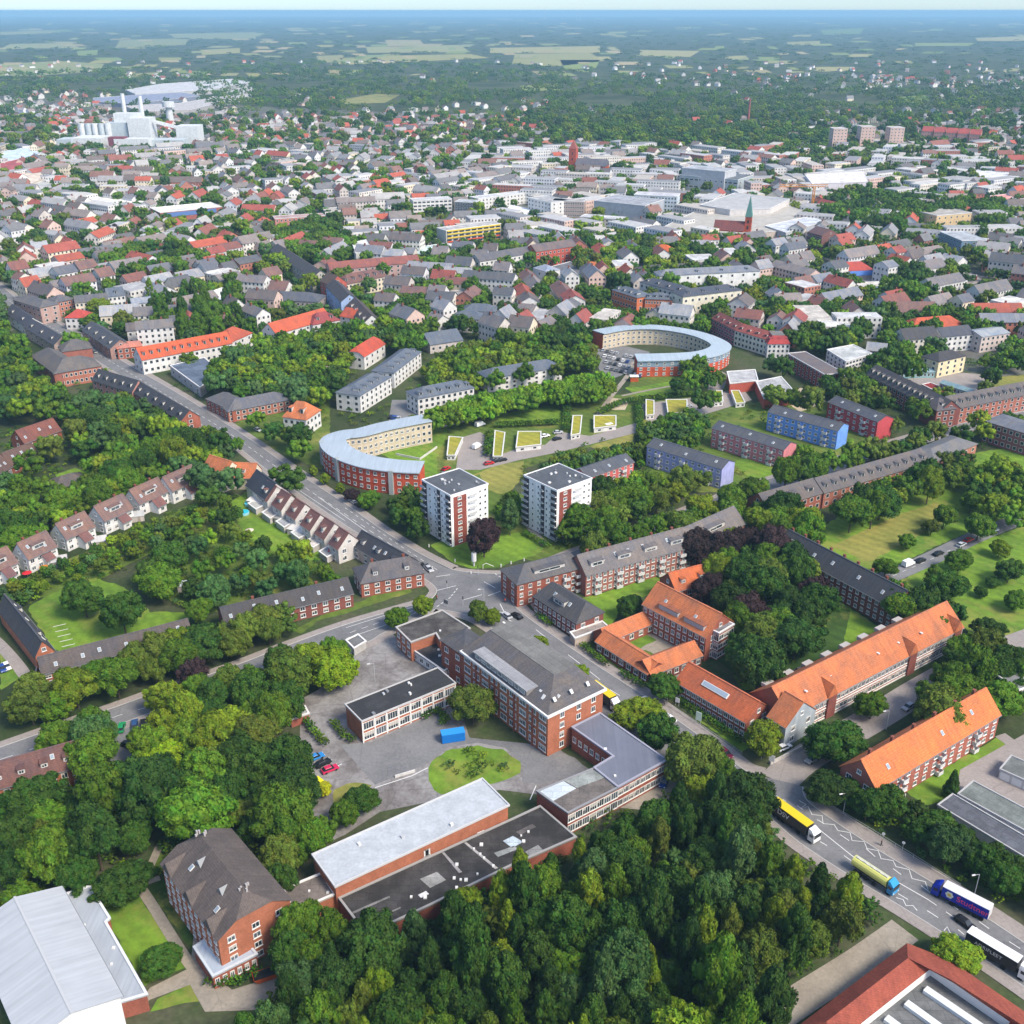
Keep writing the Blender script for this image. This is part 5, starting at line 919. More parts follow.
for x, y, s in ((222, 19, 1), (250, 19, .9), (478, 18.5, .8), (545, 19.5, 1.1), (577, 20, .9), (580, 20.5, 1), (505, 18.5, .8)):
    p = U((x, y)); hh = (p.y / F) * 6.5 * s; r = thing('wind_turbine', 'white wind turbine far off near the horizon', 'wind turbine', (p.x, p.y, 0), 0, 'wind turbines on the horizon'); m = MB(); m.cyl((0, 0, 0), (0, 0, hh), hh * .05, hh * .035, 6); m.obj('mast', FRAME, r)
    m = MB(); m.box((0, 0, hh), (hh * .05, hh * .12, hh * .05)); m.obj('nacelle', FRAME, r); a0 = rnd.uniform(0, 2)
    for k in range(3): a = a0 + k * 2.094; m = MB(); m.hull([(-.02 * hh, -.07 * hh, 0), (.02 * hh, -.07 * hh, 0), (.02 * hh, -.06 * hh, 0), (-.02 * hh, -.06 * hh, 0)], [(-.006 * hh, -.07 * hh, hh * .55), (.006 * hh, -.07 * hh, hh * .55), (.006 * hh, -.06 * hh, hh * .55), (-.006 * hh, -.06 * hh, hh * .55)]); m.obj('blade', FRAME, r, Matrix.Translation((0, 0, hh)) @ Matrix.Rotation(a, 4, 'Y'))
def train(pts, label, cols):
    A, E_ = U(pts[0]), U(pts[1]); d = E_ - A; ang = math.atan2(d.y, d.x); r = thing('train', label, 'train', tuple((A + E_) / 2), ang); L = d.length; n = len(cols)
    for k, c in enumerate(cols):
        m = MB(); x = -L / 2 + L * (k + .5) / n; l = L / n - .8
        m.hull([(x - l / 2, -1.5, .9), (x + l / 2, -1.5, .9), (x + l / 2, 1.5, .9), (x - l / 2, 1.5, .9)], [(x - l / 2, -1.5, 3.6), (x + l / 2, -1.5, 3.6), (x + l / 2, 1.5, 3.6), (x - l / 2, 1.5, 3.6)], 0)
        m.hull([(x - l / 2, -1.5, 3.6), (x + l / 2, -1.5, 3.6), (x + l / 2, 1.5, 3.6), (x - l / 2, 1.5, 3.6)], [(x - l / 2 + .3, -1, 4.2), (x + l / 2 - .3, -1, 4.2), (x + l / 2 - .3, 1, 4.2), (x - l / 2 + .3, 1, 4.2)], 1)
        m.box((x, 0, 2.7), (l * .9, 3.06, .8), 2); m.box((x, 0, .5), (l * .8, 2, .8), 2); m.obj('rail_car', [mat('plain', c, .5), mat('plain', (.3, .3, .31), .6), DARK], r)
train(((346, 215), (420, 224)), 'red regional train standing at the platform', [(.45, .03, .04), (.45, .03, .04), (.5, .04, .05), (.45, .03, .04), (.1, .1, .25)]); train(((953, 279), (977, 281)), 'short red train under the road bridge', [(.42, .02, .03), (.42, .02, .03)]); train(((222, 203), (256, 206)), 'yellow works train on the far tracks', [(.55, .4, .05), (.55, .4, .05)]); train(((75, 186), (130, 194)), 'blue grey train in the rail yard', [(.15, .2, .28), (.15, .2, .28), (.2, .25, .3)])
# ------------------------------------------------------------------ the town between the landmarks
def pz(*a): return a
WOODPX = [   # woods and green belts seen from above (pixel outlines at the ground)
    [(200, 66), (330, 64), (512, 66), (560, 70), (620, 78), (700, 90), (760, 92), (1060, 84), (1060, 112), (840, 112), (770, 128), (740, 120), (640, 118), (520, 100), (420, 108), (300, 114), (230, 108), (190, 86)],
    [(560, 100), (640, 112), (760, 118), (770, 150), (740, 168), (690, 160), (640, 150), (560, 140), (530, 120)], [(770, 128), (830, 132), (850, 150), (840, 172), (790, 168), (760, 150)],
    [(820, 196), (860, 190), (930, 196), (1000, 200), (1012, 215), (985, 222), (970, 206), (930, 212), (900, 222), (850, 214), (826, 212)], [(284, 226), (320, 214), (340, 228), (356, 250), (330, 258), (296, 252), (280, 240)],
    [(0, 76), (120, 70), (130, 88), (100, 96), (60, 92), (0, 100)], [(200, 96), (250, 90), (256, 108), (210, 112)]]
WOODS = [[(v.x, v.y) for v in map(U, q)] for q in WOODPX]
TOWN = []    # houses: (x,y,ang,L,W,h,rh,wall,roof,flat)
grid_ = {}
def near(x, y, d):
    i, j = int(x // 40), int(y // 40)
    for a in (-1, 0, 1):
        for c in (-1, 0, 1):
            for q in grid_.get((i + a, j + c), ()):
                if (q[0] - x) ** 2 + (q[1] - y) ** 2 < (d + q[2]) ** 2: return True
    return False
WALLS = [WH, WH, WH, WH, (.6, .58, .55), (.6, .58, .55), CR, (.66, .62, .56), (.55, .5, .46), (.42, .17, .12), (.6, .44, .38), (.66, .66, .68)]
ROOFS = [(.11, .108, .11), (.15, .15, .155), (.18, .16, .15), (.2, .11, .09), (.22, .09, .07), (.36, .09, .055), (.21, .21, .22), (.14, .115, .105), (.28, .27, .27), (.2, .17, .16), (.13, .13, .14), (.34, .33, .32), (.24, .2, .18), (.3, .08, .06)]
tr = random.Random(3)
ylo, yhi = 62, 345
for k in range(26000):
    py = ylo + (yhi - ylo) * tr.random() ** 1.0; px = tr.uniform(-40, 1064); g0 = U((px, py)); x, y = g0.x, g0.y
    # how built-up this part of the picture is
    if py < 92: dens = .05 if tr.random() < .8 else .3
    elif py < 118: dens = .30 if px < 110 else (.10 if px < 700 else .16)
    elif py < 150: dens = .5 if px < 520 else .16
    elif py < 240: dens = .62 if 480 < px < 850 and py > 155 else .42
    elif py < 290: dens = .2 if px > 380 else .28
    else: dens = .28 if (px < 140 or 430 < px < 560) else .10
    if 128 < py < 140 and px > 900: dens = .5
    if 78 < py < 90 and px > 860: dens = .6
    if tr.random() > dens: continue
    L, W = tr.uniform(10, 20), tr.uniform(9, 13)
    if py < 125: L, W = tr.uniform(10, 15), 10
    if any(inpoly(x, y, q) for q in WOODS) and tr.random() > .1: continue
    if py > 150 and tr.random() < .4: L, W = tr.uniform(20, 36), 11.5
    zone = (int(x // 170) * 7 + int(y // 210) * 13) % 11; ang = zone * .285 + tr.uniform(-.03, .03)
    if py > 112 and tr.random() < .85:      # stand the house in its street's row
        ca, sa = math.cos(zone * .285), math.sin(zone * .285); uu, vv = x * ca + y * sa, -x * sa + y * ca; vv = round(vv / 26) * 26 + tr.choice((-5, 5)); x, y = uu * ca - vv * sa, uu * sa + vv * ca
    else: ang += math.pi / 2
    if any(a_ < px < b_ and c_ < py < d_ for a_, b_, c_, d_ in FRONT): continue
    if near(x, y, L * .4) or blocked(x, y, L * .5, True, True): continue
    h = tr.uniform(7.5, 12.5) if py > 150 else tr.uniform(4.5, 7)
    ctr = 150 < py < 250 and 470 < px < 1000
    flat = tr.random() < (.66 if ctr else .28 if 150 < py < 250 else .1)
    if ctr and flat: h = tr.uniform(8, 14); L *= 1.2
    if flat: L = min(L, 22) * tr.uniform(1.2, 2); W *= tr.uniform(1.1, 1.5)
    wl = tr.choice(WALLS); rf = tr.choice(ROOFS); 
    if flat: rf = tr.choice([(.4, .4, .4), (.3, .3, .3), (.46, .45, .43), (.22, .22, .23), (.4, .37, .33)])
    TOWN.append((x, y, ang, L, W, h, 0 if flat else tr.uniform(3, 5), wl, rf, flat, px, py))
    grid_.setdefault((int(x // 40), int(y // 40)), []).append((x, y, L * .42))
TOWN.sort(key=lambda t: t[0] ** 2 + t[1] ** 2)
NI = 190
def house_geo(m, t, ox=0, oy=0, rot=True, wi=0, ri=1, gi=2):
    x, y, ang, L, W, h, rh, wl, rf, flat, px, py = t; hl, hw = L / 2, W / 2; ca, sa = (math.cos(ang), math.sin(ang)) if rot else (1, 0)
    T = lambda a, c, z: (ox + a * ca - c * sa, oy + a * sa + c * ca, z)
    ey = [(-hl, -hw), (hl, -hw), (hl, hw), (-hl, hw)]
    for i in range(4): a, c = ey[i], ey[(i + 1) % 4]; m.poly([T(*a, 0), T(*c, 0), T(*c, h), T(*a, h)], wi)
    if flat: m.poly([T(*q, h) for q in ey], ri)
    else:
        e = .5
        for s in (-1, 1): m.poly([T(s * hl, -hw, h), T(s * hl, hw, h), T(s * hl, 0, h + rh)], wi)
        for s in (-1, 1): q = [T(-hl - e, s * (hw + e), h - e * rh / hw), T(hl + e, s * (hw + e), h - e * rh / hw), T(hl + e, 0, h + rh + .05), T(-hl - e, 0, h + rh + .05)]; m.poly(q if s < 0 else q[::-1], ri)
        cx = hl * .4; m.box(T(cx, .5, h + rh), (1, 1, 2.4), 3, ang if rot else 0)
    if py > 120:
        for side in range(4):
            a, c = Vector(ey[side]), Vector(ey[(side + 1) % 4]); d = c - a; l = d.length; d = d / l; nn = Vector((d.y, -d.x)); wx = Vector((nn.x * math.cos(ang) - nn.y * math.sin(ang), nn.x * math.sin(ang) + nn.y * math.cos(ang)))
            if wx.dot(Vector((-x, -y))) < 0: continue
            nw = max(2, int(l / 2.8)); nf = max(1, int(h / 3))
            for f in range(nf):
                z0 = h / nf * f + .9; z1 = z0 + 1.4
                for k in range(nw):
                    s0 = l * (k + .5) / nw - .6; p0 = a + d * s0 + nn * .05; p1 = a + d * (s0 + 1.2) + nn * .05
                    m.poly([T(*p0, z0), T(*p1, z0), T(*p1, z1), T(*p0, z1)], gi)
CN = lambda c: 'red-roofed' if c[0] > .24 and c[1] < .14 else ('orange-roofed' if c[0] > .4 and c[2] < .1 else ('brown-roofed' if c[0] > c[2] * 1.25 else ('pale-roofed' if c[0] > .28 else 'grey-roofed')))
WN = lambda c: 'brick' if c[0] < .45 and c[1] < .2 else ('rose' if c[0] > c[2] * 1.35 and c[1] < .5 else ('white' if c[2] > .58 else 'cream'))
def where(px, py):
    row = 'beyond the railway' if py < 200 else ('between the railway and the green quarter' if py < 262 else 'near the curved blocks and school roofs')
    colm = 'on the factory side' if px < 330 else ('below the old town church' if px < 620 else 'on the mall side')
    return row + ' ' + colm
for t in TOWN[:NI]:
    x, y, ang, px, py = t[0], t[1], t[2], t[10], t[11]; lb = '%s %s town house %s' % (WN(t[7]), CN(t[8]), where(px, py))
    r = thing('town_house', lb, 'house', (x, y, 0), ang, 'town houses: ' + lb); m = MB(); house_geo(m, t, rot=False)
    for idx, nm, mt in ((0, 'wall', mat('wall', t[7])), (1, 'roof', mat('felt' if t[9] else 'tile', t[8])), (2, 'window', PANE), (3, 'chimney', CHIM)):
        q = MB(); q.v = m.v; q.f = [f for f, i in zip(m.f, m.m) if i == idx]
        if not q.f: continue
        used = sorted({i for f in q.f for i in f}); mp = {i: k for k, i in enumerate(used)}; q.v = [m.v[i] for i in used]; q.f = [tuple(mp[i] for i in f) for f in q.f]; q.m = [0] * len(q.f)
        if nm == 'chimney': q.obj(nm, mt, rob)
        else:
            ob = q.obj(nm, mt, r)
            if nm == 'window': ob['kind'] = 'stuff'
            if nm == 'roof': rob = ob
    RECTS.append((x, y, math.cos(ang), math.sin(ang), t[3] / 2, t[4] / 2))
m = MB(); cols = []
for t in TOWN[NI:]:
    n0 = len(m.v); f0 = len(m.f); house_geo(m, t, t[0], t[1])
    c4 = [t[7], t[8], (.06, .065, .075), (.22, .08, .06)]; cv = [(0, 0, 0)] * (len(m.v) - n0)
    for f, i in zip(m.f[f0:], m.m[f0:]):
        for v in f: cv[v - n0] = c4[i]
    cols += cv; m.m[f0:] = [0] * (len(m.f) - f0)
me = m.mesh('distant_houses', [mat('town', None)]); a = me.attributes.new('Col', 'FLOAT_COLOR', 'POINT'); c4 = np.ones((len(cols), 4), np.float32); c4[:, :3] = np.array(cols); a.data.foreach_set('color', c4.ravel())
tag(link('distant_houses', me), 'packed roofs and walls of the far town houses reaching to the woods', 'houses', None, 'stuff')
print('town', len(TOWN))
# far fields
fr = random.Random(5); FC = [(.30, .25, .11), (.22, .25, .07), (.14, .21, .05), (.36, .29, .16), (.18, .23, .08), (.27, .25, .14), (.11, .17, .04)]
FLD = [[(77, 51), (98, 50), (97, 55), (78, 56)], [(0, 64), (60, 61), (104, 64), (100, 71), (40, 76), (0, 76)], [(170, 34), (256, 32), (256, 39), (175, 39)], [(120, 40), (190, 38), (185, 45), (115, 48)], [(10, 44), (70, 43), (80, 48), (0, 49)], [(340, 100), (375, 94), (400, 95), (385, 103), (345, 104)], [(115, 75), (160, 72), (160, 76), (120, 78)], [(366, 47), (460, 45), (470, 52), (368, 53)], [(380, 56), (470, 54), (490, 58), (410, 62), (366, 60)], [(340, 58), (375, 57), (385, 63), (345, 65)], [(316, 56), (345, 55), (340, 62), (320, 63)], [(490, 48), (600, 46), (600, 53), (490, 53)], [(515, 54), (590, 53), (605, 61), (560, 66), (512, 64)], [(520, 86), (558, 83), (560, 90), (525, 92)], [(385, 40), (420, 40), (425, 46), (388, 47)], [(640, 50), (700, 51), (690, 57), (640, 56)], [(560, 60), (600, 60), (596, 68), (565, 70)], [(900, 97), (925, 95), (930, 101), (905, 104)], [(815, 67), (850, 67), (848, 71), (817, 71)], [(820, 30), (865, 28), (860, 34), (824, 35)], [(790, 42), (820, 41), (820, 45), (792, 45)], [(915, 43), (975, 43), (970, 46), (915, 46)], [(975, 38), (1030, 36), (1030, 41), (978, 41)], [(200, 50), (240, 48), (240, 53), (202, 55)], [(0, 32), (60, 30), (60, 33), (0, 35)]]
for q in FLD: sheet('field', q, .3, mat('grass', fr.choice(FC), .95, fr.choice(FC)), keep=True)
for k in range(420):
    py = 18 + 56 * fr.random() ** 1.1; px = fr.uniform(-20, 1044); pr = .85 if px < 620 else .5
    if 70 > py > 62 and 200 < px < 520 or fr.random() > pr: continue
    w_ = fr.uniform(5, 20) * (.6 + py / 90); hgt = fr.uniform(.6, 1.7) * (.35 + py / 40); sk_ = fr.uniform(-8, 8)
    q = [(px, py), (px + w_, py - fr.uniform(-.2, .3)), (px + w_ + sk_, py + hgt), (px + sk_, py + hgt * 1.1)]
    sheet('field', q, .32 + .02 * (k % 6), mat('grass', fr.choice(FC), .95, fr.choice(FC)), keep=True)
# ------------------------------------------------------------------ trees
FOL = mat('foliage', None, .75); CAN = mat('canopy', None, .75); BARK = mat('wall', (.09, .07, .05), .9)
def ico(n):
    t = (1 + 5 ** .5) / 2; V = [Vector(v).normalized() for v in ((-1, t, 0), (1, t, 0), (-1, -t, 0), (1, -t, 0), (0, -1, t), (0, 1, t), (0, -1, -t), (0, 1, -t), (t, 0, -1), (t, 0, 1), (-t, 0, -1), (-t, 0, 1))]
    Fs = [(0, 11, 5), (0, 5, 1), (0, 1, 7), (0, 7, 10), (0, 10, 11), (1, 5, 9), (5, 11, 4), (11, 10, 2), (10, 7, 6), (7, 1, 8), (3, 9, 4), (3, 4, 2), (3, 2, 6), (3, 6, 8), (3, 8, 9), (4, 9, 5), (2, 4, 11), (6, 2, 10), (8, 6, 7), (9, 8, 1)]
    for _ in range(n):
        C = {}; N_ = []
        def md(a, b):
            k = (min(a, b), max(a, b))
            if k not in C: V.append((V[a] + V[b]).normalized()); C[k] = len(V) - 1
            return C[k]
        for a, b, c in Fs: x, y, z = md(a, b), md(b, c), md(c, a); N_ += [(a, x, z), (b, y, x), (c, z, y), (x, y, z)]
        Fs = N_
    return np.array([tuple(v) for v in V]), np.array(Fs)
I0, I1 = ico(0), ico(1)
def crown(kind, seed, ncl, leaf, lod=1):
    """unit crown (radius 1 in x,y; z from 0 to 1 of the tree's height): leaf clumps spread through its volume, each a lumpy core
    wrapped in small tilted leaf faces.  Returns verts, triangles."""
    rs = np.random.RandomState(seed); VV, FF, n = [], [], 0; IV, IF = I1 if lod == 1 else I0
    def add(V, Fq):
        nonlocal n
        VV.append(V); FF.append(Fq + n); n += len(V)
    lob = rs.normal(size=(7, 3)); lob /= np.linalg.norm(lob, axis=1)[:, None]; la = rs.uniform(.05, .28, 7) * rs.choice([-1, 1], 7, p=[.4, .6])
    subs = [np.array([.38 * math.cos(a), .38 * math.sin(a), rs.uniform(-.2, .35)]) for a in np.arange(rs.choice([3, 4])) * 1.9 + rs.uniform(0, 6)]
    for k in range(ncl):
        if kind == 'broad':
            z = 1 - 1.72 * (k + .5) / ncl; ph = k * 2.39996 + rs.uniform(-.4, .4); q = math.sqrt(max(0, 1 - z * z)); d = np.array([q * math.cos(ph), q * math.sin(ph), z])
            rad = rs.uniform(.56, .92) * (1 + sum(a * max(0, d @ l) ** 3 for a, l in zip(la, lob)))
            if rs.rand() < .12: rad *= .55
            if rs.rand() < .1: rad *= 1.18
            c = d * rad
            if seed % 2: sc_ = subs[k % len(subs)]; c = c * .68 + sc_
            c[2] = .60 + c[2] * (.37 if seed % 3 else .40); cr = rs.uniform(.17, .31); sz = .40
        elif kind == 'conifer':
            t = (k + .5) / ncl; zz = .12 + .86 * t; rr = (1 - t) ** .85 * .8 + .03; ph = k * 2.39996 + rs.uniform(-.5, .5); rr *= rs.uniform(.55, 1.1); d = np.array([math.cos(ph), math.sin(ph), -.1]); c = np.array([rr * math.cos(ph), rr * math.sin(ph), zz - rr * .06]); cr = .13 + .22 * (1 - t); sz = .32
        else:  # pine / spire of loose upward sprays
            t = (k + .5) / ncl; zz = .25 + .72 * t; rr = math.sin(math.pi * min(1, .15 + t * .85)) ** .7 * .75 * rs.uniform(.3, 1.05); ph = k * 2.39996 + rs.uniform(-.6, .6); d = np.array([math.cos(ph), math.sin(ph), .4]); c = np.array([rr * math.cos(ph), rr * math.sin(ph), zz]); cr = rs.uniform(.16, .30); sz = .36
        V = IV * (1 + rs.uniform(-.25, .25, (len(IV), 1))) * cr * np.array([1, 1, sz if kind != 'conifer' else .35])
        add((V - 0) * (.8 if leaf > 60 else .88) + c, IF)
        nl = leaf
        if nl:
            u = rs.normal(size=(nl, 3)); u += np.array([d[0], d[1], max(d[2], .25)]) * .9; u /= np.linalg.norm(u, axis=1)[:, None]
            P_ = c + u * cr * np.array([1, 1, sz if kind != 'conifer' else .35]) * rs.uniform(.82, 1.22, (nl, 1))
            nn = u + rs.normal(size=(nl, 3)) * .55; nn /= np.linalg.norm(nn, axis=1)[:, None]
            a = np.cross(nn, rs.normal(size=(nl, 3))); a /= np.linalg.norm(a, axis=1)[:, None]; b_ = np.cross(nn, a); s = rs.uniform(.03, .075, (nl, 1)) if lod == 1 and nl > 30 else rs.uniform(.05, .105, (nl, 1)); zs = np.array([1, 1, .45])
            A = P_ + a * s * zs; B_ = P_ - a * s * .6 * zs + b_ * s * zs; C_ = P_ - a * s * .6 * zs - b_ * s * zs
            add(np.stack([A, B_, C_], 1).reshape(-1, 3), np.arange(nl * 3).reshape(-1, 3))
    return np.concatenate(VV), np.concatenate(FF)
def trunk_mesh(k):
    m = MB(); m.cyl((0, 0, 0), (0, 0, .5), .07, .04, 7); rs = random.Random(k)
    for i in range(5): a = i * 1.256 + rs.uniform(-.3, .3); m.cyl((0, 0, .26 + .04 * i), (.5 * math.cos(a), .5 * math.sin(a), .55 + .05 * i), .03, .008, 5)
    return m.mesh('trunk', [BARK])
TRUNKS = [trunk_mesh(k) for k in range(3)]
NEARC = {'broad': [np_mesh('crown', *crown('broad', 20 + k, 100, 120), [FOL], k=3) for k in range(7)], 'conifer': [np_mesh('crown', *crown('conifer', 40 + k, 70, 80), [FOL], k=3) for k in range(3)], 'spire': [np_mesh('crown', *crown('spire', 60 + k, 64, 100), [FOL], k=3) for k in range(4)]}
LOD = {'broad': [crown('broad', 80 + k, 34, 22, 1) for k in range(5)], 'conifer': [crown('conifer', 90 + k, 24, 10, 0) for k in range(2)], 'spire': [crown('spire', 95 + k, 24, 14, 0) for k in range(3)]}
LOD2 = {'broad': [crown('broad', 110 + k, 14, 5, 0) for k in range(4)], 'conifer': [crown('conifer', 120, 10, 3, 0)], 'spire': [crown('spire', 125, 10, 3, 0)]}
MID, YEL, LIME, DRK, BLU, COP, OLV, GLD = (.068, .136, .010), (.125, .185, .011), (.165, .26, .010), (.035, .080, .010), (.052, .108, .028), (.036, .021, .021), (.086, .126, .016), (.30, .28, .01)
DEEP = (.028, .064, .010)
CNAME = {DEEP: 'deep green', MID: 'mid-green', YEL: 'yellowish green', LIME: 'bright lime green', DRK: 'dark green', BLU: 'bluish green', COP: 'dark copper-leaved', OLV: 'olive green', GLD: 'golden yellow'}
TREES = []   # x,y,r,h,kind,colour,label-place
def jit(c, k=.16): f = tr.uniform(1 - k * 1.4, 1 + k * 1.4); return tuple(max(.004, v * f * tr.uniform(1 - k * .4, 1 + k * .4)) for v in c)
def one(px, py, r, h, c, lab, kind='broad', uniq=True): p = U((px, py), h * .6); TREES.append((p.x, p.y, r, h, kind, c, lab if uniq else None, px, py, lab)); grid2(p.x, p.y, r)
g2_ = {}
def grid2(x, y, r): g2_.setdefault((int(x // 12), int(y // 12)), []).append((x, y, r))
def near2(x, y, r, f=.75):
    i, j = int(x // 12), int(y // 12)
    for a in (-1, 0, 1):
        for c in (-1, 0, 1):
            for q in g2_.get((i + a, j + c), ()):
                if (q[0] - x) ** 2 + (q[1] - y) ** 2 < ((r + q[2]) * f) ** 2: return True
    return False
def fill(poly, rr, cols, place, n=4000, kinds=('broad',), hf=(2.2, 2.9), f=.72, avoid=True, cap=999, mg=.55):
    xs = [p[0] for p in poly]; ys = [p[1] for p in poly]; got = 0; miss = 0
    for _ in range(n):
        px, py = tr.uniform(min(xs), max(xs)), tr.uniform(min(ys), max(ys))
        if not inpoly(px, py, poly): continue
        r = tr.uniform(*rr); h = r * tr.uniform(*hf); kd = tr.choice(kinds)
        if kd != 'broad': h *= 1.25; r *= .8
        p = U((px, py), h * .6)
        if near2(p.x, p.y, r, f) or (avoid and blocked(p.x, p.y, r * mg)):
            miss += 1
            if miss > 700: break
            continue
        miss = 0
        TREES.append((p.x, p.y, r, h, kd, tr.choice(cols), None, px, py, place)); grid2(p.x, p.y, r); got += 1
        if got >= cap: break
NAT = [MID, MID, DRK, YEL, BLU, OLV]; DK_ = [DRK, DRK, MID, BLU, OLV]
for q_ in ([(764, 425), (762, 446), (832, 462), (864, 448), (856, 436)], [(706, 446), (706, 464), (782, 480), (802, 466), (796, 458)], [(826, 414), (826, 428), (876, 444), (902, 430), (896, 420)], [(198, 472), (225, 482), (262, 478), (262, 500), (200, 496)], [(0, 570), (50, 556), (120, 520), (190, 490), (215, 482), (215, 494), (190, 504), (120, 534), (50, 573), (0, 588)]): POLYS.append([(v.x, v.y) for v in W_(q_)])
# singled-out trees
for a in [(335, 667, 6.2, 11.5, LIME, 'on the school yard corner, glowing brightest beside the shelter'), (310, 660, 5, 11, YEL, 'behind the brightest lime tree of the yard'), (473, 702, 5.6, 11, OLV, 'standing alone before the four-storey school front'), (396, 617, 3.2, 6.5, MID, 'at the street edge north of the black flat school roof'), (423, 606, 3, 6, YEL, 'on the kerb nearest the crossroads'), (478, 610, 3.2, 7.5, OLV, 'with reddish top at the crossroads school corner'), (492, 617, 2.4, 5, YEL, 'low beside the red-topped one at the school corner'), (540, 643, 2.2, 4.5, YEL, 'small on the bus bay in the main street'), (580, 672, 2.4, 4.5, YEL, 'small behind the school end wall'),
          (193, 676, 4.2, 9, COP, 'between street and school yard'), (484, 537, 5.4, 13, COP, 'in front of the junction tower block'), (510, 516, 3.4, 13, BLU, 'tall between the two towers'), (83, 598, 4.8, 11.5, DRK, 'round on the left lawn, nearer the terrace gable'), (122, 613, 5.2, 13, DRK, 'round on the left lawn, nearer the long row house'), (160, 582, 5.5, 12, MID, 'weeping over the left lawn edge'), (170, 555, 6, 13, DRK, 'tall in the middle of the allotment gardens'), (362, 799, 3.2, 6.5, DRK, 'round on the yard by the gym'), (345, 815, 3, 5.5, MID, 'beside the round yard tree'), (323, 789, 2.0, 3.8, GLD, 'small between the yellow sails'), (352, 494, 2.8, 5.5, COP, 'small against the curved red wall'), (369, 499, 4, 7, MID, 'round in front of the curved red wall'), (340, 488, 2, 4.4, YEL, 'slim on the main street pavement'), (325, 478, 2.2, 5, YEL, 'slim further up the main street pavement'), (313, 470, 2.2, 4.8, YEL, 'uppermost of the slim pavement ones'),
          (162, 958, 3.2, 4.6, DRK, 'single bush-like on the lower left lawn'), (121, 883, 5, 8, DRK, 'dense at the hall annex corner'), (762, 738, 4.4, 9.5, YEL, 'rounded in front of the grey gable at the side street'), (838, 742, 5.8, 10, DRK, 'big on the side street pavement before the long orange block'), (872, 706, 3.4, 7, MID, 'slender behind the big pavement one'), (948, 585, 5, 9.5, DRK, 'big on the slope above the long orange block'), (935, 575, 3.2, 8, MID, 'slim beside the big slope one'), (980, 525, 5, 10.5, MID, 'over the park road with parked cars'), (908, 540, 3.2, 6, MID, 'alone on the mown park meadow'), (886, 567, 3.4, 6, MID, 'at the lower end of the park road'), (932, 526, 2.8, 6, OLV, 'thin on the park meadow'), (945, 516, 4, 8.5, MID, 'upright on the park meadow top'), (1010, 570, 4.4, 8, DRK, 'round on the right park slope'), (960, 560, 3.6, 7, MID, 'between the parked cars and the slope on the park road'), (1015, 600, 3.4, 6, MID, 'lowest on the right park slope'), (972, 500, 4.4, 9, MID, 'at the far meadow rim'), (1000, 548, 3, 6, YEL, 'just below the park road end'), (981, 592, 2.2, 3, DRK, 'low bush on the park slope'), (993, 582, 2.2, 3.4, DRK, 'second low bush on the park slope'), (990, 630, 3.6, 6, DRK, 'below the right park slope'), (630, 525 + 80, 3.8, 8, DRK, 'dark in the angle of the courtyard house'), (663, 686, 3.6, 6.5, DRK, 'bushy at the courtyard house corner'), (635, 713, 4.6, 9.5, YEL, 'left of two on the pavement by the yellow lorry'), (657, 733, 4.4, 9, DRK, 'right of two on the pavement by the yellow lorry'), (692, 757, 7, 13, OLV, 'large and silvery beside the classroom wing'), (722, 776, 4.2, 8, MID, 'next to the silvery one near the lane split'), (953, 782, 2, 7, DRK, 'narrow conifer by the garages'), (958, 957, 3.6, 5.5, YEL, 'rounded at the driveway of the tiled hall'), (203, 228, 7, 12, COP, 'dark near the blue-banded hall'), (114, 232, 6.5, 12, COP, 'dark in the railway quarter'), (98, 306, 7, 11, YEL, 'wide round below the tenement row'), (47, 300, 5.5, 10, DRK, 'dark round on the street bend'), (752, 313, 5, 9, COP, 'dark behind the far curved block'), (697, 545, 6, 12, COP, 'dark over the cars behind the balcony block')]:
    one(*a[:5], a[5], 'conifer' if 'conifer' in a[5] else ('spire' if 'tall between' in a[5] or 'slim' in a[5] else 'broad'))
# woods, groups and rows, nearest first
fill([(225, 1050), (262, 1022), (300, 985), (318, 960), (335, 950), (358, 944), (430, 922), (480, 896), (515, 878), (550, 862), (590, 850), (622, 834), (650, 816), (676, 806), (690, 770), (722, 782), (745, 798), (762, 822), (782, 848), (812, 868), (842, 888), (868, 904), (886, 912), (886, 928), (870, 944), (838, 966), (800, 992), (760, 1020), (728, 1060), (235, 1060)], (2.6, 5.4), [DRK, DRK, DRK, DEEP, DEEP, DEEP, BLU, OLV, OLV, YEL, MID], 'in the dense wood along the lower edge', kinds=('broad', 'broad', 'broad', 'spire', 'spire', 'conifer'), hf=(2.4, 3.3), f=.66, avoid=True, n=6000)
fill([(120, 745), (145, 715), (190, 708), (235, 722), (240, 745), (225, 768), (180, 775), (150, 770)], (4, 5.4), [LIME, YEL, (.12, .2, .014)], 'in the lime green clump above the parking lane', cap=7, f=.6)
CNAME[(.12, .2, .014)] = 'fresh green'
fill([(0, 800), (70, 792), (100, 775), (140, 780), (185, 775), (230, 745), (262, 755), (285, 745), (300, 770), (298, 820), (300, 860), (280, 885), (262, 850), (232, 818), (215, 815), (165, 822), (150, 850), (125, 868), (128, 885), (60, 885), (0, 910)], (3.2, 6.6), [MID, DRK, DRK, DEEP, DRK, OLV], 'in the wood behind the sports hall', f=.7, mg=1.0)
fill([(0, 735), (30, 690), (55, 700), (60, 690), (105, 670), (140, 655), (190, 640), (230, 630), (270, 612), (310, 612), (322, 625), (300, 640), (250, 662), (200, 680), (160, 700), (110, 700), (60, 715), (20, 740)], (3.6, 5.2), [OLV, OLV, MID, DRK, YEL], 'in the avenue by the long row house', hf=(2, 2.4), f=.66, mg=.4)
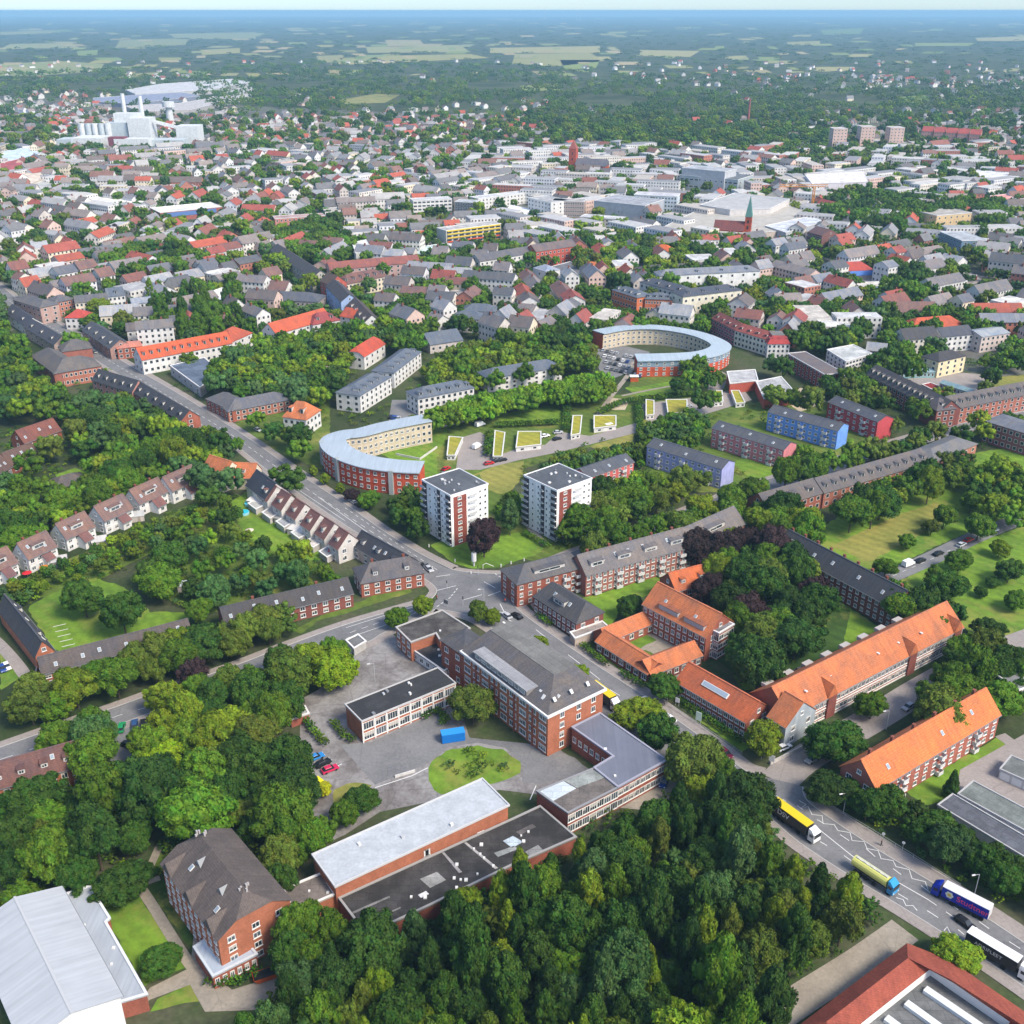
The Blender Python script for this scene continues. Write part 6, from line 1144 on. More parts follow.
fill([(0, 745), (45, 735), (70, 700), (110, 735), (90, 760), (60, 745)], (4, 5.4), [MID, OLV, BLU], 'over the street at the left edge'); fill([(195, 690), (250, 672), (300, 655), (345, 645), (355, 660), (342, 690), (315, 703), (288, 712), (255, 735), (215, 725), (190, 710)], (3.8, 5.4), [MID, DRK, MID, OLV], 'in the copse between street and school yard', f=.74)
fill([(290, 922), (305, 918), (345, 925), (348, 945), (325, 962), (292, 968), (280, 950)], (3.0, 4.2), [MID, DRK, MID], 'beside the school house gable', cap=6, mg=.3); fill([(305, 770), (325, 770), (325, 830), (300, 860), (290, 840)], (2, 3.2), [MID, YEL, DRK], 'around the yellow sails', cap=12)
fill([(740, 560), (775, 545), (800, 560), (826, 588), (832, 612), (826, 640), (818, 664), (795, 682), (762, 690), (735, 665), (738, 630), (728, 600)], (4, 6.4), [DRK, DEEP, COP, MID, DEEP, OLV], 'in the copse behind the orange-roofed courtyard', f=.64); fill([(700, 560), (735, 535), (760, 540), (740, 570), (730, 600), (712, 610)], (4, 5.5), [MID, COP, YEL], 'behind the balcony block lawn')
fill([(560, 540), (575, 505), (600, 490), (640, 478), (680, 480), (730, 478), (752, 490), (740, 510), (700, 520), (660, 530), (630, 545), (600, 556), (572, 560)], (4, 5.6), [MID, MID, OLV, YEL, DRK], 'in the belt between tower block and lilac flats', f=.64)
fill([(388, 520), (398, 498), (420, 490), (421, 530), (405, 540)], (3.2, 4.4), [DRK, MID], 'left of the junction tower block', cap=8); fill([(495, 505), (522, 495), (524, 540), (508, 535)], (2.6, 3.8), [MID, BLU, OLV], 'between the two tower blocks', cap=6)
fill([(130, 575), (160, 545), (200, 500), (235, 500), (262, 520), (300, 545), (330, 575), (345, 590), (290, 590), (230, 605), (180, 612), (150, 600)], (2.6, 4.6), NAT + [BLU], 'in the allotment gardens', f=1.0, cap=34); fill([(0, 580), (30, 575), (80, 555), (130, 530), (170, 515), (210, 505), (215, 520), (150, 545), (90, 575), (30, 600), (0, 600)], (1.4, 2.6), NAT + [YEL], 'in the gardens of the white semi-detached row', f=.85, n=1500)
fill([(0, 545), (0, 496), (40, 505), (80, 490), (100, 462), (130, 440), (165, 470), (150, 488), (100, 505), (60, 530), (20, 552)], (4, 5.6), [MID, MID, YEL, DRK, MID], 'in the big green clump above the semi-detached row', f=.66); fill([(0, 390), (25, 380), (60, 392), (110, 400), (140, 405), (165, 420), (195, 440), (222, 432), (225, 455), (195, 472), (160, 470), (110, 440), (75, 418), (40, 412), (0, 412)], (4, 6), [MID, DRK, DRK, YEL, BLU], 'in the park behind the old brick school', f=.66)
fill([(0, 340), (18, 340), (30, 370), (28, 385), (0, 390)], (4.5, 6), [MID, YEL, DRK], 'by the old brick school at the left edge'); fill([(815, 776), (840, 784), (870, 792), (905, 802), (940, 822), (985, 845), (1040, 880), (1060, 915), (1010, 884), (960, 855), (905, 824), (860, 802), (830, 792)], (2.8, 4.2), [DRK, DEEP, BLU, DRK], 'in the hedge belt along the lorry road', hf=(1.8, 2.3), avoid=False, f=.62)
fill([(925, 690), (950, 660), (965, 640), (1000, 650), (1024, 665), (1024, 690), (1000, 700), (985, 690), (960, 700), (935, 715)], (3.6, 5.4), [MID, DRK, OLV, MID], 'between the two orange roofs', avoid=False, f=.68); fill([(690, 762), (712, 750), (745, 785), (735, 800), (700, 790)], (2.8, 4), [MID, YEL], 'at the wood corner by the main street', cap=7)
# middle distance
fill([(424, 416), (470, 403), (540, 388), (600, 374), (614, 384), (600, 394), (560, 396), (500, 408), (432, 424)], (3.6, 4.6), [(.115, .22, .012), (.10, .195, .014)], 'in the bright clipped row along the long lawn', hf=(2.5, 2.9), f=.52, avoid=False); CNAME[(.115, .22, .012)] = 'bright green'; CNAME[(.10, .195, .014)] = 'grass green'
fill([(200, 372), (230, 352), (280, 340), (340, 330), (385, 320), (400, 335), (350, 350), (345, 370), (330, 392), (310, 400), (290, 395), (255, 392), (215, 395)], (4, 5.6), [MID, DRK, MID, YEL, BLU], 'in the school park of red roofs', f=.66); fill([(385, 330), (400, 295), (430, 285), (445, 310), (430, 330), (415, 345), (395, 345)], (4, 5.4), [MID, DRK, MID], 'in the tall copse left of the white villa', f=.64)
fill([(425, 370), (450, 350), (490, 342), (530, 348), (560, 350), (590, 350), (595, 365), (540, 372), (490, 380), (440, 392)], (3.6, 5), [OLV, YEL, MID, MID], 'in the garden belt above the bright row', f=.66); fill([(500, 345), (510, 310), (560, 300), (600, 315), (620, 322), (590, 340), (560, 352), (525, 350)], (4, 5.6), [MID, DRK, DRK], 'in the dark belt left of the far curved block', f=.66)
fill([(560, 316), (600, 309), (650, 314), (690, 317), (712, 322), (700, 329), (640, 325), (580, 329)], (3, 4), [DRK, MID], 'in the belt behind the far curved block', f=.62); fill([(675, 385), (682, 368), (700, 360), (722, 368), (712, 400), (690, 400)], (4, 5.2), [DRK, MID], 'before the far curved block wall', f=.62)
fill([(640, 445), (652, 424), (690, 412), (706, 418), (702, 430), (690, 446), (660, 452)], (3, 4.2), [DRK, MID, BLU], 'in the hedge belt behind the lilac flats', f=.66); fill([(540, 470), (560, 455), (610, 450), (660, 440), (640, 455), (590, 462), (560, 475)], (2.4, 3.4), [BLU, OLV, MID], 'in the silvery thicket by the garages', f=.7); fill([(800, 470), (830, 440), (870, 430), (890, 420), (940, 440), (960, 430), (985, 445), (930, 455), (870, 470), (820, 485), (770, 495), (745, 490), (770, 470)], (4, 5.4), [MID, YEL, OLV, DRK], 'along the street behind the coloured flats', f=.66, mg=1.0)
fill([(825, 382), (850, 372), (870, 378), (885, 400), (895, 420), (878, 428), (868, 405), (838, 398)], (4, 5), [DRK, MID, OLV], 'beside the crimson flats', f=.66); fill([(838, 500), (868, 492), (900, 476), (940, 455), (960, 452), (972, 466), (950, 480), (905, 492), (878, 505), (850, 515)], (4, 5.4), [MID, OLV, DRK, YEL], 'along the upper edge of the park meadow', f=.78, avoid=False); fill([(965, 480), (1000, 462), (1024, 470), (1024, 520), (1000, 515), (975, 500)], (4, 5), [MID, YEL, DRK], 'at the right end of the park meadow', f=.74, avoid=False); fill([(770, 500), (800, 515), (822, 520), (815, 545), (775, 535), (755, 520)], (4.4, 5.6), [DRK, MID, YEL], 'at the end of the dark-roofed flats', f=.66); fill([(885, 585), (940, 600), (960, 612), (925, 625), (895, 615)], (3.4, 4.6), [DRK, MID], 'at the right end of the dark slate flats', f=.66, avoid=False)
fill([(770, 300), (800, 290), (850, 300), (870, 320), (850, 345), (815, 345), (785, 335)], (4.5, 6), [DRK, MID, YEL, DRK], 'in the copse below the blue-wrapped school', f=.64); fill([(890, 325), (920, 310), (990, 315), (1000, 330), (950, 320), (905, 335)], (4.2, 5.4), [DRK, MID], 'behind the long orange-red hipped hall', f=.66); fill([(870, 360), (905, 345), (915, 370), (880, 372)], (4, 5), [DRK, MID], 'between white flats and pale tenement', f=.66); fill([(880, 290), (900, 270), (925, 262), (935, 290), (905, 300)], (5, 6.5), [DRK, MID], 'in the dark clump right of the blue-wrapped school', f=.64); fill([(985, 360), (1024, 350), (1024, 375), (990, 378)], (3.4, 4.6), [DRK, MID], 'in the gardens at the right edge', f=.7)
fill([(285, 230), (320, 216), (340, 230), (356, 250), (330, 262), (300, 256), (280, 245)], (4.6, 6.4), [MID, DRK, MID], 'on the wooded hill by the station', f=.6, avoid=False); fill([(600, 262), (620, 235), (690, 245), (740, 250), (760, 262), (720, 275), (650, 285), (610, 285)], (5, 6.5), [MID, DRK, YEL], 'in the green quarter before the mall', f=.66); fill([(500, 252), (470, 260), (440, 275), (420, 262), (440, 250), (520, 240), (580, 235), (600, 245)], (5, 6.2), [MID, DRK, MID], 'around the yellow-striped office', f=.72)
fill([(822, 200), (860, 192), (930, 198), (1000, 202), (1012, 216), (985, 224), (970, 208), (930, 214), (900, 226), (850, 216), (826, 214)], (5, 7), [DRK, MID, MID], 'in the town park belt on the mall side', f=.58, avoid=False); fill([(150, 290), (190, 280), (240, 300), (240, 330), (200, 325), (160, 330)], (4.4, 6), [DRK, MID, MID], 'in the conifer group by the scaffolded hall', f=.68, kinds=('broad', 'spire')); fill([(100, 250), (180, 240), (210, 260), (160, 275), (110, 270)], (5, 6.5), [DRK, MID, MID], 'in the green pocket of the railway quarter', f=.72)
# loose trees over the rest of the town
for k in range(26000):
    py = 118 + (520 - 118) * tr.random() ** 1.15; px = tr.uniform(-20, 1044); pr = (.45 if 480 < px < 850 and py > 155 else .8) if py < 235 else (.9 if py < 340 else (0 if 310 < px < 770 else .12))
    if 118 < py < 150: pr = .75 if px > 480 or px < 60 else .4
    if tr.random() > pr: continue
    r = tr.uniform(3.4, 6.4) if py > 160 else tr.uniform(4, 7.5); p = U((px, py))
    if near2(p.x, p.y, r, .7) or blocked(p.x, p.y, r * .5): continue
    if near(p.x, p.y, r * .1 - 2.5) or (tr.random() < .7 and any(a_ < px < b_ and c_ < py + 3 < d_ for a_, b_, c_, d_ in FRONT)): continue
    TREES.append((p.x, p.y, r, max(9, r * tr.uniform(2.1, 2.7)), 'broad', tr.choice(NAT), None, px, py, 'in the town')); grid2(p.x, p.y, r)
# woods further off
for poly in WOODPX[:3]: pass
FAR = []
for k in range(16000):
    py = 16 + (168 - 16) * tr.random() ** .9; px = tr.uniform(-60, 1084); p = U((px, py)); inw = any(inpoly(p.x, p.y, q) for q in WOODS)
    pr = 1 if inw else (.4 if py < 80 else .55 if py < 92 else (.30 if py < 118 else .0))
    if tr.random() > pr: continue
    r = max(6, p.length / 330) * tr.uniform(.8, 1.25)
    if inw:
        r = tr.uniform(4.5, 11) * max(1, p.length / 2600)
        if math.sin(p.x * .013 + 2) * math.sin(p.y * .0071 + 1) > .55: continue
    if near2(p.x, p.y, min(r, 12), .62) and py > 110: continue
    if not inw and blocked(p.x, p.y, r * .6, True, True) or near(p.x, p.y, 3): continue
    FAR.append((p.x, p.y, r, min(tr.uniform(10, 18), r * 2.2) * (1 if py > 78 or inw else .65), 'broad', tr.choice([MID, DRK, DRK, BLU, MID, YEL, OLV]), None, px, py, ''))
    if py > 110: grid2(p.x, p.y, min(r, 12))
vis = lambda t: -25 < t[7] < 1049 and t[8] < 1050
key = lambda t: -t[2] / math.hypot(t[0], t[1], H) * (1 if vis(t) else .01)
TREES.sort(key=lambda t: (0 if t[6] else 1, key(t)))
cnt = {'broad': 0, 'conifer': 0, 'spire': 0}; REST = []
NMX = {'broad': ('broadleaf_tree', 330), 'conifer': ('conifer_tree', 60), 'spire': ('slender_tree', 70)}
for i, t in enumerate(TREES):
    x, y, r, h, kd, c, un, px, py, place = t
    nm, mx = NMX[kd]; mx = {'broad': 296, 'conifer': 60, 'spire': 80}[kd]
    if (cnt[kd] >= mx) or place == 'in the town': REST.append(t); continue
    cnt[kd] += 1; art = CNAME[c]; kw = {'broad': 'tree', 'conifer': 'pointed conifer', 'spire': 'slender upright tree'}[kd]
    lab = '%s %s %s' % (art, kw, un or place); o = thing(nm, lab, 'tree', (x, y, 0), tr.uniform(0, 6.28), None if un else '%s %ss %s' % (art, kw, place))
    cr = link('crown', NEARC[kd][(i % 4) * 2 if un and kd == 'broad' else i % len(NEARC[kd])], o); cr.scale = (r * tr.uniform(.85, 1.22), r * tr.uniform(.85, 1.22), h * tr.uniform(.92, 1.1)); cr.color = (*jit(c), 1)
    tk = link('trunk', TRUNKS[i % 3], o); tk.scale = (r * .8, r * .8, h)
print('trees', cnt, len(REST), len(FAR))
def mass(name, label, L, lod):
    VV, FF, CC, n = [], [], [], 0
    for i, t in enumerate(L):
        x, y, r, h, kd, c = t[:6]; V, Fq = lod[kd][i % len(lod[kd])]; a = tr.uniform(0, 6.28); ca, sa = math.cos(a) * r, math.sin(a) * r
        W_ = np.stack([V[:, 0] * ca - V[:, 1] * sa + x, V[:, 0] * sa + V[:, 1] * ca + y, V[:, 2] * h], 1)
        VV.append(W_); FF.append(Fq + n); CC.append(np.tile(np.array(jit(c, .22)), (len(V), 1))); n += len(V)
    tag(link(name, np_mesh(name, np.concatenate(VV), np.concatenate(FF), [CAN], np.concatenate(CC), 3)), label, 'trees', None, 'stuff')
mass('town_tree_cover', 'green tree crowns scattered between the roofs of the town', [t for t in REST], LOD)
mass('distant_woodland', 'far woods and tree belts fading towards the horizon', FAR, LOD2)
# low planting in gardens, under woods and along walls
SH = []
def shrubs(poly, n, rr=(.7, 1.6), cols=NAT, avoid=True):
    xs = [p[0] for p in poly]; ys = [p[1] for p in poly]
    for _ in range(n):
        px, py = tr.uniform(min(xs), max(xs)), tr.uniform(min(ys), max(ys))
        if not inpoly(px, py, poly): continue
        p = U((px, py)); r = tr.uniform(*rr)
        if avoid and blocked(p.x, p.y, r * .5): continue
        SH.append((p.x, p.y, r, r * 1.3, 'broad', tr.choice(cols)))
shrubs([(130, 575), (200, 490), (240, 495), (345, 585), (290, 600), (180, 615)], 900); shrubs([(0, 585), (80, 550), (200, 500), (215, 515), (150, 560), (60, 600), (0, 612)], 600, cols=NAT + [YEL, LIME]); shrubs([(0, 430), (60, 425), (110, 455), (100, 500), (40, 520), (0, 540)], 500, cols=NAT + [LIME])
shrubs([(235, 1040), (300, 950), (430, 905), (590, 825), (690, 770), (800, 846), (897, 905), (880, 935), (760, 1016), (700, 1060)], 1300, (1, 2.2), DK_); shrubs([(150, 260), (240, 270), (440, 330), (420, 440), (200, 400), (0, 420), (0, 340)], 900, (1, 2)); shrubs([(480, 470), (560, 440), (640, 420), (780, 400), (900, 440), (760, 500), (560, 560)], 900, (.8, 1.8)); shrubs([(760, 300), (1024, 280), (1024, 470), (880, 470), (760, 360)], 900, (1, 2)); shrubs([(420, 250), (760, 240), (760, 330), (500, 360), (420, 340)], 800, (1.2, 2.4)); shrubs([(0, 800), (300, 745), (295, 870), (130, 900), (0, 900)], 500, (.9, 2)); shrubs([(690, 560), (850, 560), (850, 690), (740, 690)], 400); shrubs([(790, 795), (830, 775), (1024, 880), (1024, 915)], 400, (.8, 1.6)); shrubs([(432, 768), (470, 750), (518, 765), (480, 785)], 40, (.8, 1.8), NAT, False)
def hedge(pts, wd, cols=(MID, DRK), st=.8):
    S = W_(pts)
    for i in range(len(S) - 1):
        d = S[i + 1] - S[i]; n = max(1, int(d.length / st))
        for k in range(n): p = S[i] + d * (k / n); SH.append((p.x + tr.uniform(-.15, .15), p.y + tr.uniform(-.15, .15), wd * tr.uniform(.85, 1.15), wd * 1.7, 'broad', tr.choice(cols)))
for q in ([(334, 725), (343, 738), (355, 744)], [(305, 722), (318, 738), (328, 748)], [(425, 720), (435, 712), (447, 722), (440, 728)], [(525, 535), (549, 549)], [(583, 648), (600, 662), (608, 668)], [(622, 675), (645, 690)], [(498, 428), (560, 425)], [(490, 436), (488, 458)], [(567, 405), (566, 432)], [(638, 405), (640, 430), (640, 470)], [(600, 415), (622, 405), (640, 402), (700, 396)], [(538, 618), (552, 628)], [(210, 985), (240, 985), (262, 972)], [(420, 487), (424, 500)], [(130, 655), (140, 640)], [(680, 703), (700, 716), (742, 745)], [(832, 705), (870, 690), (900, 672)]): hedge(q, 1.9 if q[0][0] > 430 and q[0][1] < 480 else 1.25)
mass('shrub_cover', 'low bushes and hedges filling gardens and wood edges', SH, {'broad': LOD2['broad']})
# ------------------------------------------------------------------ vehicles
TY = mat('plain', (.02, .02, .02), .8); LAMP = mat('plain', (.7, .7, .65), .3); GLS = mat('glass', (.02, .025, .03), .08)
PM = {}
def paint(c):
    if c not in PM: m = mat('plain', c, .3); PM[c] = m
    return PM[c]
def car_geo():
    b = MB(); x0, x1, w_ = -2.15, 2.15, .88
    lo = [(x0, -w_, .32), (x1, -w_, .32), (x1, w_, .32), (x0, w_, .32)]; mid = [(x0 - .04, -w_ - .02, .62), (x1 + .06, -w_ - .02, .58), (x1 + .06, w_ + .02, .58), (x0 - .04, w_ + .02, .62)]; hi = [(x0 + .05, -w_ + .05, .95), (x1 - .1, -w_ + .08, .82), (x1 - .1, w_ - .08, .82), (x0 + .05, w_ - .05, .95)]
    b.hull(lo, mid, cap=False); b.hull(mid, hi)
    rf = MB(); rf.hull([(-1.35, -.66, 1.36), (.35, -.66, 1.36), (.35, .66, 1.36), (-1.35, .66, 1.36)], [(-1.2, -.58, 1.45), (.2, -.58, 1.45), (.2, .58, 1.45), (-1.2, .58, 1.45)])
    g = MB(); g.hull([(-1.95, -.8, .93), (1.05, -.8, .86), (1.05, .8, .86), (-1.95, .8, .93)], [(-1.35, -.64, 1.37), (.35, -.64, 1.37), (.35, .64, 1.37), (-1.35, .64, 1.37)])
    wh = []
    for x in (-1.3, 1.35):
        for y in (-.8, .8): m = MB(); m.cyl((x, y - .1, .32), (x, y + .1, .32), .32, k=10); wh.append(m.mesh('wheel', [TY]))
    lt = []
    for y in (-.6, .6): m = MB(); m.box((2.17, y, .66), (.08, .34, .14)); lt.append(m.mesh('headlight', [LAMP]))
    return b, rf, g.mesh('glass', [GLS]), wh, lt
CB, CRF, CG, CW, CL = car_geo(); CBM = {}
def van_mesh(c):
    b = MB(); b.hull([(-2.5, -.98, .35), (2.5, -.98, .35), (2.5, .98, .35), (-2.5, .98, .35)], [(-2.5, -.95, 1.2), (2.45, -.95, 1.0), (2.45, .95, 1.0), (-2.5, .95, 1.2)], cap=True); b.hull([(-2.5, -.95, 1.2), (1.7, -.95, 1.1), (1.7, .95, 1.1), (-2.5, .95, 1.2)], [(-2.45, -.85, 2.2), (1.0, -.85, 2.2), (1.0, .85, 2.2), (-2.45, .85, 2.2)])
    return b.mesh('body', [paint(c)])
def car(px, py, qx, qy, c, label, group=None, van=False, parts=True, z=.1):
    """car at a pixel, nose towards the second pixel"""
    p, q = U((px, py)), U((qx, qy)); d = q - p; o = thing('van' if van else 'car', label, 'van' if van else 'car', (p.x, p.y, z), math.atan2(d.y, d.x), group)
    if van:
        link('body', van_mesh(c), o); m = MB(); m.hull([(1.05, -.8, 2.1), (1.05, .8, 2.1), (1.72, .85, 1.15), (1.72, -.85, 1.15)], [(1.09, -.8, 2.12), (1.09, .8, 2.12), (1.77, .85, 1.17), (1.77, -.85, 1.17)]); m.obj('windscreen', GLS, o)
        for x in (-1.5, 1.6):
            for y in (-.85, .85): m = MB(); m.cyl((x, y - .12, .35), (x, y + .12, .35), .36, k=10); m.obj('wheel', TY, o)
        return o
    if c not in CBM: CBM[c] = (CB.mesh('body', [paint(c)]), CRF.mesh('roof_panel', [paint(c)]))
    bd = link('body', CBM[c][0], o); link('roof_panel', CBM[c][1], o); link('glass', CG, o)
    if parts:
        for m in CW: link('wheel', m, o)
        for m in CL: link('headlight', m, o)
    return o
SILV, BLK, WHT, BLUE, REDC, WINE, GRYC = (.42, .43, .45), (.015, .015, .017), (.75, .75, .75), (.02, .06, .25), (.45, .015, .015), (.12, .01, .025), (.14, .145, .15)
car(964.5, 925, 970, 929, BLK, 'black car driving behind the blue lorry towards the black trailer'); None
car(725.5, 755, 730, 759, WINE, 'wine red car parked at the kerb near the side street'); car(716, 749, 711, 745, SILV, 'silver car half hidden under the silvery tree by the wine red car'); car(657, 712, 652, 708, SILV, 'silver grey hatchback parked in the lane below the orange-roofed clinic'); car(669, 720, 664, 716, WHT, 'white car with dark roof parked next to the silver hatchback'); car(648, 703, 643, 699, WHT, 'white car parked furthest up the lane by the clinic')
car(506.5, 617, 501, 612.5, SILV, 'silver car waiting at the stop line of the crossroads'); car(517, 617.5, 511, 613.5, BLK, 'black car waiting beside the silver car at the crossroads'); car(426, 567, 432, 572, GRYC, 'dark grey car turning at the crossroads by the corner house'); car(429, 570.5, 433, 574, SILV, 'small silver car behind the dark grey one at the corner house')
car(353, 503, 349, 500, SILV, 'silver car on the pavement lane below the copper tree'); car(358, 506, 353, 503, BLK, 'black car next to the silver one below the copper tree'); car(258, 431, 262, 433, SILV, 'silver car leaving the side lane near the slim pavement trees'); car(31, 308, 27, 305, BLK, 'black car high up on the main street'); car(55, 322, 51, 319, GRYC, 'grey car high on the main street by the red-roofed house'); car(86, 348, 90, 351, BLK, 'black car passing the grey slate terrace'); car(95, 353, 99, 356, GRYC, 'grey car passing the old brick school'); car(185, 413.5, 190, 416, REDC, 'red car at the end of the black-roofed terrace')
car(908, 565.5, 914, 563, WHT, 'white delivery van parked on the park road', van=True); car(920, 562, 926, 559.5, BLK, 'black car parked behind the white park van'); car(938, 555, 944, 552.5, BLK, 'black estate car in the middle of the park road'); car(961, 546, 967, 543, SILV, 'silver car near the tree over the park road'); car(968, 541.5, 974, 539, REDC, 'red car under the tree over the park road'); car(993, 532, 999, 529.5, WHT, 'white car at the upper end of the park road')
car(908, 708.5, 904, 711, SILV, 'silver car parked in the side street between the orange roofs'); car(812, 761, 807, 764, SILV, 'silver car at the side street mouth'); car(783.5, 749, 788, 747, WHT, 'white convertible parked by the grey gable'); car(801, 672, 806, 670, GRYC, 'grey car in the court behind the long orange block'); car(792, 679, 797, 677, GRYC, 'second grey car in the court behind the long orange block')
car(121.5, 729.5, 123, 724, (.02, .25, .09), 'green and white taxi in the parking lane'); car(135, 726.5, 135, 720, (.03, .08, .2), 'dark blue car with light blue windscreen reversing in the parking lane'); car(144, 726, 144, 720, BLK, 'black car beside the dark blue one'); car(129, 747, 135, 749, BLK, 'black car parked across the parking lane'); car(136, 743, 141, 746, GRYC, 'grey car under the lime green clump'); car(63, 714, 69, 711.5, WHT, 'white car on the street under the left avenue'); car(193, 708, 195, 702, BLK, 'black car parked in the gap of the avenue')
car(7, 668, 10, 673, WHT, 'white car on the left edge forecourt'); car(3, 670, 6, 676, BLUE, 'blue car on the left edge forecourt'); car(664, 784, 662, 789, BLUE, 'blue car at the corner of the classroom wing'); car(323, 765, 326, 763.5, BLK, 'black car in the shaded yard corner'); car(316, 759, 321, 757, (.03, .2, .5), 'bright blue car under trees at the yard corner'); car(330, 771, 335, 769, (.5, .02, .08), 'crimson car parked in the shaded yard corner')
car(480, 426, 486, 424, WHT, 'white camper van in the garage court', van=True); car(477, 448, 481, 446, WHT, 'white van parked at the sedum garages', van=True); car(489, 464.5, 494, 463.5, REDC, 'red car on the garage court edge'); car(478, 450, 483, 448, REDC, 'second red car between hedges and garages') if False else None; car(446, 470, 450, 468, REDC, 'red car behind the junction tower'); car(497, 462, 502, 461, BLK, 'black car beside the red one on the court edge'); car(502, 461, 507, 460, BLK, 'black car at the end of the garage court'); car(444, 475, 448, 473, GRYC, 'grey car behind the junction tower'); car(610, 428, 615, 427, WHT, 'white van in front of the sedum garages', van=True); car(545, 437, 550, 436, WHT, 'white car by the garages near the long lawn'); car(558, 433.5, 563, 433, SILV, 'silver car by the garages near the long lawn'); car(557, 440, 561, 439, BLK, 'black car near the hedge of the long lawn'); car(688, 407, 693, 406, SILV, 'silver car near the right sedum garages')
pc = random.Random(4)
for r_ in range(4):
    for k in range(8):
        x, y = 603 + k * 4.6 + r_ * 1.5, 351 + r_ * 6 + k * 1.1
        if pc.random() < .85: car(x, y, x + 1.4, y - 2.6, pc.choice([SILV, BLK, WHT, GRYC, SILV, BLUE]), 'car in the packed car park of the far curved block', 'cars in the car park of the far curved block', parts=False)
for k in range(9): car(862 + k * 5.2, 461 - k * 1.7, 867 + k * 5.2, 459.4 - k * 1.7, pc.choice([SILV, BLK, WHT, GRYC, BLUE]), 'car parked along the street behind the coloured flats', 'cars along the street behind the coloured flats', parts=False)
for k in range(5): car(700 + k * 5, 566 - k * 1.6, 703 + k * 5, 562 - k * 1.6, pc.choice([SILV, BLK, GRYC]), 'car parked behind the balcony block lawn', 'cars behind the balcony block', parts=False)
for k in range(4): car(391 + k * 2.5, 418 + k * .4, 393 + k * 2.5, 415, pc.choice([SILV, BLK, BLUE]), 'car parked in the barracks yard', 'cars in the barracks yard', parts=False)
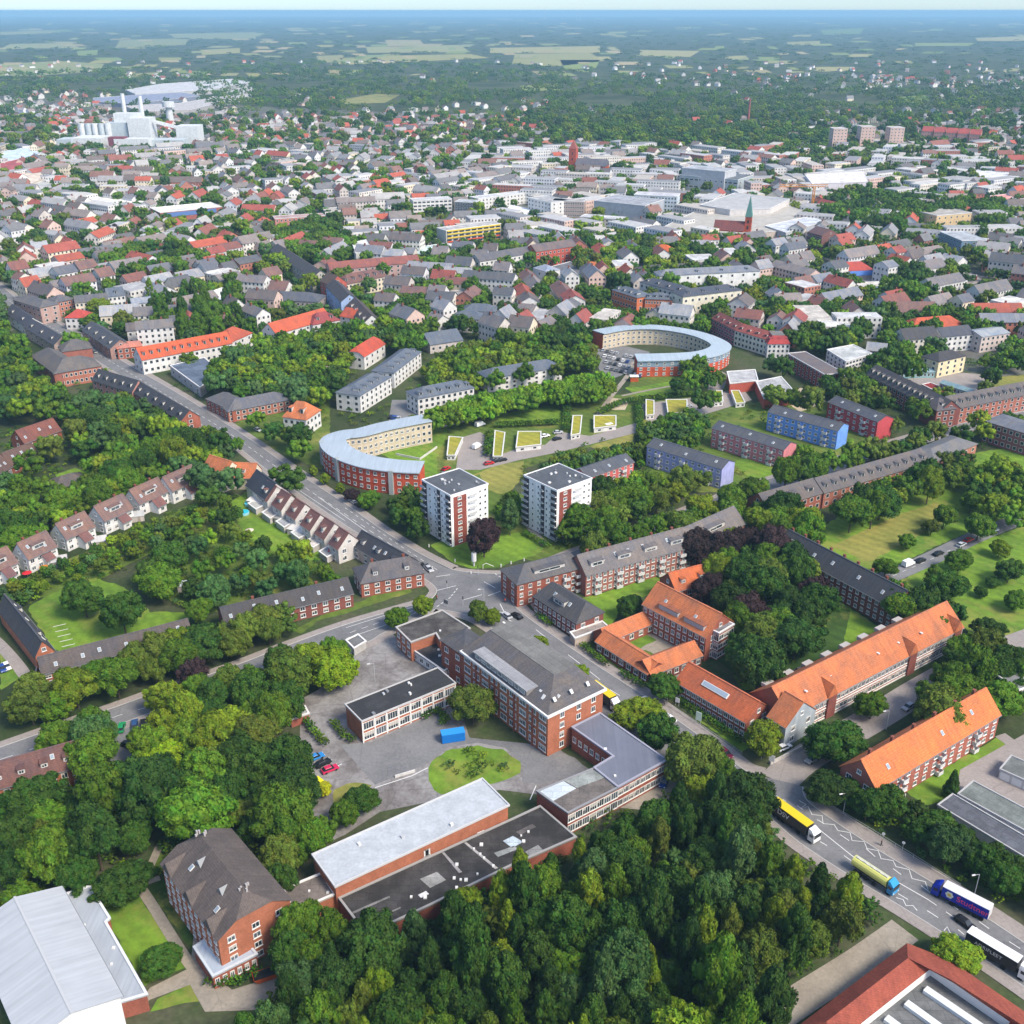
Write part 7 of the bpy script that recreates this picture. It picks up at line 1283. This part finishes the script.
def lorry(px, py, qx, qy, name, label, cab, roof, side, L=13.2, text=None, tcol=None, tank=False, tsz=1.2, tx=0, flower=False):
    """nose at first pixel, tail at the second (ground points)"""
    p, q = U((px, py)), U((qx, qy)); d = p - q; tot = d.length; o = thing(name, label, 'lorry', tuple((p + q) / 2 + Vector((0, 0, .1))), math.atan2(d.y, d.x)); s = tot / 16.5; W_2 = 1.2; h0, h1 = 1.15, 3.75
    xa, xb = -tot / 2, tot / 2; xc = xb - 2.3 * s; tE = xc - .7 * s
    if tank:
        m = MB(); m.cyl((xa, 0, 2.3), (tE, 0, 2.3), 1.2, 1.2, 14); m.obj('tank', paint(side), o); m = MB()
        for k in range(5): m.box((xa + (tE - xa) * (k + .5) / 5, 0, 3.55), (.8, .6, .18))
        m.box(((xa + tE) / 2, 0, 3.5), (tE - xa - .6, .7, .1)); m.obj('walkway', paint((.5, .5, .42)), o)
    else:
        m = MB(); m.box(((xa + tE) / 2, 0, (h0 + h1) / 2), (tE - xa, 2 * W_2, h1 - h0)); m.obj('trailer_box', paint(side), o); m = MB(); m.box(((xa + tE) / 2, 0, h1 + .05), (tE - xa + .04, 2 * W_2 + .04, .12)); m.obj('trailer_roof', paint(roof), o)
        m = MB(); m.box((xa - .03, 0, (h0 + h1) / 2), (.06, 2 * W_2 - .1, h1 - h0 - .1)); m.obj('rear_door', paint((.6, .6, .6)), o)
    m = MB(); m.box(((xa + tE) / 2, 0, .95), (tE - xa - .4, .9, .3)); m.box((xb - 3, 0, .85), (5, .9, .3)); m.box(((xa + tE) / 2 - 1, 1.05, .75), ((tE - xa) * .45, .1, .55)); m.box(((xa + tE) / 2 - 1, -1.05, .75), ((tE - xa) * .45, .1, .55)); m.obj('chassis', DARK, o)
    m = MB(); m.hull([(xc, -1.2, .6), (xb, -1.2, .6), (xb, 1.2, .6), (xc, 1.2, .6)], [(xc, -1.2, 2.9), (xb - .15, -1.15, 2.7), (xb - .15, 1.15, 2.7), (xc, 1.2, 2.9)]); m.hull([(xc, -1.2, 2.9), (xb - .15, -1.15, 2.7), (xb - .15, 1.15, 2.7), (xc, 1.2, 2.9)], [(xc, -1.1, 3.65), (xb - 1.1, -1.0, 3.5), (xb - 1.1, 1.0, 3.5), (xc, 1.1, 3.65)]); cb = m.obj('cab', paint(cab), o)
    m = MB(); m.box((xb - .05, 0, 2.15), (.14, 2.1, .95)); m.obj('windscreen', GLS, cb)
    for y in (-1.21, 1.21): m = MB(); m.box((xb - .9, y, 2.15), (.9, .04, .7)); m.obj('side_window', GLS, cb)
    for y in (-.85, .85): m = MB(); m.box((xb + .02, y, .95), (.06, .4, .22)); m.obj('headlight', LAMP, cb)
    for x in (xa + 1.2, xa + 2.5, xa + 3.8, xb - 1.3, xb - 4.6):
        for y in (-1.0, 1.0): m = MB(); m.cyl((x, y - .17, .5), (x, y + .17, .5), .5, k=12); m.obj('wheel', TY, o)
    if text:
        cu = bpy.data.curves.new('lettering', 'FONT'); cu.body = text; cu.size = tsz; cu.align_x = 'CENTER'; cu.align_y = 'CENTER'; cu.extrude = .01; tmp = bpy.data.objects.new('lettering_curve', cu); me = bpy.data.meshes.new_from_object(tmp); bpy.data.objects.remove(tmp); me.materials.clear(); me.materials.append(paint(tcol)); tob = link('lettering', me, o)
        # the side that faces the camera
        yv = Matrix.Rotation(math.atan2(d.y, d.x), 3, 'Z') @ Vector((0, 1, 0)); s_ = 1 if yv.dot(-(p + q)) > 0 else -1
        tob.location = ((xa + tE) / 2 + tx, s_ * (W_2 + .03), 2.5); tob.rotation_euler = (R(90), 0, R(180) if s_ > 0 else 0)
        if flower:
            m = MB()
            for k in range(6): a = k * 1.047; m.cyl((tE - 1.6 + .5 * math.cos(a), s_ * (W_2 + .0), 2.5 + .5 * math.sin(a)), (tE - 1.6 + .5 * math.cos(a), s_ * (W_2 + .04), 2.5 + .5 * math.sin(a)), .36, k=8)
            m.cyl((tE - 1.6, s_ * W_2, 2.5), (tE - 1.6, s_ * (W_2 + .07), 2.5), .4, k=10, mi=1); m.obj('flower_emblem', [paint((.7, .7, .6)), paint((.7, .5, .05))], o)
    return o
lorry(816.5, 844, 773, 812, 'lorry', 'yellow-roofed curtain-side lorry with black side and white cab', (.75, .75, .75), (.64, .49, .015), (.03, .028, .03), text='DSV', tcol=(.8, .8, .8), tsz=1.9, tx=-1.5)
lorry(895, 896, 853, 868, 'tank_lorry', 'pale yellow tank lorry with light blue cab', (.03, .25, .5), None, (.62, .62, .18), tank=True)
lorry(932, 892, 988, 921, 'lorry', 'blue lorry with white roof, red script and flower emblem', (.01, .03, .34), (.62, .62, .63), (.012, .03, .32), text='Studtner', tcol=(.85, .08, .16), tsz=1.9, tx=-1.6, flower=True)
lorry(1028, 981, 966, 943, 'lorry', 'black lorry with white roof and white cab leaving the frame', (.75, .75, .75), (.75, .75, .76), (.02, .02, .025), text='ADRIFLEET', tcol=(.6, .6, .6), tsz=1.15, tx=-.5)
lorry(617, 712, 592, 693, 'lorry', 'yellow-topped lorry with white cab halted behind the school end wall', (.75, .75, .75), (.64, .49, .015), (.03, .028, .03))
# ------------------------------------------------------------------ street furniture and small things
def lamp(px, py, label, tilt=(0, 1), hgt=6):
    p = U((px, py)); o = thing('street_lamp', label, 'street lamp', (p.x, p.y, .1), math.atan2(tilt[1], tilt[0])); m = MB(); m.cyl((0, 0, 0), (0, 0, hgt), .09, .06, 7); m.obj('pole', STEEL, o); m = MB(); m.cyl((0, 0, hgt), (1.3, 0, hgt + .25), .05, .05, 6); m.obj('arm', STEEL, o); m = MB(); m.box((1.5, 0, hgt + .22), (.8, .3, .14)); m.obj('lamp_head', FRAME, o)
for x, y, l in ((843, 814, 'street lamp by the hedge opposite the yellow lorry'), (974, 896, 'street lamp behind the blue lorry'), (591, 551, 'street lamp behind the second tower by the balcony block'), (375, 682, 'thin lamp post on the school yard below the lime tree'), (484, 606, 'lamp post at the school corner of the crossroads'), (886, 730, 'lamp post on the side street between the orange roofs'), (895, 395, 'lamp post over the dark tenement roof'), (919, 405, 'second lamp post over the dark tenement roof'), (228, 595, 'tall pole among the allotment trees')): lamp(x, y, l, (-1, -.3))
p = U((474, 566)); o = thing('advertising_column', 'white advertising column with mast on the junction lawn', 'advertising column', (p.x, p.y, 0)); m = MB(); m.cyl((0, 0, 0), (0, 0, 2), .35, .35, 12); m.obj('base', STEEL, o); m = MB(); m.cyl((0, 0, 2), (0, 0, 5), .85, .85, 16); m.obj('drum', mat('plain', (.62, .63, .63), .5), o); m = MB(); m.cyl((0, 0, 5), (0, 0, 9.5), .22, .16, 8); m.obj('mast', LEAD, o)
p, q = U((483, 569)), U((494, 568)); o = thing('barrier', 'white hoop barrier on the junction lawn', 'barrier', (p.x, p.y, 0)); m = MB(); d = q - p; m.cyl((0, 0, 0), (0, 0, 1.6), .09); m.cyl((0, 0, 1.6), tuple(d * .3 + Vector((0, 0, 2.1))), .09); m.cyl(tuple(d * .3 + Vector((0, 0, 2.1))), (d.x, d.y, .6), .09); m.obj('rail', FRAME, o)
for k, (x, y) in enumerate(((455, 562), (501, 567), (511, 564), (524, 561), (471, 574), (429, 547))):
    p = U((x, y)); o = thing('bollard', 'small white bollard around the junction lawn', 'bollard', (p.x, p.y, 0), 0, 'white bollards round the junction lawn'); m = MB(); m.cyl((0, 0, 0), (0, 0, 1.1), .22, .18, 8); m.obj('post', FRAME, o)
for x, y, w_, h_, c, l in ((698, 724, 1.6, 2.6, (.55, .68, .58), 'pale green notice board on two posts in front of the clinic'), (677, 706, 1.2, 1.4, (.75, .75, .75), 'white sign board at the clinic path'), (771, 765, 1.5, 1.8, (.75, .75, .72), 'white notice board at the side street corner'), (666, 702, .9, .9, (.75, .75, .75), 'small white street sign at the clinic corner'), (446, 607, 1.6, 1.4, (.12, .12, .13), 'dark twin display cabinet at the crossroads')):
    p = U((x, y)); o = thing('notice_board', l, 'sign', (p.x, p.y, .1), R(-35)); m = MB(); m.cyl((-w_ * .4, 0, 0), (-w_ * .4, 0, 1.2 + h_), .06, k=6); m.cyl((w_ * .4, 0, 0), (w_ * .4, 0, 1.2 + h_), .06, k=6); m.obj('post', STEEL, o); m = MB(); m.box((0, 0, 1.1 + h_ / 2), (w_, .12, h_)); m.obj('board', mat('plain', c, .5), o)
for x, y, l in ((882, 842, 'traffic sign by the hedge with a round plate'), (902, 851, 'white bin-like sign post next to the hedge'), (761, 738 + 22, 'blue parking sign on the clinic pavement'), (818, 841 + 1, 'x')):
    if l == 'x': continue
    p = U((x, y)); o = thing('traffic_sign', l, 'sign', (p.x, p.y, .1), R(-30)); m = MB(); m.cyl((0, 0, 0), (0, 0, 2.6), .05, k=6); m.obj('post', STEEL, o); m = MB(); m.cyl((0, -.04, 2.3), (0, .02, 2.3), .36, k=14); m.obj('plate', mat('plain', (.05, .12, .4) if 'blue' in l else (.7, .7, .7), .5), o)
for x, y, l in ((447, 590, 'traffic light on the corner house side of the crossroads'), (512, 600, 'traffic light by the balcony block corner'), (463, 606, 'traffic light in front of the school corner trees'), (478, 575, 'traffic light at the junction lawn kerb')):
    p = U((x, y)); o = thing('traffic_light', l, 'traffic light', (p.x, p.y, .1)); m = MB(); m.cyl((0, 0, 0), (0, 0, 3.4), .07, k=7); m.obj('pole', STEEL, o); m = MB(); m.box((0, -.12, 3), (.3, .22, .95)); m.obj('signal_head', DARK, o)
p = U((453, 740)); o = thing('skip_container', 'blue cargo container on the school yard', 'container', (p.x, p.y, .06), R(14)); m = MB(); m.box((0, 0, 1.4), (6, 2.4, 2.5)); 
for k in range(14): m.box((-2.8 + k * .43, -1.22, 1.4), (.18, .06, 2.2))
m.obj('body', mat('plain', (.01, .16, .52), .5), o); m = MB(); m.box((0, 0, 2.72), (6.1, 2.5, .14)); m.obj('lid', mat('plain', (.03, .26, .65), .5), o)
p = U((268, 978)); o = thing('open_skip', 'orange-red open skip beside the school house gable', 'skip', (p.x, p.y, .06), R(24)); m = MB(); m.hull([(-2, -.9, .2), (2, -.9, .2), (2, .9, .2), (-2, .9, .2)], [(-2.8, -1.1, 1.5), (2.8, -1.1, 1.5), (2.8, 1.1, 1.5), (-2.8, 1.1, 1.5)], cap=False); m.hull([(-1.95, -.85, .25), (1.95, -.85, .25), (1.95, .85, .25), (-1.95, .85, .25)], [(-2.65, -1.0, 1.5), (2.65, -1.0, 1.5), (2.65, 1.0, 1.5), (-2.65, 1.0, 1.5)], 1, cap=False); m.box((0, 0, .3), (4, 1.8, .1), 1); m.obj('body', [mat('plain', (.5, .09, .02), .5), DARK], o)
for pts, l in (([(311, 786), (318, 777), (325, 781), (312, 792)], 'yellow shade sail under the trees by the crimson car'), ([(298, 826), (303, 811), (311, 820)], 'yellow triangular shade sail nearer the gym')):
    V = [U(q, 3) for q in pts]; c = sum(V, Vector()) / len(V); o = thing('shade_sail', l, 'shade sail', (c.x, c.y, 0)); m = MB(); m.hull([(v.x - c.x, v.y - c.y, 2.9 + .5 * (i % 2)) for i, v in enumerate(V)], [(v.x - c.x, v.y - c.y, 2.96 + .5 * (i % 2)) for i, v in enumerate(V)]); m.obj('cloth', mat('plain', (.62, .55, .01), .7), o)
    for i, v in enumerate(V): m = MB(); m.cyl((v.x - c.x, v.y - c.y, 0), (v.x - c.x, v.y - c.y, 3.1 + .5 * (i % 2)), .06, k=6); m.obj('mast', STEEL, o)
for x, y, l in ((250, 505, 'round turquoise garden pool by the long white lean-to'), (244, 514, 'round turquoise pool with white cover in the allotments')):
    p = U((x, y)); o = thing('garden_pool', l, 'pool', (p.x, p.y, 0)); m = MB(); m.cyl((0, 0, 0), (0, 0, 1), 2.0, 2.0, 20); m.obj('wall', mat('plain', (.25, .5, .6), .5), o); m = MB(); m.cyl((0, 0, .95), (0, 0, 1.03), 1.85, 1.85, 20); m.obj('pool_water', mat('plain', (.03, .45, .55), .1), o)
for x, y, a, L, W, c, l in ((264, 507, -22, 13, 3, (.7, .66, .62), 'long white-roofed garden lean-to'), (277, 517, -22, 9, 6, (.32, .31, .29), 'grey corrugated garden sheds'), (290, 523, -22, 10, 5, (.3, .3, .28), 'second grey corrugated garden shed'), (300, 534, -22, 8, 4, (.62, .6, .56), 'white-roofed garden shed at the row end'), (337, 556, -10, 5, 3, (.5, .03, .05), 'red-roofed garden shed among the trees'), (185, 590, 10, 4, 3, (.45, .5, .5), 'small grey summer house under the weeping tree'), (136, 520, 20, 6, 4, (.45, .45, .43), 'grey lean-to behind the middle of the white row'), (60, 565, 22, 5, 4, (.5, .48, .45), 'pale conservatory behind the white row'), (100, 545, 22, 5, 4, (.55, .53, .5), 'pale conservatory nearer the middle of the row'), (660, 392, 0, 3, 2, (.5, .12, .05), 'x')):
    if l == 'x': continue
    p = U((x, y)); o = thing('garden_shed', l, 'shed', (p.x, p.y, 0), R(a)); m = MB(); m.box((0, 0, 1.1), (L, W, 2.2)); m.obj('wall', mat('wall', (.45, .4, .36)), o); m = MB(); e = .2; m.hull([(-L / 2 - e, -W / 2 - e, 2.2), (L / 2 + e, -W / 2 - e, 2.2), (L / 2 + e, W / 2 + e, 2.6), (-L / 2 - e, W / 2 + e, 2.6)], [(-L / 2 - e, -W / 2 - e, 2.32), (L / 2 + e, -W / 2 - e, 2.32), (L / 2 + e, W / 2 + e, 2.72), (-L / 2 - e, W / 2 + e, 2.72)]); m.obj('roof', mat('metal', c), o)
    m = MB(); m.box((L * .2, -W / 2 - .04, .95), (.9, .06, 1.8)); m.obj('door', mat('plain', (.3, .25, .2)), o)
for x, y, c, l in ((28, 578, (.5, .02, .03), 'red garden parasol beside the white row'), (45, 572, (.55, .2, .03), 'orange garden parasol beside the white row'), (250, 535, (.6, .5, .4), 'pale parasol in the allotments')):
    p = U((x, y)); o = thing('parasol', l, 'parasol', (p.x, p.y, 0)); m = MB(); m.cyl((0, 0, 0), (0, 0, 2.3), .04, k=6); m.obj('pole', STEEL, o); m = MB(); m.cyl((0, 0, 2.0), (0, 0, 2.6), 1.6, .05, 8); m.obj('canopy', mat('plain', c, .7), o)
o = thing('garden_wall', 'x', 'wall'); bpy.data.objects.remove(o)
for pts, hgt, c, l in (([(25, 652), (38, 666), (34, 690)], 1.2, (.55, .45, .4), 'pale low wall around the terrace forecourt'), ([(770, 765), (800, 750), (850, 725)], 1.1, (.5, .48, .45), 'low white parapet wall along the side street'), ([(395, 778), (415, 772)], .8, (.55, .54, .52), 'low white kerb wall on the yard'), ([(437, 448), (420, 460), (396, 455)], .9, (.55, .53, .5), 'low garden wall in the curved block lawn'), ([(498, 413), (440, 428)], 1.2, (.42, .38, .34), 'low wall along the bright tree row')):
    S = W_(pts); c0 = S[0]; o = thing('low_wall', l, 'wall', (c0.x, c0.y, 0)); m = MB()
    for i in range(len(S) - 1): a, e = S[i] - c0, S[i + 1] - c0; d = e - a; m.box(((a.x + e.x) / 2, (a.y + e.y) / 2, hgt / 2), (d.length, .3, hgt), 0, math.atan2(d.y, d.x))
    m.obj('masonry', mat('wall', c), o)
for pts, l in (([(648, 694), (680, 714), (742, 756)], 'low dark railing in front of the clinic'), ([(830, 808), (880, 838), (960, 888)], 'thin railing at the hedge along the lorry road')):
    S = smooth(W_(pts), 5); c0 = S[0]; o = thing('railing', l, 'fence', (c0.x, c0.y, .1)); m = MB()
    for i in range(len(S) - 1):
        a, e = S[i] - c0, S[i + 1] - c0
        for z in (.5, 1.0): m.cyl((a.x, a.y, z), (e.x, e.y, z), .04, k=5)
        m.cyl((a.x, a.y, 0), (a.x, a.y, 1.05), .05, k=5)
    m.obj('rails', STEEL, o)
p = U((634, 381)); o = thing('kiosk', 'small orange-red kiosk with white roof on the path', 'kiosk', (p.x, p.y, 0)); m = MB(); m.box((0, 0, 1.3), (4, 3, 2.6)); m.obj('wall', mat('brick', (.5, .1, .03)), o); m = MB(); m.box((0, 0, 2.7), (4.6, 3.6, .25)); m.obj('roof', FRAME, o)
# people crossing and walking
def person(px, py, c, c2, label, ang=0):
    p = U((px, py)); m = MB()
    rings = [((0, .12, .0), .07), ((0, .11, .45), .085), ((0, .08, .85), .11)]
    for s, ph in ((1, .12), (-1, -.12)): m.cyl((ph * 1.6, s * .1, 0), (ph * .5, s * .1, .45), .06, .08, 8, 1); m.cyl((ph * .5, s * .1, .45), (0, s * .09, .9), .08, .11, 8, 1); m.box((ph * 1.6 + .06, s * .1, .04), (.26, .1, .08), 1)
    m.hull([(-.11, -.17, .85), (.11, -.17, .85), (.11, .17, .85), (-.11, .17, .85)], [(-.12, -.2, 1.4), (.12, -.2, 1.4), (.12, .2, 1.4), (-.12, .2, 1.4)], 0)
    m.cyl((0, 0, 1.38), (0, 0, 1.55), .06, .06, 8, 2); m.cyl((0, 0, 1.5), (0, 0, 1.76), .085, .1, 10, 2); m.cyl((-.01, 0, 1.68), (-.01, 0, 1.8), .11, .06, 10, 3)
    for s in (1, -1): m.cyl((0, s * .22, 1.38), (s * .08, s * .25, 1.08), .055, .045, 8, 0); m.cyl((s * .08, s * .25, 1.08), (s * .2, s * .23, .84), .045, .035, 8, 2)
    o = m.obj('person', [mat('plain', c, .8), mat('plain', c2, .8), mat('plain', (.5, .3, .22), .6), mat('plain', (.06, .04, .03), .8)]); o.location = (p.x, p.y, .16); o.rotation_euler = (0, 0, ang); tag(o, label, 'person')
person(437, 600, (.4, .05, .05), (.03, .03, .05), 'person in a red top waiting on the corner house pavement', 1); person(505, 603, (.5, .08, .06), (.05, .06, .1), 'person in a red jacket on the balcony block pavement', 2); person(664, 706, (.05, .05, .06), (.03, .03, .03), 'person in black walking past the clinic', -.6); person(881, 846, (.04, .04, .05), (.02, .02, .03), 'person in dark clothes beside the hedge', -.5)
